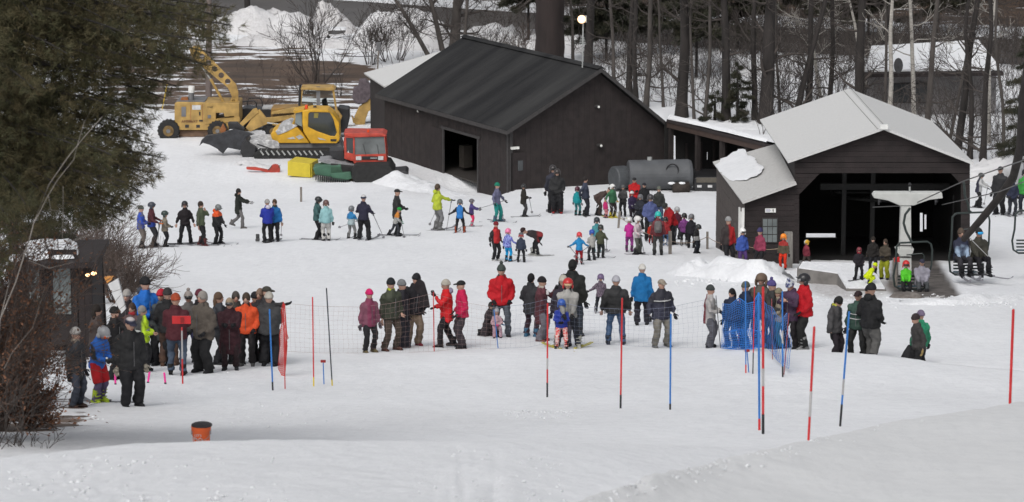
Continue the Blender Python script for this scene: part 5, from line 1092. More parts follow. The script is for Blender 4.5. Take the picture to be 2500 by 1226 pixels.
# nets
def net(name, rows_px, nx, m, wd, label, sag=0, hz=None, cat='safety net', jit=.0):
    """rows_px: list of (x, ytop, ybottom, yfoot) stations; vertical net hung at the depth of yfoot"""
    st_ = []
    X = [r[0] for r in rows_px]
    V = []; F = []
    def strand(a, b_, w_):
        d = (b_ - a); t = d.normalized(); s1 = t.cross(Vector((0, 1, 0))); s1 = s1.normalized() * w_ / 2 if s1.length > 1e-6 else Vector((w_ / 2, 0, 0)); s2 = Vector((0, w_ / 2, 0))
        o = len(V)
        for q in (a, b_): V.extend([q + s1, q - s1 * .5 + s2, q - s1 * .5 - s2])
        F.extend([(o, o + 1, o + 4, o + 3), (o + 1, o + 2, o + 5, o + 4), (o + 2, o, o + 3, o + 5)])
    xs = np.linspace(X[0], X[-1], nx + 1); G_ = []
    nz_ = hz
    for i, x in enumerate(xs):
        yt = float(np.interp(x, X, [r[1] for r in rows_px])); yb__ = float(np.interp(x, X, [r[2] for r in rows_px])); yf = float(np.interp(x, X, [r[3] for r in rows_px]))
        Y = G(x, yf).y; col = []
        for k in range(nz_ + 1):
            t = k / nz_; j_ = noise.noise(Vector((x * .02, t * 3, 7))) * jit
            col.append(WY(x + 60 * j_ * .3, yt + (yb__ - yt) * t + 30 * j_ * t * (1 - t), Y + j_ * .5))
        G_.append(col)
    for i in range(nx + 1):
        for k in range(nz_):
            strand(G_[i][k], G_[i][k + 1], wd)
            if i < nx: strand(G_[i][k], G_[i + 1][k], wd * (2.2 if k == 0 else 1))
        if i < nx: strand(G_[i][nz_], G_[i + 1][nz_], wd * 1.8)
    me = npmesh(name, [tuple(v) for v in V], F); me.materials.append(m); o = bpy.data.objects.new(name, me); COL.objects.link(o); return tag(o, label, cat, 'safety nets')
NETM = pmat((.30, .20, .19), 'grey_net_cord'); NETB = pmat((.02, .19, .62), 'blue_net_cord'); NETR = pmat((.50, .03, .02), 'red_net_cord')
net('safety_net', [(698, 741, 858, 862), (780, 748, 862, 862), (880, 750, 862, 862), (960, 740, 862, 862), (1058, 716, 858, 860), (1120, 736, 852, 858), (1210, 752, 852, 856)], 44, NETM, .0034, 'thin grey square mesh net behind people left of centre', hz=10, jit=.2)
net('safety_net', [(1210, 752, 851, 853), (1290, 742, 848, 853), (1338, 730, 838, 853), (1420, 750, 836, 853), (1560, 757, 846, 853), (1640, 750, 848, 853), (1740, 728, 848, 853)], 44, pmat((.20, .22, .30), 'pale_blue_net_cord'), .0034, 'thin pale blue square mesh net right of centre', hz=9, jit=.2)
net('safety_net', [(1763, 742, 846, 852), (1784, 744, 850, 853), (1804, 728, 850, 854), (1822, 742, 852, 855), (1840, 738, 850, 856), (1852, 716, 842, 857)], 22, NETB, .0135, 'dense blue net draped in front of the people on its left part', hz=22, jit=.4)
net('safety_net', [(1852, 716, 842, 860), (1868, 744, 850, 868), (1884, 750, 862, 880), (1896, 770, 878, 890), (1912, 780, 892, 902), (1924, 764, 900, 914)], 17, NETB, .0135, 'dense blue net right part, sloping down to the slanting stake', hz=22, jit=.5)
net('safety_net', [(1768, 812, 850, 854), (1800, 806, 853, 854), (1840, 806, 852, 856), (1862, 812, 846, 858)], 18, NETB, .015, 'slack lower fold of blue net lying on the snow', hz=9, jit=.9)
net('safety_net', [(683, 765, 900, 915), (686, 745, 905, 916), (690, 742, 915, 917), (693, 742, 925, 918), (697, 800, 912, 919), (701, 820, 845, 920)], 9, NETR, .012, 'bundled bright red net hanging on a stake at crowd end', hz=34, jit=.5)
gate(696, 950, 692, 738, PR, 'thin red stake carrying the bundled red net', cap=0, r=.012, name='fence_stake', cat='stake', grp='stakes of the safety net')
# bucket, half sunk behind the crest
bl = PD(492, 1097, FPX / 168.5); bk = thing('bucket', bl, 'orange plastic bucket with dark lid and white lettering on the snow crest', 'bucket')
ORB = pmat((.72, .12, .025), 'orange_bucket')
mb = MB(); mb.tube([bl + Vector((0, 0, z)) for z in (0, .20, .285, .286, .33, .35)], [.118, .128, .133, .142, .144, .146], 24); mb.obj('pail', ORB, bk, smooth=False)
LIDM = mat('dark_lid', (.035, .03, .032), rough=.6)
mb = MB(); mb.tube([bl + Vector((.01, 0, .350)), bl + Vector((.01, 0, .372)), bl + Vector((.01, 0, .39)), bl + Vector((.01, 0, .405))], [.150, .152, .12, .05], 24); o = mb.obj('lid', LIDM, bk)
mb = MB(); mb.tube([bl + Vector((.138 * math.cos(t), -.138 * math.sin(t) - .01, .265 - .10 * math.sin(t))) for t in [k * math.pi / 10 for k in range(11)]], .004, 5); mb.obj('handle', MATS['galvanised_metal'], bk)
for s in (-1, 1): MB().box(bl + Vector((s * .136, -.02, .262)), (.02, .04, .06)).obj('handle_ear', PW, bk)
PWL = pmat((.62, .60, .60), 'white_print')
text("LET'S", .050, 'lettering', PWL, bk, facing(bl + Vector((-.035, -.131, .235)), R(-14)), .002)
text("DO", .095, 'lettering', PWL, bk, facing(bl + Vector((-.035, -.1275, .165)), R(-14)), .002)
# wooden posts of the lift line
for (x, y, yt, w_, lb, hh) in [(735, 492, 457, .10, 'lone grey wooden stake standing on the snow behind the ski queue', 0), (1509, 557, 516, .09, 'short grey wooden post beside skier with yellow glove', 4), (1636, 621, 565, .12, 'wooden post next to the backpack wearer', 0), (1727, 609, 566, .085, 'thin wooden post left of the hut', 0), (1925, 652, 567, .27, 'thick grey square post at left of the lift shelter entrance', 0)]:
    f = G(x, y); t = WY(x + hh, yt, f.y); t2 = t.copy()
    o = thing('wooden_post', f, lb, 'post', 'wooden posts of the lift line')
    d = t - f; mb = MB(); mb.prism([f + Vector((-w_ / 2, -w_ / 2, -.2)), f + Vector((w_ / 2, -w_ / 2, -.2)), f + Vector((w_ / 2, w_ / 2, -.2)), f + Vector((-w_ / 2, w_ / 2, -.2))], d + Vector((0, 0, .2))); mb.obj('timber', GREYWOOD if w_ < .2 else mat('pale_timber', (.20, .19, .175), var=.2, stretch=(4, 4, .6)), o)
def rope(pts, r, m, label, name='rope', cat='rope', sag=.15, n=10):
    mb = MB(); P_ = []
    for a, b_ in zip(pts, pts[1:]):
        for k in range(n): t = k / n; P_.append(a + (b_ - a) * t + Vector((0, 0, -sag * 4 * t * (1 - t))))
    P_.append(pts[-1]); mb.tube(P_, r, 5); return tag(mb.obj(name, m, fixn=False), label, cat)
RP = pmat((.25, .16, .09), 'hemp_rope')
a1, a2, a3, a4 = WY(1510, 528, G(1509, 557).y), WY(1636, 588, G(1636, 621).y), WY(1727, 578, G(1727, 609).y), WY(1916, 604, G(1925, 652).y)
rope([a1, a2], .012, RP, 'thin rope between the short post and the backpack wearer post')
rope([a2, a3], .012, RP, 'thin rope running to the post left of the hut'); rope([a3, WY(1800, 592, a4.y + .2), a4], .012, RP, 'reddish rope in front of the hut wall ending at thick post')
# long box sign held up over the crowd
bx_ = thing('foam_timer_box', WY(290, 765, G(281, 928).y - .3), 'long white box with orange end held up slanting above the left crowd', 'box')
YB_ = G(281, 928).y - .35
MB().prism([WY(263, 694, YB_), WY(288, 681, YB_), WY(307, 755, YB_), WY(296, 766, YB_)], (0, .12, 0)).obj('carton', mat('white_board', (.55, .55, .55), var=.1), bx_, bevel=.008)
MB().prism([WY(254, 677, YB_ - .01), WY(276, 676, YB_ - .01), WY(272, 684, YB_ - .01), WY(261, 692, YB_ - .01)], (0, .13, 0)).obj('flap', mat('orange_board', (.55, .24, .06)), bx_)
# cup, bag, coat
cu = G(1321, 834); q = WY(1337, 719, cu.y - .1); tag(MB().tube([q, q + Vector((0, 0, .1))], [.035, .045], 12).obj('cup', pmat((.62, .6, .6), 'paper_cup')), 'white cup in the hand of the woman in maroon coat', 'cup')
q = G(985, 849) + Vector((0, -.25, 0)); mb = MB(); mb.tube([q + Vector((0, 0, z)) for z in (-.02, .1, .35, .55, .68)], [(.16, .12), (.20, .15), (.17, .13), (.12, .08), (.04, .03)], 12); tag(mb.obj('duffel_bag', fab((.02, .019, .026)), smooth=True), 'dark bag standing on snow at the feet of man in olive', 'bag')
q = G1(2218) + Vector((-.02, -.2, .05)); mb = MB(); mb.tube([q + Vector((0, 0, z)) for z in (0, .15, .4, .55, .7)], [(.2, .13), (.24, .16), (.20, .14), (.13, .1), (.03, .03)], 12); tag(mb.obj('duffel_bag', fab(BLK), smooth=True), 'black bag at the side of the person in dark grey jacket', 'bag')
# coat held open by the leaning man
q = G(1008, 846); Yq = q.y - .12; mb = MB(); mb.prism([WY(1022, 680, Yq), WY(1036, 690, Yq), WY(1044, 718, Yq), WY(1050, 752, Yq), (WY(1024, 754, Yq)), WY(1008, 700, Yq)], (0, .10, 0)); tag(mb.obj('coat', fab((.020, .017, .019)), bevel=.03), 'dark coat hanging from the arm of the leaning man', 'coat')
# stripe across the navy jacket is part of that person's clothing: see wood chunk and debris
q = G(1660, 470); mb = MB(); mb.tube([q + Vector((-.35, 0, .22)), q + Vector((.45, .1, .25))], [.26, .28], 12); o = tag(mb.obj('log', mat('dark_bark', (.03, .022, .018), var=.4), smooth=True), 'short dark log with snow caps by the grey tank', 'log')
for dx in (-.4, .1): MB().ball(q + Vector((dx, 0, .45)), (.2, .16, .07), 10, 5).obj('snow_cap', SNOW2, o, smooth=True)
# small dark boot-like binding left of royal blue jacket
q = G(629, 592); mb = MB(); mb.box(q + Vector((0, 0, .1)), (.16, .2, .1)); mb.box(q + Vector((0, .06, .22)), (.14, .05, .2)); tag(mb.obj('ski_binding', pmat((.04, .04, .04), 'binding_black'), bevel=.02), 'black binding standing on the snow left of royal blue jacket', 'binding')
# brass tacks of litter near the bushes: leaves
LEAF = mat('dead_leaf', (.17, .078, .042), var=.5)
# clods broken off the groomed surface
rs = np.random.RandomState(9); V = []; F = []
_ico = bmesh.new(); bmesh.ops.create_icosphere(_ico, subdivisions=1, radius=1); IV = np.array([tuple(v.co) for v in _ico.verts]); IF = np.array([[v.index for v in f.verts] for f in _ico.faces]); _ico.free()
def clods(n, fx, fy, r0, r1, near=False):
    for i in range(n):
        x, y = fx(), fy()
        if y < 430: continue
        p = G(x, y) if not near else near(x, y); r = rs.uniform(r0, r1) ** 1.0; V.append(IV * r * rs.uniform(.6, 1.4, (1, 3)) * rs.uniform(.6, 1.3, (len(IV), 1)) * [1, 1, .7] + np.array(tuple(p)) + [0, 0, r * .05]); F.append(IF + (len(V) - 1) * len(IV))
clods(110, lambda: rs.uniform(1230, 1400), lambda: rs.normal(1010, 4), .008, .03); clods(200, lambda: rs.uniform(180, 1000), lambda: rs.uniform(900, 1060), .008, .028)
clods(260, lambda: rs.uniform(1980, 2480), lambda: rs.normal(735, 8), .015, .055); clods(160, lambda: rs.uniform(1640, 1960), lambda: rs.uniform(640, 700), .02, .08); clods(120, lambda: rs.uniform(1020, 1800), lambda: rs.uniform(545, 640), .01, .035)
def _nb(x, y): return PD(x, y, FPX / (sb(x) + (se(x) - sb(x)) * max(0, (y - yb(x)) / (1250 - yb(x)))))
def _nc(x, y): return PD(x, y, FPX / (sc_(x) + (max(330, sc_(x) + 20) - sc_(x)) * max(0, (y - yc(x)) / (1420 - yc(x))) ** .9))
clods(160, lambda: rs.uniform(0, 700), lambda: rs.uniform(1110, 1226), .008, .03, _nb); clods(90, lambda: rs.uniform(1000, 1400), lambda: rs.uniform(1100, 1226), .006, .02, _nb)
def _lip():
    global _lx; _lx = rs.uniform(1440, 2000) if rs.rand() < .8 else rs.uniform(1440, 2400); return _lx
clods(150, _lip, lambda: yc(_lx) + abs(rs.normal(0, 16)) + 1, .006, .024, _nc)
me = npmesh('snow_clods', np.concatenate(V), np.concatenate(F), True); me.materials.append(SNOW2); tag(link('snow_clods', me), 'scattered clods and crumbs of broken snow on the slope', 'snow clods', kind='stuff')
# ------------------------------------------------------------------ machines
YEL = mat('worn_yellow_paint', (.37, .235, .070), rough=.6, var=.32, vs_=2.2, bump=.05); YEL2 = mat('bright_yellow_paint', (.56, .31, .015), rough=.5, var=.2, vs_=2.5, bump=0)
REDP = mat('faded_red_paint', (.40, .045, .026), rough=.55, var=.3, vs_=3, bump=0); BLKM = mat('black_steel', (.018, .018, .020), rough=.5, var=.4, vs_=3); RUB = mat('tyre_rubber', (.016, .016, .016), rough=.85, var=.3)
GST = mat('grey_steel', (.14, .14, .145), rough=.6, var=.25, vs_=2); RUST = mat('rusty_orange_paint', (.30, .11, .035), rough=.7, var=.35, vs_=3); GRN = mat('green_painted_steel', (.045, .12, .075), rough=.6, var=.2, vs_=2)
CLEAR = mat('cab_glass', (.035, .04, .042), rough=.08, var=.1, bump=0, spec=.7); PALEGL = mat('pale_cab_glass', (.17, .20, .20), rough=.15, var=.2, vs_=2, bump=0)
def px(poly, Y, depth, name, m, parent, holes=None, bevel=0, **k):
    return MB().prism([WY(x, y, Y) for x, y in poly], (0, depth, 0), [[WY(x, y, Y) for x, y in h] for h in holes] if holes else None).obj(name, m, parent, bevel=bevel, **k)
def circ(x, y, r, n=14, ry=None): return [(x + r * math.cos(2 * math.pi * k / n), y + (ry or r) * math.sin(2 * math.pi * k / n)) for k in range(n)]
def wheel(x, y, rpx, Y, wdt, parent, hub=mat('muddy_rim', (.15, .095, .035), var=.4, vs_=6), name='wheel'):
    c = WY(x, y, Y); r = rpx / (FPX / (Y * CP + 27 * SP))
    mb = MB(); mb.tube([c + Vector((0, 0, 0)), c + Vector((0, .04, 0)), c + Vector((0, wdt - .04, 0)), c + Vector((0, wdt, 0))], [r * .9, r, r, r * .9], 22, side=(1, 0, 0))
    for k in range(18): a = k * math.pi / 9; mb.box(c + Vector((r * math.cos(a), wdt / 2, r * math.sin(a))), (.06, wdt * .9, .07), M=Matrix.Rotation(-a, 3, 'Y'))
    o = mb.obj(name, RUB, parent); MB().tube([c + Vector((0, -.03, 0)), c + Vector((0, .06, 0))], [r * .5, r * .55], 16, side=(1, 0, 0)).obj('rim', hub, o); MB().tube([c + Vector((0, -.07, 0)), c + Vector((0, 0, 0))], r * .2, 10, side=(1, 0, 0)).obj('hub', GST, o); return o
def tubepx(pts, Y, r, name, m, parent, n=8, dy=None):
    return MB().tube([WY(x, y, Y + (dy[i] if dy else 0)) for i, (x, y) in enumerate(pts)], r, n).obj(name, m, parent)
# ---- wheeled excavator
g = G(500, 336); Y0 = g.y
ex = thing('excavator', g, 'old yellow wheeled excavator with holed boom raised towards the pine', 'excavator')
px([(426, 254), (432, 249), (584, 252), (584, 300), (578, 318), (426, 318)], Y0, 2.2, 'body', YEL, ex, holes=[[(527, 276), (546, 276), (548, 286), (571, 284), (571, 290), (527, 293)]], bevel=.03)
px([(430, 248), (500, 248), (500, 253), (430, 253)], Y0 + .1, 2.0, 'engine_cover', GST, ex)
for x in (465, 494): px([(x, 254), (x + 1, 254), (x + 1, 296), (x, 296)], Y0 - .02, .02, 'panel_gap', RUST, ex)
px([(443, 261), (454, 261), (454, 285), (443, 285)], Y0 - .03, .02, 'window', GST, ex); px([(469, 257), (490, 257), (490, 268), (469, 268)], Y0 - .03, .02, 'window', mat('snowy_pane', (.5, .5, .5)), ex)
px([(486, 273), (489, 273), (489, 282), (486, 282)], Y0 - .04, .03, 'handle', BLKM, ex); px([(507, 281), (515, 281), (515, 289), (507, 289)], Y0 - .03, .02, 'decal', GST, ex)
for x in (457, 484): px([(x - 5, 305), (x + 4, 305), (x + 4, 312), (x - 5, 312)], Y0 - .02, .03, 'vent', BLKM, ex)
text('AM986XT', .21, 'lettering', mat('brown_lettering', (.10, .03, .02), bump=0), ex, facing(WY(463, 297, Y0 - .03)), .004)
text('GWD', .13, 'lettering', INK, ex, facing(WY(513, 262, Y0 - .03)), .004)
px([(486, 293), (495, 293), (495, 297), (486, 297)], Y0 - .03, .02, 'decal', BLKM, ex)
px([(500, 293), (585, 286), (585, 296), (500, 303)], Y0 - .05, .3, 'side_beam', YEL, ex)
px([(436, 319), (586, 319), (586, 334), (436, 334)], Y0 + .2, 1.8, 'chassis', mat('muddy_brown_steel', (.13, .08, .05), var=.4, vs_=3), ex)
px([(545, 275), (571, 275), (571, 287), (545, 287)], Y0 + .3, 1.2, 'counterweight', BLKM, ex)
for x in (411, 531):
    wheel(x, 320, 26 if x < 500 else 24, Y0 - .25, .5, ex); wheel(x, 320, 26 if x < 500 else 24, Y0 + 2.0, .5, ex)
hol = [circ(493, 138, 7, 12), circ(509, 153, 7, 12), circ(524, 168.5, 7, 12), circ(540, 184, 7, 12), circ(556, 199, 7, 12)]
px([(462, 118), (474, 112), (486, 114), (576, 205), (582, 226), (582, 300), (574, 300), (556, 268), (566, 236), (556, 214), (478, 150), (466, 134)], Y0 + .7, .08, 'boom', YEL, ex, holes=hol + [circ(570, 250, 5, 10, 8)])
px([(462, 118), (474, 112), (486, 114), (576, 205), (582, 226), (582, 300), (574, 300), (556, 268), (566, 236), (556, 214), (478, 150), (466, 134)], Y0 + 1.35, .08, 'boom', YEL, ex, holes=[circ(a + 0, b, 7, 12) for a, b in ((493, 138), (509, 153), (524, 168.5), (540, 184), (556, 199))])
mb = MB(); tp_ = [(462, 118), (474, 112), (486, 114), (576, 205), (582, 226), (582, 300)]
for a, b_ in zip(tp_, tp_[1:]): mb.prism([WY(*a, Y0 + .78), WY(*b_, Y0 + .78), WY(*b_, Y0 + 1.35), WY(*a, Y0 + 1.35)], WY(a[0], a[1] + 1.5, Y0) - WY(*a, Y0))
mb.obj('boom_plate', YEL, ex)
tubepx([(490, 160), (516, 196)], Y0 + .6, .035, 'piston_rod', GALV, ex); tubepx([(514, 193), (556, 268)], Y0 + .6, .075, 'hydraulic_cylinder', YEL, ex)
tubepx([(467, 248), (467, 226)], Y0 + .8, .16, 'air_filter', GST, ex, 12); tubepx([(467, 226), (468, 210)], Y0 + .8, .17, 'filter_cap', WHITE, ex, 12)
px([(442, 239), (458, 239), (460, 247), (440, 247)], Y0 + .6, .5, 'hatch', RUST, ex, bevel=.03)
# ---- dark utility vehicle with roll bars behind
g = G(615, 330); Y1 = g.y + 1.6
ut = thing('utility_tractor', Vector((g.x, Y1, g.z)), 'small dark utility tractor with rounded roll bars between the yellow machines', 'tractor')
px([(588, 268), (600, 264), (640, 268), (668, 268), (668, 306), (600, 316), (588, 300)], Y1, 1.3, 'body', BLKM, ut, bevel=.04)
tubepx([(590, 275), (589, 255), (593, 248), (620, 246), (626, 252), (627, 275)], Y1, .035, 'roll_bar', BLKM, ut, 7)
tubepx([(603, 275), (604, 250), (608, 240), (634, 240), (640, 248), (641, 270)], Y1 + 1.2, .035, 'roll_bar', BLKM, ut, 7)
px([(640, 263), (724, 263), (724, 267), (640, 267)], Y1 + .2, 1, 'hood', mat('snow_dusted_steel', (.40, .40, .40)), ut)
for x in (604, 655): wheel(x, 322, 15, Y1 - .1, .3, ut)
# ---- backhoe loader
g = G(760, 340); Y2 = g.y
bh = thing('backhoe_loader', g, 'yellow backhoe loader with tall glazed cab behind the bright yellow groomer', 'loader')
px([(662, 265), (760, 262), (775, 300), (770, 330), (675, 330), (660, 300)], Y2 + .2, 1.5, 'engine_body', mat('shaded_yellow_paint', (.28, .16, .04), rough=.6, var=.25, vs_=2), bh, bevel=.04)  # darker copy of the yellow, shade put into the paint colour
px([(600, 312), (608, 300), (622, 272), (634, 268), (650, 288), (718, 280), (718, 276), (662, 280), (664, 274), (716, 262), (722, 262), (722, 288), (650, 304), (610, 322)], Y2 - .1, .22, 'loader_arm', YEL, bh, bevel=.02)
px([(578, 310), (584, 316), (632, 274), (626, 264), (618, 266)], Y2 - .15, .15, 'loader_link', YEL, bh, bevel=.02)
tubepx([(652, 300), (690, 305)], Y2 - .2, .045, 'piston_rod', GALV, bh); tubepx([(665, 303), (722, 312)], Y2 - .2, .06, 'hydraulic_cylinder', YEL, bh)
px([(686, 292), (720, 286), (718, 300), (690, 306)], Y2 + .1, .3, 'side_panel', RUST, bh)
text('KOMATSU', .19, 'lettering', INK, bh, facing(WY(676, 281, Y2 - .115), 0, R(4)), .003)
text('WB97S', .10, 'lettering', INK, bh, facing(WY(704, 279.5, Y2 - .115), 0, R(4)), .003)
# cab as posts, roof and panes
def post(x0, y0, x1, y1, w_, Y, name, m, parent): return px([(x0 - w_ / 2, y0), (x0 + w_ / 2, y0), (x1 + w_ / 2, y1), (x1 - w_ / 2, y1)], Y, .08, name, m, parent)
for Yc, tg_ in ((Y2 + .1, 0), (Y2 + 1.6, 1)):
    post(739, 210, 731, 276, 4, Yc, 'cab_post', YEL, bh); post(812, 210, 824, 290, 5, Yc, 'cab_post', YEL, bh); post(777, 212, 777, 270, 9, Yc, 'cab_post', GST, bh)
px([(735, 214), (812, 214), (819, 219), (812, 222), (740, 220), (733, 219)], Y2 + .0, 1.3, 'cab_roof', YEL, bh, bevel=.03)
def pane(poly, Y, parent, m=None): return px(poly, Y, .02, 'pane', m or PALEGL, parent)
GLT = bpy.data.materials.new('thin_cab_glass'); GLT.use_nodes = True; _b = GLT.node_tree.nodes['Principled BSDF']; _b.inputs['Base Color'].default_value = (.75, .8, .78, 1); _b.inputs['Transmission Weight'].default_value = 1; _b.inputs['Roughness'].default_value = .02; _b.inputs['IOR'].default_value = 1.02
pane([(741, 215), (772, 214), (772, 268), (734, 270)], Y2 + .14, bh, GLT); pane([(782, 214), (809, 215), (819, 284), (782, 270)], Y2 + .14, bh, GLT)
tubepx([(731, 258), (733, 206)], Y2 + .1, .07, 'exhaust', BLKM, bh)
px([(785, 245), (796, 240), (800, 262), (788, 268)], Y2 + .6, .5, 'seat', BLKM, bh, bevel=.04)
px([(826, 262), (852, 266), (853, 290), (846, 320), (820, 330), (816, 296)], Y2 + .5, 1.2, 'rear_linkage', BLKM, bh, bevel=.05)
tubepx([(820, 268), (832, 284), (826, 300)], Y2 + .2, .09, 'rear_arm', YEL, bh)
wheel(668, 322, 20, Y2 - .1, .45, bh); wheel(798, 318, 28, Y2 - .1, .5, bh)
# ---- second digger arm with clamshell at the barn's back corner
g = WZ(880, 325, 0); Y3 = g.y + 3
dg = thing('digger_arm', Vector((g.x, Y3, 0)), 'yellow digger arm with purple grey bucket at the left corner of the barn', 'digger')
px([(868, 320), (865, 285), (876, 262), (898, 244), (916, 236), (918, 262), (900, 272), (893, 290), (888, 322)], Y3, .4, 'arm', YEL, dg, bevel=.03)
px([(860, 240), (862, 216), (874, 212), (876, 196), (892, 194), (905, 210), (908, 235), (895, 250), (876, 256), (866, 250)], Y3 - .1, .7, 'bucket', mat('purple_grey_steel', (.10, .08, .09), var=.35), dg, bevel=.05)
px([(852, 318), (930, 318), (930, 334), (852, 334)], Y3 + .1, 1.2, 'carriage', BLKM, dg)
px([(858, 282), (866, 292), (880, 296), (878, 304), (862, 300)], Y3 - .05, .3, 'bracket', YEL, dg)
# ---- bright yellow groomer
g = G(720, 400); Y4 = g.y + 2.6
gr = thing('snow_groomer', G(720, 402), 'bright yellow tracked snow groomer with raised black blade', 'snow groomer')
px([(660, 328), (672, 318), (690, 310), (700, 304), (716, 302), (732, 318), (757, 350), (680, 350), (664, 340)], Y4 - .2, 2.2, 'engine_hood', YEL2, gr, bevel=.05)
px([(672, 321), (686, 308), (706, 300), (726, 308), (700, 322), (678, 330)], Y4 - .24, 1.9, 'hood_grille', mat('snowy_grille', (.32, .32, .32), c2=(.55, .55, .56)), gr, bevel=.02)
px([(738, 271), (758, 267), (800, 268), (812, 278), (828, 300), (829, 342), (822, 350), (758, 350), (741, 322), (738, 300)], Y4 - .35, 1.5, 'cab', YEL2, gr, holes=[[(753, 278), (757, 274), (805, 275), (814, 292), (822, 324), (818, 333), (806, 332), (772, 320), (752, 310)]], bevel=.04)
px([(753, 277), (757, 273), (806, 274), (815, 292), (823, 325), (818, 334), (806, 333), (772, 321), (751, 311)], Y4 - .28, .03, 'pane', CLEAR, gr)
px([(767, 276), (778, 276), (776, 288), (766, 288)], Y4 - .3, .01, 'sticker', mat('ochre_sticker', (.22, .18, .04)), gr)
px([(722, 277), (737, 272), (738, 310), (726, 305), (720, 300)], Y4 - .1, 1.3, 'windscreen', PALEGL, gr, bevel=.02); px([(716, 272), (742, 267), (742, 272), (720, 277)], Y4 - .2, 1.4, 'visor', YEL2, gr)
tubepx([(748, 266), (748, 256)], Y4 + .1, .08, 'beacon', mat('orange_beacon', (.7, .08, .02), rough=.3, bump=0), gr, 10)
MB().ball(WY(769, 263, Y4 + .4), (.12, .12, .10), 10, 6).obj('roof_vent', BLKM, gr)
px([(807, 340), (821, 340), (821, 345), (807, 345)], Y4 - .38, .03, 'tail_lamp', BLKM, gr)
for pl, m_ in (([(722, 334), (733, 329), (742, 336), (730, 341)], GST), ([(775, 336), (790, 339), (797, 343), (780, 341)], GST), ([(700, 338), (716, 334), (722, 339), (708, 340)], GST)): px(pl, Y4 - (.375 if pl[0][0] > 760 else .225), .01, 'decal', mat('silver_decal', (.42, .42, .40)), gr)
px([(680, 350), (830, 350), (836, 368), (672, 370)], Y4 - .1, 2.2, 'chassis', GST, gr)
px([(610, 342), (680, 342), (684, 366), (630, 362), (606, 352)], Y4 - .2, 2.0, 'load_deck', mat('snow_dusted_deck', (.34, .34, .345), c2=(.6, .6, .6)), gr, bevel=.04)
px([(622, 392), (618, 378), (632, 368), (800, 367), (836, 384), (838, 396), (806, 404), (640, 402)], Y4 - 1.0, .95, 'track', RUB, gr, bevel=.05)
px([(640, 392), (660, 374), (800, 374), (820, 392)], Y4 + 1.6, .9, 'track', RUB, gr)
for k in range(12):
    x = 634 + k * 13.2; px([(x, 369), (x + 3, 368), (x + 11, 378), (x + 8, 380)], Y4 - 1.05, .9, 'grouser', GALV, gr)
for k in range(5): c = WY(648 + k * 38, 390, Y4 - 1.03); MB().tube([c, c + Vector((0, .05, 0))], .2, 14, side=(1, 0, 0)).obj('road_wheel', BLKM, gr)
tubepx([(628, 352), (668, 366)], Y4 - .8, .04, 'push_rod', BLKM, gr)
# blade and its lift frame
bl_ = px([(590, 352), (600, 338), (612, 352), (626, 360), (624, 376), (610, 392), (594, 388), (586, 372)], Y4 - .5, 1.6, 'lift_frame', BLKM, gr, bevel=.04)
mb = MB(); prof = [(486, 357), (498, 338), (520, 330), (560, 328), (606, 330), (620, 330)]; bot_ = [(490, 350), (520, 362), (532, 370), (544, 376), (552, 362), (585, 368), (600, 350)]
px([(486, 357), (492, 342), (504, 331), (540, 326), (560, 318), (572, 315), (620, 328), (604, 334), (598, 350), (586, 367), (572, 364), (556, 361), (550, 368), (545, 376), (534, 368), (531, 364), (512, 354), (495, 349)], Y4 - .2, .25, 'blade', mat('scratched_black_blade', (.022, .023, .027), rough=.45, var=.5, vs_=4, bump=.4), gr, bevel=.03)
px([(556, 300), (578, 300), (596, 316), (590, 332), (560, 332)], Y4 + .2, .5, 'blade_hinge', BLKM, gr, bevel=.03); px([(536, 318), (544, 302), (552, 316), (546, 332)], Y4 + .3, .2, 'blade_bracket', RUST, gr)
MB().ball(WY(568, 318, Y4 - .1), (.2, .1, .06), 10, 5).obj('snow_cap', SNOW2, gr)
# ---- red groomer facing the camera
g = G(905, 445); Y5 = g.y - .2
rg = thing('red_snow_groomer', g, 'red cabbed snow groomer with black tracks parked beside the barn wall', 'snow groomer')
px([(843, 328), (934, 328), (940, 334), (945, 402), (868, 404), (862, 394), (841, 388), (839, 340)], Y5 + 1.0, 1.7, 'cab', REDP, rg, holes=[[(866, 336), (938, 334), (942, 376), (866, 378)], [(845, 336), (862, 338), (862, 376), (846, 372)]], bevel=.04)
px([(865, 335), (939, 333), (943, 377), (865, 379)], Y5 + 1.06, .03, 'windscreen', mat('grey_windscreen', (.12, .13, .13), rough=.15, var=.35, vs_=1.2, bump=0), rg)
px([(844, 335), (863, 337), (863, 377), (845, 373)], Y5 + 1.06, .03, 'pane', CLEAR, rg)
px([(838, 327), (846, 325), (934, 326), (944, 331), (940, 334), (862, 336), (842, 332)], Y5 + .95, 1.7, 'cab_roof', REDP, rg, bevel=.04)
tubepx([(899, 325), (899, 316)], Y5 + 1.4, .06, 'beacon', MATS['orange_beacon'], rg, 10)
for x in (876, 930): px([(x - 7, 382), (x + 6, 382), (x + 6, 391), (x - 7, 391)], Y5 + .93, .08, 'headlight', mat('headlight_glass', (.55, .55, .55), rough=.2, bump=0), rg)
px([(884, 382), (926, 382), (926, 390), (884, 390)], Y5 + .96, .05, 'grille', BLKM, rg); px([(904, 385), (921, 385), (921, 387.5), (904, 387.5)], Y5 + .94, .03, 'badge', GALV, rg)
for xs_, a in ((893, -14), (925, -10)): tubepx([(xs_, 378), (xs_ + a * .5, 352)], Y5 + .95, .012, 'wiper', BLKM, rg, 5)
px([(846, 382), (850, 368), (856, 386)], Y5 + 1.03, .02, 'decal', WHITE, rg)
px([(858, 416), (866, 404), (950, 402), (962, 420), (962, 440), (950, 447), (868, 447), (858, 436)], Y5, 2.4, 'track_housing', RUB, rg, bevel=.06)
px([(960, 420), (990, 417), (996, 422), (995, 438), (988, 444), (960, 446)], Y5 + .3, 1.6, 'blade_wing', mat('dark_grey_steel', (.035, .035, .038), rough=.6), rg, bevel=.05)
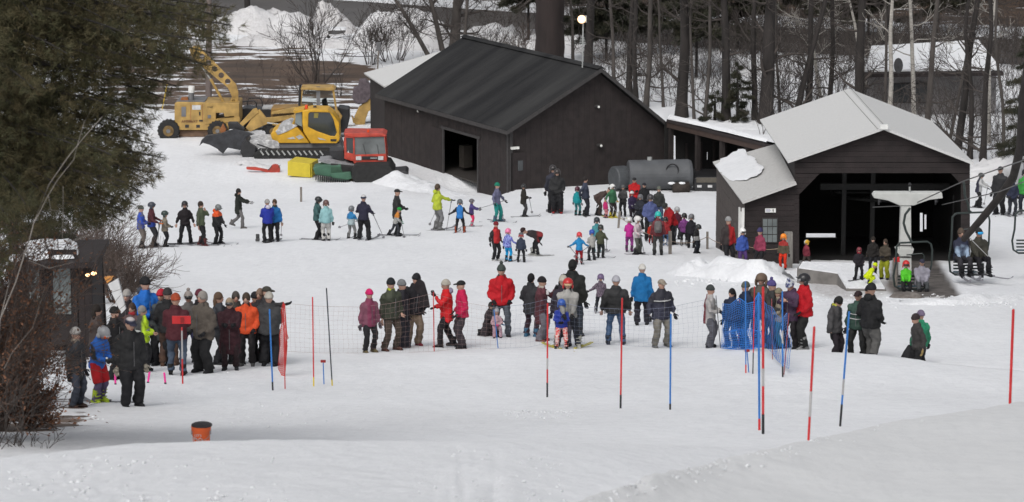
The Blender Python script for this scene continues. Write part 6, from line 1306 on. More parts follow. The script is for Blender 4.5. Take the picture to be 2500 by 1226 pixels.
px([(778, 394), (800, 392), (870, 404), (870, 410), (806, 402)], Y5 + .8, 1.6, 'flat_deck', mat('grey_deck', (.25, .25, .26), var=.3, vs_=4), rg)
px([(804, 368), (838, 368), (840, 396), (826, 392), (806, 380)], Y5 + 1.4, 1.2, 'rear_box', BLKM, rg)
px([(806, 402), (868, 408), (868, 436), (840, 436), (820, 420)], Y5 + .4, 2.0, 'track', RUB, rg, bevel=.05)
# ---- yellow crate and green machine
g = G(740, 434); Y6 = g.y
yc_ = thing('yellow_crate', g, 'plain yellow steel box lying on snow in front of the groomer tracks', 'crate')
mb = MB(); a_ = [WY(702, 394, Y6), WY(758, 400, Y6 + .0), WY(758, 434, Y6), WY(702, 429, Y6)]; mb.prism(a_, (.32, 1.5, 0)); mb.obj('box', mat('yellow_sheet_steel', (.56, .44, .03), rough=.6, var=.1, vs_=3), yc_, bevel=.02)
MB().prism([WY(760, 400, Y6 + .02), WY(782, 402, Y6 + 1.2), WY(782, 408, Y6 + 1.2), WY(760, 434, Y6 + .02)], (.03, 0, 0)).obj('end_panel', MATS['yellow_sheet_steel'], yc_)
g = G(820, 446); Y7 = g.y
gm = thing('green_implement', g, 'green steel trail implement between yellow box and red groomer', 'implement')
px([(764, 410), (786, 404), (832, 404), (836, 420), (808, 432), (770, 428)], Y7 + .3, 1.2, 'housing', GRN, gm, bevel=.03); px([(806, 424), (856, 420), (860, 436), (836, 444), (812, 438)], Y7 + .1, .8, 'side_frame', GRN, gm, bevel=.03)
px([(808, 408), (833, 408), (833, 421), (808, 423)], Y7 + .26, .1, 'hatch', mat('dark_green_steel', (.03, .075, .045)), gm)
mb = MB()
for k in range(16): x = 770 + k * 5.2; mb.prism([WY(x, 428 + k * .8, Y7), WY(x + 3, 428 + k * .8, Y7), WY(x + 2, 441 + k * .9, Y7), WY(x, 440 + k * .9, Y7)], (0, .25, 0))
o = mb.obj('tines', BLKM, gm); o['kind'] = 'stuff'
for k in range(4): tubepx([(832, 414 + k * 7), (872, 416 + k * 6)], Y7 + .4, .03, 'hydraulic_hose', BLKM, gm, 6)
tubepx([(836, 443), (848, 448), (848, 440)], Y7, .015, 'hook', BLKM, gm, 5)
# ---- orange plough wing
g = G(640, 421); Y8 = g.y
ow = thing('orange_scraper', g, 'long orange red scraper arm with round end lying on the snow', 'scraper')
px([(601, 409), (622, 409), (652, 415), (664, 414), (664, 421), (652, 421), (634, 417), (602, 414)], Y8, .25, 'arm', REDP, ow, bevel=.01); c = WY(671, 415, Y8 - .02)
MB().tube([c, c + Vector((0, .35, 0))], [.26, .26], 16, side=(1, 0, 0)).obj('drum', REDP, ow)
for a_ in (((654, 416), (664, 405)), ((680, 409), (684, 403))): tubepx(a_, Y8 - .05, .018, 'handle', BLKM, ow, 5)
# ---- tanks
def tank(x0, x1, yc__, rpx, yf, label, m):
    f = G((x0 + x1) / 2, yf); s = FPX / (f.y * CP + 27 * SP); r = rpx / s; a, b_ = WY(x0, yc__, f.y), WY(x1, yc__, f.y)
    o = thing('fuel_tank', f, label, 'tank'); d = (b_ - a); d2 = Vector((0, .35, 0)); a2, b2 = a, b_ + d2
    t = (b2 - a2).normalized(); pts = [a2 - t * .05, a2, a2 + t * .04, b2 - t * .2, b2 - t * .06, b2]; MB().tube(pts, [r * .93, r, r, r, r * .93, r * .75], 28, side=(0, 0, 1)).obj('shell', m, o, smooth=False)
    for q in (.25, .75): p = a2 + (b2 - a2) * q; MB().box(Vector((p.x, p.y, p.z - r - .02)), (.18, r * 1.6, .2)).obj('cradle', TRIM, o)
    MB().tube([a2 + t * 1.0 + Vector((0, 0, r - .02)), a2 + t * 1.0 + Vector((0, 0, r + .14))], .12, 12).obj('filler_cap', GALV, o)
    return o, a2, t, r
TK = mat('dull_grey_tank_paint', (.080, .084, .090), rough=.6, var=.2, vs_=1.5)
o, a2, t, r = tank(1536, 1690, 428, 37, 466, 'large dull grey cylindrical tank lying in front of the open lean-to', TK)
mb = MB(); c = a2 + t * 2.1 + Vector((0, -r * .85, r * .45))
for k in range(3): mb.tube([c + Vector(((.26 + .02 * k) * math.cos(q * math.pi / 8), -.03 * k, (.26 + .02 * k) * math.sin(q * math.pi / 8))) for q in range(17)], .02, 5)
hz_ = mb.obj('hose_coil', BLKM, o); hz_['kind'] = 'stuff'
tank(1500, 1534, 436, 30, 466, 'smaller dark grey tank behind the left end of the large tank', mat('dark_tank_paint', (.06, .065, .07), rough=.6))
# ---- dark vehicle parked in the lean-to
g = G(1720, 470); Y9 = g.y + .6
tv = thing('parked_truck', Vector((g.x, Y9, g.z)), 'dark vehicle with two dim headlights parked inside the lean-to', 'truck')
px([(1694, 436), (1702, 432), (1760, 432), (1766, 440), (1766, 468), (1694, 468)], Y9, 2.5, 'front', BLKM, tv, bevel=.05); px([(1700, 434), (1760, 434), (1760, 446), (1700, 446)], Y9 - .05, .06, 'bumper', mat('tan_bumper', (.09, .08, .065)), tv)
for x in (1708, 1734): px([(x - 6, 452), (x + 5, 452), (x + 5, 458), (x - 6, 458)], Y9 - .04, .05, 'headlight', MATS['headlight_glass'], tv)
# ---- small dark vehicle wreck on the far bank
g = WZ(822, 88, 0); pk = thing('snowed_trailer', WZ(822, 92, 0), 'dark snow topped trailer half sunk in the far snowbank', 'trailer')
px([(800, 75), (844, 74), (842, 80), (826, 84), (803, 84)], g.y - 3.2, 1.2, 'bed', mat('grey_trailer', (.07, .07, .07)), pk); px([(805, 70), (840, 71), (844, 74), (800, 75)], g.y - 3.2, 1.2, 'snow_cap', SNOW2, pk)
tubepx([(800, 93), (804, 88)], g.y - 3.2, .12, 'wheel', RUB, pk)
# ------------------------------------------------------------------ chairlift
YT = 106.5
LW = mat('weathered_white_paint', (.50, .51, .49), rough=.6, var=.08, vs_=3)
DGN = mat('dark_green_tube', (.020, .030, .028), rough=.45, var=.2); 
f = G(2208, 700); tw = thing('lift_tower', Vector((f.x, YT, f.z)), 'white T shaped chairlift tower in front of the dark shelter', 'lift tower')
px([(2200, 500), (2224, 500), (2226, 715), (2194, 715)], YT, .34, 'mast', LW, tw, bevel=.02)
px([(2131, 478), (2136, 471), (2300, 471), (2302, 484), (2270, 488), (2232, 502), (2196, 502), (2168, 490), (2134, 484)], YT - .04, .42, 'crossarm', LW, tw, bevel=.02)
px([(2187, 608), (2232, 608), (2229, 618), (2222, 626), (2198, 626), (2190, 616)], YT - .05, .44, 'collar', LW, tw, bevel=.02)
for y in (598, 627): px([(2195, y), (2226, y + 1), (2226, y + 3), (2195, y + 2)], YT - .02, .40, 'band', TRIM, tw)
tubepx([(2221, 471), (2221, 456)], YT + .1, .03, 'finial', GALV, tw); MB().ball(WY(2221, 450, YT + .1), .055, 10, 6).obj('cap_ball', BLKM, tw)
for x in (2146, 2284):
    for k in (-4, 5):
        c = WY(x + k * 1.0, 490, YT); MB().tube([c + Vector((0, -.25 + .5 * (k > 0), 0)), c + Vector((.04, -.25 + .5 * (k > 0), 0))], .10, 12, side=(0, 0, 1)).obj('sheave', BLKM, tw)
    tubepx([(x, 484), (x, 492)], YT, .02, 'sheave_bracket', LW, tw)
def cable(pts, r, label): mb = MB(); mb.tube(pts, r, 6); return tag(mb.obj('haul_cable', mat('steel_cable', (.07, .07, .07), rough=.5, bump=0), fixn=False), label, 'cable', 'chairlift cables')
cable([WY(2560, 370, 78), WY(2353, 442, 98), WY(2240, 494, YT), WY(2200, 503, YT + 2.5)], .018, 'upper haul cable coming down from right edge to the white crossarm')
cable([WY(2200, 503, YT + 2.5), WY(2131, 506, YT + 3.5)], .018, 'short haul cable span left of the white mast')
cable([WY(2560, 420, 80), WY(2440, 468, 92), WY(2300, 500, YT)], .016, 'lower haul cable crossing the slope right of the lift shelter')
def chair(x0, x1, ytop, ybot, Y, label, hang=None, backy=None):
    f = WY((x0 + x1) / 2, ybot, Y); o = thing('lift_chair', f, label, 'lift chair', 'chairs of the lift'); w_ = x1 - x0; xm = (x0 + x1) / 2; h = ybot - ytop
    for dy_, off in ((0, 0),):
        tubepx([(x0 + 12, ytop + 3), (x1 - 12, ytop), (x1 - 3, ytop + 6), (x1, ytop + 20), (x1 - 2, ytop + h * .5), (x1 - 12, ytop + h * .78)], Y, .032, 'side_frame', DGN, o, 7)
        tubepx([(x0 + 12, ytop + 3), (x0 + 3, ytop + 12), (x0 + 1, ytop + h * .45), (x0 - 5, ytop + h * .72), (x0 - 2, ybot - 8), (x0 + 10, ybot), (x1 - 22, ybot), (x1 - 16, ybot - 6), (x1 - 16, ybot - 28)], Y - .25, .034, 'seat_frame', DGN, o, 7)
    tubepx([(xm - 18, ybot - 34), (x1 - 18, ybot - 34)], Y - .02, .028, 'seat_bar', DGN, o, 6)
    for k in range(4): px([(x0 + 6, ybot - 8 - k * 8), (x1 - 20, ybot - 8 - k * 8), (x1 - 20, ybot - 5 - k * 8), (x0 + 6, ybot - 5 - k * 8)], Y - .3 + .12 * k, .09, 'seat_slat', mat('blue_grey_slat', (.04, .07, .09)) if k < 1 else DGN, o)
    tubepx([(x0 + w_ * .30, ytop + h * .28), (x1 - 24, ytop + h * .25), (x1 - 20, ytop + h * .3), (x1 - 20, ytop + h * .6)], Y + .15, .02, 'back_frame', DGN, o, 6)
    if hang:
        tubepx(hang, Y, .04, 'hanger', DGN, o, 7)
    return o
chair(2322, 2416, 518, 671, 103.6, 'lift chair with two riders at the right side of the shelter', hang=[(2372, 520), (2366, 514), (2364, 500), (2356, 480), (2353, 445)])
chair(2476, 2566, 512, 618, 104.5, 'empty looking lift chair cut by the right edge of the picture', hang=[(2520, 514), (2506, 470), (2502, 400)])
chair(2186, 2276, 590, 706, 100.6, 'low lift chair carrying the pair in green jacket and grey sweatshirt', hang=[(2226, 592), (2212, 565), (2206, 545), (2210, 524), (2222, 508)])
def rider(x, ybot, top, Y, f, jc, tc, hat, label, **k):
    loc = WY(x, ybot, Y); kk = dict(H=.80, hip=(0, -.10, .50), fl=(-.12, .42, .085), fr=(.12, .42, .085), arms='lap', boots='ski', loc=loc)
    kk.update(k); return P(x, ybot, top, f, jc, tc, hat, label, **kk)
rider(2211, 716, 634, 100.3, 0, (.10, .58, .03), (.014, .013, .015), 'helmet', 'rider with red helmet and vivid green jacket on the low chair', hc=(.48, .02, .02), goggles=(.05, .05, .05), kid=True)
rider(2250, 722, 628, 100.3, 0, (.30, .29, .34), (.06, .065, .07), 'cap', 'rider in pale grey sweatshirt and dark cap on the low chair', hc=(.03, .03, .05), bulk=1.25)
rider(2346, 670, 552, 103.4, 12, fab2((.016, .02, .05), (.32, .42, .56), 'Y', .06, .03), (.03, .028, .033), 'hair', 'rider in navy and pale blue jacket on the right chair', hc=(.09, .065, .05), skis=4, skic=(.2, .2, .2))
rider(2390, 668, 553, 103.4, 15, (.040, .038, .030), (.012, .011, .014), 'beanie', 'rider in dark olive jacket with blue goggles on the right chair', hc=(.02, .02, .02), goggles=(.02, .30, .62), bulk=1.2, skis=30, skic=(.2, .2, .2))
for (a_, b_, lb) in (((2366, 580), (2412, 626), 'ski pole held across the lap by rider with blue goggles'), ((2366, 656), (2424, 674), 'ski pole or ski tip sticking out below the right chair')):
    mb = MB(); mb.tube([WY(*a_, 102.9), WY(*b_, 102.9)], [.014, .011], 6); mb.tube([WY(*a_, 102.9), WY(*a_, 102.9) + (WY(*b_, 102.9) - WY(*a_, 102.9)) * .12], [.022, .022], 7); tag(mb.obj('ski_pole', pmat((.35, .35, .35), 'silver_pole')), lb, 'ski pole', 'ski poles')
q = G(2268, 733); mb = MB(); mb.box(WY(2268, 728, q.y), (.95, .07, .025), M=Matrix.Rotation(R(-8), 3, 'Y')); tag(mb.obj('ski', pmat((.35, .34, .33), 'pale_ski_top')), 'pale ski lying at the front edge of the lift ramp', 'ski')
mb = MB(); q = WY(2202, 650, 103.8)
o = thing('control_post', G(2190, 700), 'grey post with red button box left of the rider with red helmet', 'control post')
px([(2180, 632), (2190, 632), (2190, 700), (2180, 700)], 101.6, .1, 'column', GREYWOOD, o); px([(2183, 630), (2196, 628), (2197, 640), (2184, 640)], 101.5, .08, 'button_box', PR, o)
# ------------------------------------------------------------------ trees and brush
BARK = mat('pine_bark', (.024, .020, .0185), rough=.9, var=.4, vs_=3, bump=.6, bs=12, stretch=(1, 1, .25)); BARK2 = mat('grey_bark', (.060, .052, .047), rough=.9, var=.35, vs_=3, bump=.5, bs=12, stretch=(1, 1, .3))
BIRCH = mat('birch_bark', (.34, .32, .29), rough=.8, var=.3, vs_=4, bump=.2, stretch=(1, 1, 3)); TWIG = mat('bare_twig', (.060, .050, .045), rough=.9, var=.3, vs_=2, bump=0); REDT = mat('reddish_twig', (.105, .078, .066), rough=.9, var=.35, vs_=1.2, bump=0)
NEED = mat('dark_needles', (.024, .028, .016), rough=.8, var=.4, vs_=1.2, bump=0, c2=(.050, .045, .026), thr=(.35, .7)); NEEDN = mat('pine_needles_near', (.046, .048, .017), rough=.75, vs_=2.2, bump=0, c2=(.088, .066, .028), thr=(.38, .68), var=.3)
class TB:   # fast tube collector
    def __init__(s): s.V = []; s.F = []; s.n = 0
    def tube(s, pts, rad, k=3):
        P_ = np.asarray([tuple(p) for p in pts]); N = len(P_); t = np.gradient(P_, axis=0); t /= (np.linalg.norm(t, axis=1)[:, None] + 1e-9)
        ref = np.where(np.abs(t[:, 2:3]) > .9, np.array([[1., 0, 0]]), np.array([[0, 0, 1.]])); a = np.cross(t, ref); a /= (np.linalg.norm(a, axis=1)[:, None] + 1e-9); b_ = np.cross(t, a)
        q = np.arange(k) * 2 * math.pi / k; r = np.asarray(rad)[:, None, None]
        V = P_[:, None, :] + r * (a[:, None, :] * np.cos(q)[None, :, None] + b_[:, None, :] * np.sin(q)[None, :, None])
        i = np.arange(N - 1)[:, None] * k + np.arange(k)[None, :]; j = np.arange(N - 1)[:, None] * k + (np.arange(k)[None, :] + 1) % k
        F = np.stack([i, j, j + k, i + k], -1).reshape(-1, 4) + s.n
        s.V.append(V.reshape(-1, 3)); s.F.append(F); s.n += N * k
    def obj(s, name, m, parent=None):
        if not s.V: return None
        me = npmesh(name, np.concatenate(s.V), np.concatenate(s.F), True); me.materials.append(m); return link(name, me, m, parent)
def limb(rnd, p, d, L, r, up=.15, n=6, wig=.18):
    pts = [p.copy()]; d = d.normalized()
    for i in range(n):
        d = (d + Vector((rnd.gauss(0, wig), rnd.gauss(0, wig), rnd.gauss(0, wig) + up * .3))).normalized(); pts.append(pts[-1] + d * (L / n))
    return pts, [max(.004, r * (1 - .85 * i / n)) for i in range(n + 1)]
def branches(rnd, tb, p, d, L, r, depth, up=.15, spread=.8, nb=4, thin=.006, k=3):
    pts, rr = limb(rnd, p, d, L, r, up, 3 if depth <= 0 else 5); rr = [max(thin, q) for q in rr]; tb.tube(pts, rr, k if depth < 2 else 4)
    if depth <= 0: return
    for i in range(nb):
        t = rnd.uniform(.25, .98); j = min(len(pts) - 2, int(t * (len(pts) - 1))); q = pts[j] + (pts[j + 1] - pts[j]) * (t * (len(pts) - 1) - j)
        dd = (pts[j + 1] - pts[j]).normalized(); s_ = Vector((rnd.gauss(0, 1), rnd.gauss(0, 1), rnd.gauss(0, .8))).normalized()
        branches(rnd, tb, q, dd + s_ * spread, L * rnd.uniform(.35, .6), rr[j] * .6, depth - 1, up, spread, nb, thin, 3)
def bare_tree(x, y, xt, yt, wpx, label, m=BARK, H=16, name='bare_tree', cat='tree', grp='trees in the woods', nb=9, seed=None, br0=.18, brL=2.6, bm=None, loc=None, depth=2, thin=.010, fork=0, up=.2):
    """trunk foot at ground pixel (x,y); passes pixel (xt,yt); width in photo pixels"""
    rnd = random.Random(seed if seed is not None else int(x * 7 + y)); f = loc or (WZ(x, y, 0) if y < 440 else G(x, y)); D = f.y * CP + 27 * SP
    t = WY(xt, yt, f.y); d = (t - f).normalized(); r = wpx / (FPX / D) / 2
    o = thing(name, f, label, cat, grp); tb = TB(); n = 12; pts = []; p = f - Vector((0, 0, .3)); dd = d.copy()
    L = H
    for i in range(n + 1):
        s_ = L * i / n; w_ = Vector((noise.noise(Vector((s_ * .22, x * .1, 1))), noise.noise(Vector((s_ * .22, x * .1, 9))), 0)) * .06 * s_ ** 1.0 * min(1, s_)
        pts.append(f - Vector((0, 0, .3)) + d * s_ + w_)
    rr = [r * (1.30 if i == 0 else 1) * (1 - .72 * i / n) + .01 for i in range(n + 1)]
    tb.tube(pts, rr, 9); tb.obj('trunk', m, o)
    tb = TB()
    for i in range(nb):
        t_ = rnd.uniform(br0, .97) ** 1.0; j = min(n - 1, int(t_ * n)); q = pts[j] + (pts[j + 1] - pts[j]) * (t_ * n - j); a = rnd.uniform(0, 2 * math.pi)
        branches(rnd, tb, q, Vector((math.cos(a), math.sin(a) * .6, rnd.uniform(-.1, .8))), brL * rnd.uniform(.5, 1.1) * (1.2 - .6 * t_), rr[j] * .34, depth, up, .8, 4, thin)
    tb.obj('branches', bm or (m if m is BIRCH else TWIG), o)['kind'] = 'stuff'; return o
def needles_np(P0, DR, L, n, w, rs, spread=.75):
    """tufts of thin triangles: P0 (k,3), DR (k,3)"""
    k = len(P0); d = np.repeat(DR, n, 0) + rs.normal(0, spread, (k * n, 3)); d /= np.linalg.norm(d, axis=1)[:, None]; p = np.repeat(P0, n, 0) + rs.normal(0, L * .18, (k * n, 3))
    s_ = np.cross(d, rs.normal(0, 1, (k * n, 3))); s_ /= np.linalg.norm(s_, axis=1)[:, None]; ln = L * rs.uniform(.7, 1.15, (k * n, 1))
    V = np.stack([p - s_ * w / 2, p + s_ * w / 2, p + d * ln], 1).reshape(-1, 3); F = np.arange(k * n * 3).reshape(-1, 3); return V, F
def conifer(f, H, rad, label, z0=.1, seed=1, nt=900, name='conifer', grp=None, cat='tree', nl=.16, dens=10, m=NEED, wid=.03, tr=.1, lean=(0, 0)):
    rs = np.random.RandomState(seed); o = thing(name, f, label, cat, grp); tb = TB(); tb.tube([f + Vector((0, 0, -.2)), f + Vector((lean[0] * .5, lean[1] * .5, H * .5)), f + Vector((lean[0], lean[1], H))], [tr, tr * .7, .02], 8); tb.obj('trunk', BARK, o)
    tb = TB(); PP = []; DD = []; nb = int(H * 7)
    for i in range(nb):
        t = z0 + (1 - z0) * (i + rs.rand()) / nb; a = rs.uniform(0, 2 * math.pi); L = rad * (1 - t) ** .75 * rs.uniform(.6, 1.1) / (1 - z0) ** .75 + .1
        b0 = f + Vector((lean[0] * t, lean[1] * t, H * t)); d = Vector((math.cos(a), math.sin(a), rs.uniform(-.25, .15))); e = b0 + d * L; tb.tube([b0, b0 + d * L * .6 + Vector((0, 0, .03)), e + Vector((0, 0, -.08 * L))], [.02, .014, .005], 3)
        k = max(3, int(nt / nb * (L / rad + .2)))
        for q in range(k):
            u = rs.uniform(.12, 1) ** .8; side = Vector((-d.y, d.x, 0)) * rs.normal(0, .16 * L * (1.1 - u * .6)); PP.append(tuple(b0 + d * (L * u) + side + Vector((0, 0, rs.normal(0, .05) - .08 * L * u)))); DD.append(tuple((d + side.normalized() * .4)))
    tb.obj('branches', TWIG, o)['kind'] = 'stuff'; V, F = needles_np(np.array(PP), np.array(DD), nl, dens, wid, rs); me = npmesh('needles', V, F); me.materials.append(m); n_ = link('needles', me, m, o); n_['kind'] = 'stuff'; return o
# ---- trunks in the right background  (foot x, foot y, through x, y, width px)
T_ = [
 (1664, 286, 1672, 0, 30, 'thick dark pine trunk right above the snowy lean-to roof', BARK), (1772, 300, 1768, 0, 24, 'straight dark trunk midway between lean-to and lift roof', BARK),
 (1868, 306, 1886, 0, 38, 'thickest dark trunk just left of the pale lift roof', BARK), (1843, 300, 1846, 0, 15, 'slim dark trunk touching the thickest trunk', BARK),
 (1576, 262, 1590, 60, 14, 'slim trunk rising right of the barn gable', BARK2), (1536, 232, 1540, 20, 16, 'twin left trunk behind the right roof slope of the barn', BARK), (1553, 240, 1552, 20, 12, 'twin right trunk behind the right roof slope of the barn', BARK),
 (1720, 300, 1733, 120, 10, 'thin forked trunk beside the small dark spruce', BARK2), (1695, 290, 1690, 150, 7, 'very thin crooked trunk above the lean-to roof', BARK2),
 (1938, 300, 1990, 60, 16, 'dark trunk leaning right behind the left slope of lift roof', BARK), (1972, 290, 1980, 40, 17, 'dark trunk behind the left slope of the lift roof', BARK), (2024, 282, 2030, 60, 13, 'dark trunk close to the peak of the lift roof', BARK),
 (2098, 300, 2106, 60, 26, 'broad dark trunk right behind the lift roof peak', BARK), (2158, 310, 2164, 100, 8, 'thin trunk left of the tall pale birch', BARK2),
 (2262, 330, 2290, 0, 16, 'grey trunk rising in front of the snowy camp roof', BARK2), (2335, 385, 2372, 90, 20, 'dark trunk leaning right at the corner of lift roof', BARK), (2368, 388, 2370, 190, 13, 'dark straight trunk beyond the lift roof corner', BARK),
 (2400, 395, 2412, 60, 16, 'trunk standing left of the right edge conifer', BARK), (2128, 240, 2152, 110, 12, 'dark curved trunk crossing the left end of the camp roof', BARK), (2450, 405, 2440, 120, 9, 'thin trunk near the snow ridge at right', BARK2),
 (2310, 370, 2345, 200, 8, 'thin leaning trunk right of the camp window', BARK2), (1500, 210, 1492, 20, 9, 'thin trunk immediately right of the barn ridge end', BARK2), (1620, 262, 1612, 100, 7, 'thin trunk left of the thick pine trunk', BARK2), (1905, 280, 1900, 140, 7, 'thin trunk right of the thickest trunk', BARK2)]
for i, (a, b_, c, d, wpx, lb, m) in enumerate(T_): bare_tree(a, b_, c, d, wpx, lb, m, H=14, nb=15 if wpx < 20 else 10, br0=.04, seed=i + 10, brL=2.4)
for i, (a, b_, c, d, wpx, lb) in enumerate([(2012, 280, 1973, 0, 9, 'slender white birch leaning left above the left slope of lift roof'), (2170, 320, 2178, 0, 13, 'tall pale birch in front of the left part of the camp roof'), (2232, 300, 2224, 0, 12, 'white birch crossing the middle of the snowy camp roof'),
        (2128, 250, 2075, 0, 8, 'slender white birch slanting left by the camp roof'), (2413, 350, 2425, 0, 13, 'pale grey birch near the right end of camp roof')]):
    bare_tree(a, b_, c, d, wpx, lb, BIRCH, H=12, nb=8, br0=.25, seed=i + 60, name='birch_tree', grp='birches in the woods')
# ---- old wide pine trunk behind the barn ridge and neighbours
f = WZ(1342, 190, 0) + Vector((0, 2, 0)); o = thing('old_pine', f, 'very wide reddish brown trunk rising behind the barn ridge', 'tree'); tb = TB(); tb.tube([WY(1342 + 1.5 * math.sin(k * 1.7), 200 - k * 22, f.y) for k in range(24)], [(.95 - .008 * k) * (1 + .025 * math.sin(k * 2.3) + .018 * math.sin(k * 5.1)) for k in range(24)], 18); tb.obj('trunk', mat('red_brown_bark', (.022, .015, .014), rough=.9, var=.4, vs_=1.5, bump=.5, bs=8, stretch=(1, 1, .2)), o)
tb = TB(); rnd = random.Random(3)
for k in range(9): branches(rnd, tb, WY(1342, -40 - 30 * k, f.y), Vector((rnd.choice((-1, 1)), rnd.uniform(-.5, .5), -.25)), 3.2, .09, 2, -.1, .7, 4, .012)
tb.obj('branches', TWIG, o)
# ---- bare trees behind machines and barn
def bush(x, y, h, spread, n, label, m=TWIG, name='bare_bush', grp=None, seed=1, r=.03, cat='bush', loc=None, depth=2, nb=5, thin=.008, lean=0, leafn=0, kind=None, yf=None):
    rnd = random.Random(seed); f = loc or (WZ(x, y, 0) if y < 440 else G(x, y)); o = thing(name, f, label, cat, grp); tb = TB()
    for i in range(n):
        a = rnd.uniform(0, 2 * math.pi); q = f + Vector((math.cos(a) * spread * .15, math.sin(a) * spread * .15, -.1)); d = Vector((math.cos(a) * spread / h * rnd.uniform(.2, 1) + lean, math.sin(a) * .5 * spread / h, 1))
        branches(rnd, tb, q, d, h * rnd.uniform(.6, 1.05), r * rnd.uniform(.6, 1.1), depth, .10, .55, nb, thin)
    st_ = tb.obj('stems', m, o); st_['kind'] = 'stuff'
    if leafn:
        rs = np.random.RandomState(seed); V = np.concatenate(tb.V); idx = rs.choice(len(V), leafn); Pp = V[idx] + rs.normal(0, .03, (leafn, 3)); a1 = rs.normal(0, 1, (leafn, 3)); a1 /= np.linalg.norm(a1, axis=1)[:, None]; a2 = np.cross(a1, rs.normal(0, 1, (leafn, 3))); a2 /= np.linalg.norm(a2, axis=1)[:, None]
        w_ = rs.uniform(.015, .035, (leafn, 1)); Vv = np.stack([Pp - a1 * w_, Pp + a2 * w_ * .6, Pp + a1 * w_ * 1.2, Pp - a2 * w_ * .6], 1).reshape(-1, 3)
        me = npmesh('dead_leaves', Vv, np.arange(leafn * 4).reshape(-1, 4)); me.materials.append(LEAF); l_ = link('dead_leaves', me, LEAF, o); l_['kind'] = 'stuff'
    return o
bush(772, 200, 4.6, 3.4, 13, 'many stemmed bare shrub tree rising behind the glazed loader cab', r=.05, seed=4, grp='bare trees behind the machines', nb=6, thin=.011)
bush(740, 228, 2.0, 2.2, 16, 'low bare brush at the foot of the shrub tree', r=.02, seed=5, depth=1, thin=.010, m=REDT)
bush(905, 158, 3.0, 1.6, 12, 'bare saplings around the tall utility box left of the pale roof', r=.03, seed=6, thin=.010)
bush(830, 236, 2.6, .8, 5, 'group of thin saplings right of the loader cab', r=.025, seed=8, depth=1, thin=.009)
bush(960, 150, 3.6, 4.0, 16, 'wide bare thicket behind the pale roofed wing', r=.035, seed=7, thin=.010, nb=6)
bare_tree(1108, 128, 1118, 0, 28, 'forked grey tree just left of the barn roof peak', BARK2, H=11, nb=14, br0=.05, seed=90, grp='bare trees behind the machines', brL=3.4)
bare_tree(1085, 135, 1060, 20, 14, 'slanting bare tree left of the forked grey tree', BARK2, H=9, nb=16, br0=.05, seed=91, grp='bare trees behind the machines', brL=3.0)
bare_tree(1060, 150, 985, 20, 12, 'bare tree leaning far left behind the pale wing roof', BARK2, H=9, nb=16, br0=.08, seed=92, grp='bare trees behind the machines', brL=3.0)
bare_tree(1132, 140, 1138, 0, 9, 'thin upright tree right of the forked grey tree', BARK2, H=10, nb=12, br0=.05, seed=93, grp='bare trees behind the machines', brL=2.2)
for i, x in enumerate((1178, 1215, 1262, 1290)): bush(x, 150 + i * 6, 2.4 + .3 * (i % 2), 1.8, 7, ['bare bush left behind the barn ridge', 'bare bush second behind the barn ridge, near its middle', 'reddish bare bush behind the barn ridge', 'bare bush next to the wide reddish trunk'][i], r=.025, seed=30 + i, m=REDT if i == 2 else TWIG, thin=.010)
bare_tree(1400, 175, 1396, 60, 9, 'thin tree left of the floodlight post', BARK2, H=7, nb=8, seed=95, br0=.05); bare_tree(1436, 185, 1438, 40, 24, 'dark trunk right behind the floodlight post', BARK, H=12, nb=6, seed=96, br0=.3)
bush(640, 258, 1.2, 3.2, 18, 'low twiggy brush between excavator boom and loader cab', r=.014, seed=9, depth=1, m=REDT, thin=.008)
# two dark trunks, utility pole, pole with switch box
bare_tree(607, 72, 600, -40, 17, 'dark trunk with white wire at the top left above the snowbank', BARK, H=10, nb=4, br0=.7, seed=97); 
f = WZ(509, 247, 0); o = thing('utility_pole', f, 'pale brown utility pole behind the excavator boom', 'utility pole'); tb = TB(); tb.tube([f, WY(511, -120, f.y)], [.19, .15], 12); tb.obj('pole', mat('pale_pole_wood', (.15, .12, .11), var=.15, vs_=4, stretch=(4, 4, .4)), o)
for k in (-1, 1): MB().box(WY(511, -90, f.y) + Vector((k * .7, -.2, 0)), (1.3, .1, .12)).obj('crossarm', BARK2, o)
f = WZ(922, 172, 0); o = thing('meter_post', f, 'slim grey post with round box and cable left of the pale wing roof', 'post'); tb = TB(); tb.tube([f, WY(924, 112, f.y)], [.05, .05], 7); tb.obj('post', GREYWOOD, o); MB().box(WY(924, 114, f.y), (.28, .16, .55)).obj('meter_box', GST, o, bevel=.05)
a = WY(920, 136, f.y); mb = MB(); pts = [a + (WY(640, 20, f.y + 25) - a) * t + Vector((0, 0, -2.2 * 4 * t * (1 - t) * .5)) for t in [k / 14 for k in range(15)]]; mb.tube(pts, .028, 5); tag(mb.obj('overhead_cable', BLKM, fixn=False), 'sagging black cable from the slim post to the top left', 'cable')
f = WZ(404, 262, 0); mb = MB(); mb.tube([WY(408, 206, f.y), WY(398, 256, f.y), WY(388, 310, f.y - 4)], .03, 6); tag(mb.obj('guy_wire_guard', pmat((.55, .38, .03), 'yellow_guard')), 'yellow slanting guy wire guard left of the excavator', 'wire guard')
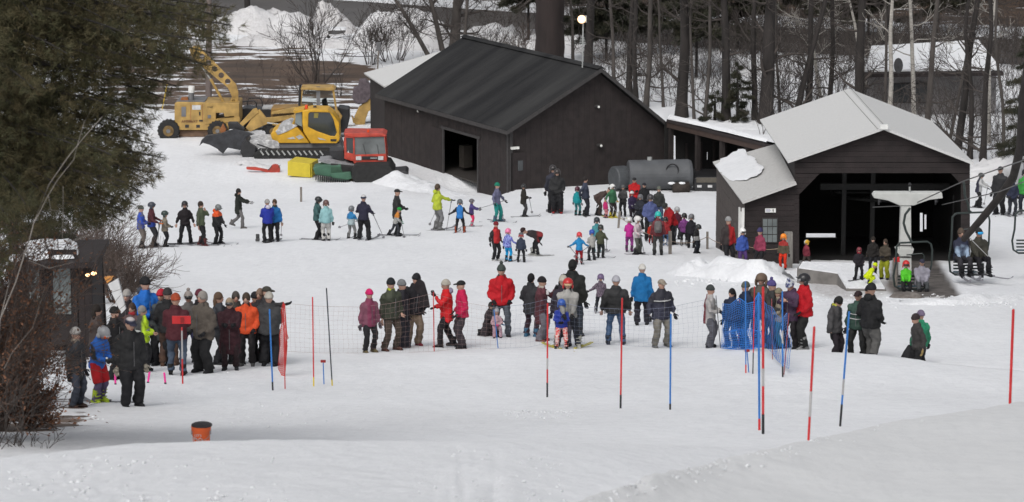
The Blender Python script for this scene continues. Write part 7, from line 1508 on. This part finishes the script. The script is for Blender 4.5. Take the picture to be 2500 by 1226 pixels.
# ---- conifers
conifer(WZ(1800, 302, 0), 3.4, 1.2, 'small dark spruce behind the lean-to roof', seed=3, nt=1500, grp='conifers'); conifer(WZ(1745, 300, 0), 1.8, .8, 'tiny dark spruce at the far edge of the lean-to roof', seed=4, nt=500, grp='conifers')
conifer(WZ(1700, 190, 0) , 9, 2.6, 'dark evergreen with drooping boughs behind the barn gable', z0=.30, seed=5, nt=7000, grp='conifers', nl=.30, wid=.07)
conifer(WZ(1480, 150, 0), 9, 3.0, 'dark evergreen filling the space right of the floodlight', z0=.20, seed=6, nt=8500, grp='conifers', nl=.30, wid=.07)
conifer(WZ(1590, 140, 0), 10, 3.0, 'dark evergreen high behind the right barn roof slope', z0=.20, seed=12, nt=8500, grp='conifers', nl=.30, wid=.07)
conifer(WZ(1290, 120, 0), 9, 1.9, 'dark evergreen left of the wide reddish trunk', z0=.34, seed=13, nt=5000, grp='conifers', nl=.30, wid=.07)
conifer(WZ(1800, 120, 0), 10, 3.0, 'dark evergreen behind the thickest trunk', z0=.20, seed=14, nt=8500, grp='conifers', nl=.30, wid=.07)
conifer(G(2520, 455), 9, 2.1, 'dark green pine at the right edge above the snow ridge', z0=.12, seed=7, nt=5200, grp='conifers', nl=.18, wid=.022, dens=12)
conifer(WZ(1980, 110, 0), 10, 3.0, 'dark evergreen above and behind the peak of the lift roof', z0=.24, seed=15, nt=7000, grp='conifers', nl=.30, wid=.07)
conifer(WZ(2290, 80, 0), 10, 3.0, 'dark evergreen behind the middle of the snowy camp roof', z0=.16, seed=16, nt=7000, grp='conifers', nl=.30, wid=.07)
conifer(WZ(2120, 86, 0), 9, 2.6, 'dark evergreen behind the left end of the snowy camp roof', z0=.16, seed=17, nt=6000, grp='conifers', nl=.30, wid=.07)
# ---- far wood beyond the road: one mass
rs = np.random.RandomState(5); tb = TB(); PP = []; DD = []
for i in range(720):
    x = rs.uniform(430, 3150); Yf = rs.uniform(246, 330) if x > 1000 else rs.uniform(262, 330); X = (x - 1250) / FPX * (Yf * CP + 5); h = rs.uniform(7, 14); z0_ = -.2; r = rs.uniform(.06, .20)
    tb.tube([(X, Yf, z0_), (X + rs.normal(0, .3), Yf, h * .5), (X + rs.normal(0, .6), Yf, h)], [r, r * .7, .03], 5)
    for k in range(10):
        zb = rs.uniform(.1, 1) ** 1.0 * h; a = rs.uniform(0, 6.28); L = rs.uniform(.8, 2.4); e = np.array([X + math.cos(a) * L, Yf + math.sin(a) * L, zb + rs.uniform(-.2, 1)])
        tb.tube([(X, Yf, zb), e * .5 + np.array([X, Yf, zb]) * .5 + rs.normal(0, .15, 3), e], [.04, .025, .012], 3)
    if rs.rand() < .85:
        k = 110; zz = rs.uniform(.0 if rs.rand() < .7 else .2, .8, k) * h; rr_ = (1.15 - zz / h) * 2.4 * rs.uniform(.2, 1, k); a = rs.uniform(0, 6.28, k)
        PP.append(np.stack([X + rr_ * np.cos(a), Yf + rr_ * np.sin(a), zz], 1)); DD.append(np.stack([np.cos(a), np.sin(a), a * 0 - .2], 1))
me_o = tb.obj('far_wood', TWIG); tag(me_o, 'bare and evergreen far wood beyond the wet road across the top right', 'wood', kind='stuff')
V, F = needles_np(np.concatenate(PP), np.concatenate(DD), .65, 5, .17, rs, .8); me = npmesh('far_foliage', V, F); me.materials.append(mat('far_foliage_tone', (.022, .021, .016), rough=.9, vs_=.3, c2=(.060, .047, .042), thr=(.38, .62), bump=0)); tag(link('far_foliage', me, None), 'dark foliage mass of the far wood at the top right', 'foliage', kind='stuff')
# tangle of fine crowns high between the trunks
tb = TB(); rnd = random.Random(18)
for i in range(4000):
    x = rnd.uniform(1370, 2600) if i % 5 else rnd.uniform(930, 1380); Yf = rnd.uniform(214, 246) if x > 1370 else rnd.uniform(228, 250); X = (x - 1250) / FPX * (Yf * CP + 5)
    zlo = 27 - Yf * .1115; z = max(.2, zlo + rnd.uniform(-.3, 4.8) if x > 1370 else rnd.uniform(1, 4)); branches(rnd, tb, Vector((X, Yf, z)), Vector((rnd.gauss(0, .7), rnd.gauss(0, .3), rnd.uniform(-.2, 1))), rnd.uniform(.8, 2.6), rnd.uniform(.014, .034), 1, .1, .8, 4, .016)
tag(tb.obj('fine_crowns', TWIG), 'dense tangle of fine bare crowns across the top right between the trunks', 'branches', kind='stuff')
# undergrowth in the woods: thin sticks everywhere
tb = TB(); rnd = random.Random(8)
for i in range(1500):
    x = rnd.uniform(1440, 2560); y = rnd.uniform(95, 330 if x < 2280 else 410)
    if x < 1850 and y > 262 + (x - 1640) * .14: continue
    f = WZ(x, y, 0); L = rnd.uniform(.7, 2.6); branches(rnd, tb, f, Vector((rnd.gauss(0, .25), rnd.gauss(0, .2), 1)), L, rnd.uniform(.010, .024), 1, .1, .8, 6, .009)
for i in range(650):
    x = rnd.uniform(1380, 2580); y = float(np.interp(x, [1380, 1650, 2500], [92, 116, 165])) + rnd.uniform(-22, 14)
    f = WZ(x, y, 0); branches(rnd, tb, f, Vector((rnd.gauss(0, .3), rnd.gauss(0, .2), 1)), rnd.uniform(1.2, 3.4), rnd.uniform(.014, .03), 1, .1, .7, 6, .012)
tag(tb.obj('undergrowth', TWIG), 'tangle of thin bare saplings and twigs on the snow between the trunks', 'undergrowth', kind='stuff')
tb = TB()
for i in range(200):
    x = rnd.uniform(560, 1300); y = rnd.uniform(105, 250)
    if 780 < x < 960 and y > 170: continue
    f = WZ(x, y, 0); branches(rnd, tb, f, Vector((rnd.gauss(0, .4), rnd.gauss(0, .2), 1)), rnd.uniform(.3, 1.2), rnd.uniform(.006, .012), 1, .1, .8, 4, .006)
for i in range(260):
    x = rnd.uniform(900, 2200); y = rnd.uniform(20, 60) + max(0, (x - 1000) * .03); f = WZ(x, y + 20, 0); branches(rnd, tb, f, Vector((rnd.gauss(0, .4), rnd.gauss(0, .2), 1)), rnd.uniform(.8, 2.2), rnd.uniform(.01, .02), 1, .1, .8, 5, .010)
tag(tb.obj('weeds', TWIG), 'sparse twigs and weeds on the far parking ground and banks', 'weeds', kind='stuff')
# leaning dark limb at the right
rt = thing('limb_tree', G(2640, 760), 'dark limb of a tree outside the right edge, slanting down over the chair', 'tree'); tb = TB(); Yl = 96
tb.tube([WY(2352, 585, Yl + 3), WY(2392, 540, Yl + 2.4), WY(2440, 482, Yl + 1.6), WY(2474, 432, Yl + 1), WY(2492, 360, Yl), WY(2500, 240, Yl - 1), WY(2530, 60, Yl - 2), WY(2640, -240, Yl - 6)], [.10, .115, .12, .13, .14, .16, .18, .2], 8); tb.obj('branches', BARK, rt)
tb = TB(); fo = G(2640, 760); tb.tube([fo, WY(2645, 300, fo.y), WY(2640, -240, Yl - 6), WY(2640, -400, Yl - 8)], [.34, .28, .22, .15], 10); tb.obj('trunk', BARK, rt)
# ---- near pine on the left
rs = np.random.RandomState(11); fpn = PD(-60, 1150, 50); pn = thing('near_pine', fpn, 'large out of focus pine filling the top left of the picture', 'tree')
tb = TB(); tb.tube([fpn, PD(-50, 700, 47), PD(-40, 200, 46), PD(-20, -500, 46)], [.32, .28, .24, .12], 12); tb.obj('trunk', BARK, pn)
tips = [(566, 62, 38), (548, 84, 38), (540, 40, 39), (560, 20, 39), (520, 130, 39), (500, 100, 38), (480, 150, 40), (455, 176, 40), (430, 210, 41), (405, 240, 41), (385, 268, 41), (368, 300, 42), (352, 270, 42), (362, 330, 41), (398, 385, 41), (376, 352, 42), (372, 402, 41), (366, 440, 42), (382, 424, 41), (350, 470, 42), (330, 500, 42), (300, 540, 42), (345, 410, 42), (330, 372, 42), (322, 332, 42), (310, 450, 42), (290, 500, 42), (250, 530, 42), (470, 40, 39), (440, 90, 40), (420, 150, 40), (395, 30, 40), (560, 100, 38), (505, 160, 39)]
for k in range(70): tips.append((rs.uniform(-60, 330), rs.uniform(-60, 540), rs.uniform(39, 45)))
tb = TB(); PP = []; DD = []
for (tx, ty, td) in tips:
    sy = ty - rs.uniform(30, 130); p0 = PD(-45, sy, 46.5); p3 = PD(tx, ty, td); mid = p0 * .45 + p3 * .55 + Vector((0, 0, .16)); N = 12; pts = []
    for i in range(N + 1):
        t = i / N; pts.append(p0 * (1 - t) ** 2 + mid * 2 * t * (1 - t) + p3 * t * t)
    tb.tube(pts, [.030 * (1 - .85 * i / N) + .003 for i in range(N + 1)], 4); L = (p3 - p0).length; dr = (p3 - mid).normalized()
    for i in range(int(52 * max(.5, L / 3))):
        t = rs.uniform(.18, 1.0); j = min(N - 1, int(t * N)); q = pts[j] + (pts[j + 1] - pts[j]) * (t * N - j); w_ = .34 * (1.08 - t) + .045
        sd = Vector((rs.normal(0, w_ * .8), rs.normal(0, w_), rs.normal(0, w_ * .62) - .3 * w_)); PP.append(tuple(q + sd)); DD.append(tuple(dr * .9 + sd.normalized() * .7 + Vector((0, 0, .15))))
PX_ = []
def inside(x, y):
    b_ = float(np.interp(y, [-60, 60, 130, 200, 250, 300, 380, 450, 520, 560, 590, 640, 700], [520, 480, 450, 415, 370, 330, 345, 345, 300, 250, 60, 40, 0])); return x < b_ - rs.uniform(0, 40)
c = 0
while c < 5200:
    x, y = rs.uniform(-160, 500), rs.uniform(-80, 690)
    if inside(x, y): p = PD(x, y, rs.uniform(41.5, 46.5)); PP.append(tuple(p)); DD.append((rs.normal(.5, .6), rs.normal(0, .6), rs.normal(-.1, .5))); c += 1
tb.obj('branches', BARK, pn)['kind'] = 'stuff'; V, F = needles_np(np.array(PP), np.array(DD), .108, 15, .0098, rs, .42); me = npmesh('needles', V, F); me.materials.append(NEEDN); o = link('needles', me, NEEDN, pn); o['kind'] = 'stuff'
# darker second pine behind, closing the gaps
conifer(G(40, 838), 8.2, 2.0, 'dense dark pine standing behind the near pine, above the shack', z0=.30, seed=21, nt=8000, nl=.17, wid=.019, dens=9, m=NEED, grp=None, tr=.16)
conifer(PD(-140, 980, 60), 9.5, 2.6, 'dark pine at the left edge behind the near pine', z0=.12, seed=22, nt=7500, nl=.17, wid=.019, dens=9, m=NEED, tr=.16)
# birch sapling crossing in front
tb = TB(); bs_ = thing('birch_sapling', PD(-30, 1180, 44), 'thin pale birch sapling leaning right in front of the near pine', 'tree')
for pl, r in (([(-30, 1180), (0, 780), (38, 690), (60, 620), (72, 585), (82, 545), (120, 450), (165, 385), (205, 335), (250, 285)], .016), ([(82, 545), (96, 520), (116, 480), (140, 440), (180, 390), (190, 350), (205, 300), (226, 262)], .010), ([(60, 620), (110, 598), (180, 588), (222, 572), (270, 548)], .007), ([(0, 780), (20, 700), (40, 640), (70, 600)], .009), ([(118, 478), (124, 512), (160, 520)], .005), ([(154, 455), (154, 520), (152, 580), (190, 610)], .005), ([(70, 636), (120, 655), (180, 640)], .005), ([(10, 900), (30, 860), (80, 800), (110, 700)], .006)):
    tb.tube([PD(x, y, 37.5) for x, y in pl], [r * .55 * (1 - .6 * i / len(pl)) for i in range(len(pl))], 5)
tb.obj('trunk', mat('young_birch_bark', (.20, .18, .16), var=.3, vs_=6, bump=0), bs_)
# ---- bushes on the left: reddish twigs and brown leaves
for i, (x, y, h, sp, n, dp, lean, lf, lb, m) in enumerate([
    (290, 738, 1.6, 1.3, 50, 2, .22, 0, 'fan of reddish bare twigs reaching towards the queue', REDT), (240, 715, 1.9, 1.2, 45, 2, .12, 0, 'bare reddish bush right behind the shack roof', REDT), (190, 700, 2.2, 1.3, 36, 2, .1, 0, 'bare bush rising over the shack', REDT),
    (-45, 1068, 2.2, .50, 60, 2, -.03, 9000, 'leafy brown bush in front of the shack at the left edge', REDT), (0, 1050, 1.6, .40, 46, 2, -.02, 8000, 'brown leaved bush between shack and the person in long black coat', REDT), (70, 1048, .80, .30, 40, 2, .0, 6000, 'low bush of dead brown leaves at the edge of the snow', REDT),
    (-50, 1080, 3.0, 1.0, 50, 2, .02, 6000, 'tall brown bush cut by the left edge', REDT)]):
    bush(x, y, h, sp, n, lb, m=m, seed=50 + i, r=.014, nb=6, thin=.0042 if y > 900 else .0055, lean=lean, leafn=lf, grp='bushes at the left', depth=dp)
bush(20, 1088, 1.0, .9, 14, 'short dark twigs sticking out of the snow at the lower left', m=TWIG, seed=70, r=.010, nb=4, thin=.004, depth=1); bush(85, 1090, .5, .9, 12, 'small weeds poking through the snow left of the bucket', m=TWIG, seed=71, r=.006, nb=3, thin=.003, depth=1); bush(-30, 1100, 1.3, .7, 10, 'dark weeds at the bottom of the left edge', m=TWIG, seed=72, r=.010, nb=4, thin=.004, depth=1)
tb = None; rs = np.random.RandomState(4); V = []; F = []
for i in range(45):
    x, y = rs.normal(140, 60), rs.normal(1030, 18); p = G(x, y) + Vector((0, 0, .03)); a = rs.uniform(0, 6.28); w_ = rs.uniform(.02, .06); o_ = len(V)
    V += [tuple(p + Vector((math.cos(a) * w_, math.sin(a) * w_, .01))), tuple(p + Vector((-math.sin(a) * w_ * .6, math.cos(a) * w_ * .6, .03))), tuple(p - Vector((math.cos(a) * w_, math.sin(a) * w_, 0))), tuple(p + Vector((math.sin(a) * w_ * .6, -math.cos(a) * w_ * .6, .0)))]; F.append((o_, o_ + 1, o_ + 2, o_ + 3))
me = npmesh('fallen_leaves', V, F); me.materials.append(LEAF); tag(link('fallen_leaves', me), 'fallen brown leaves and twigs scattered on the snow by the bushes', 'leaves', kind='stuff')
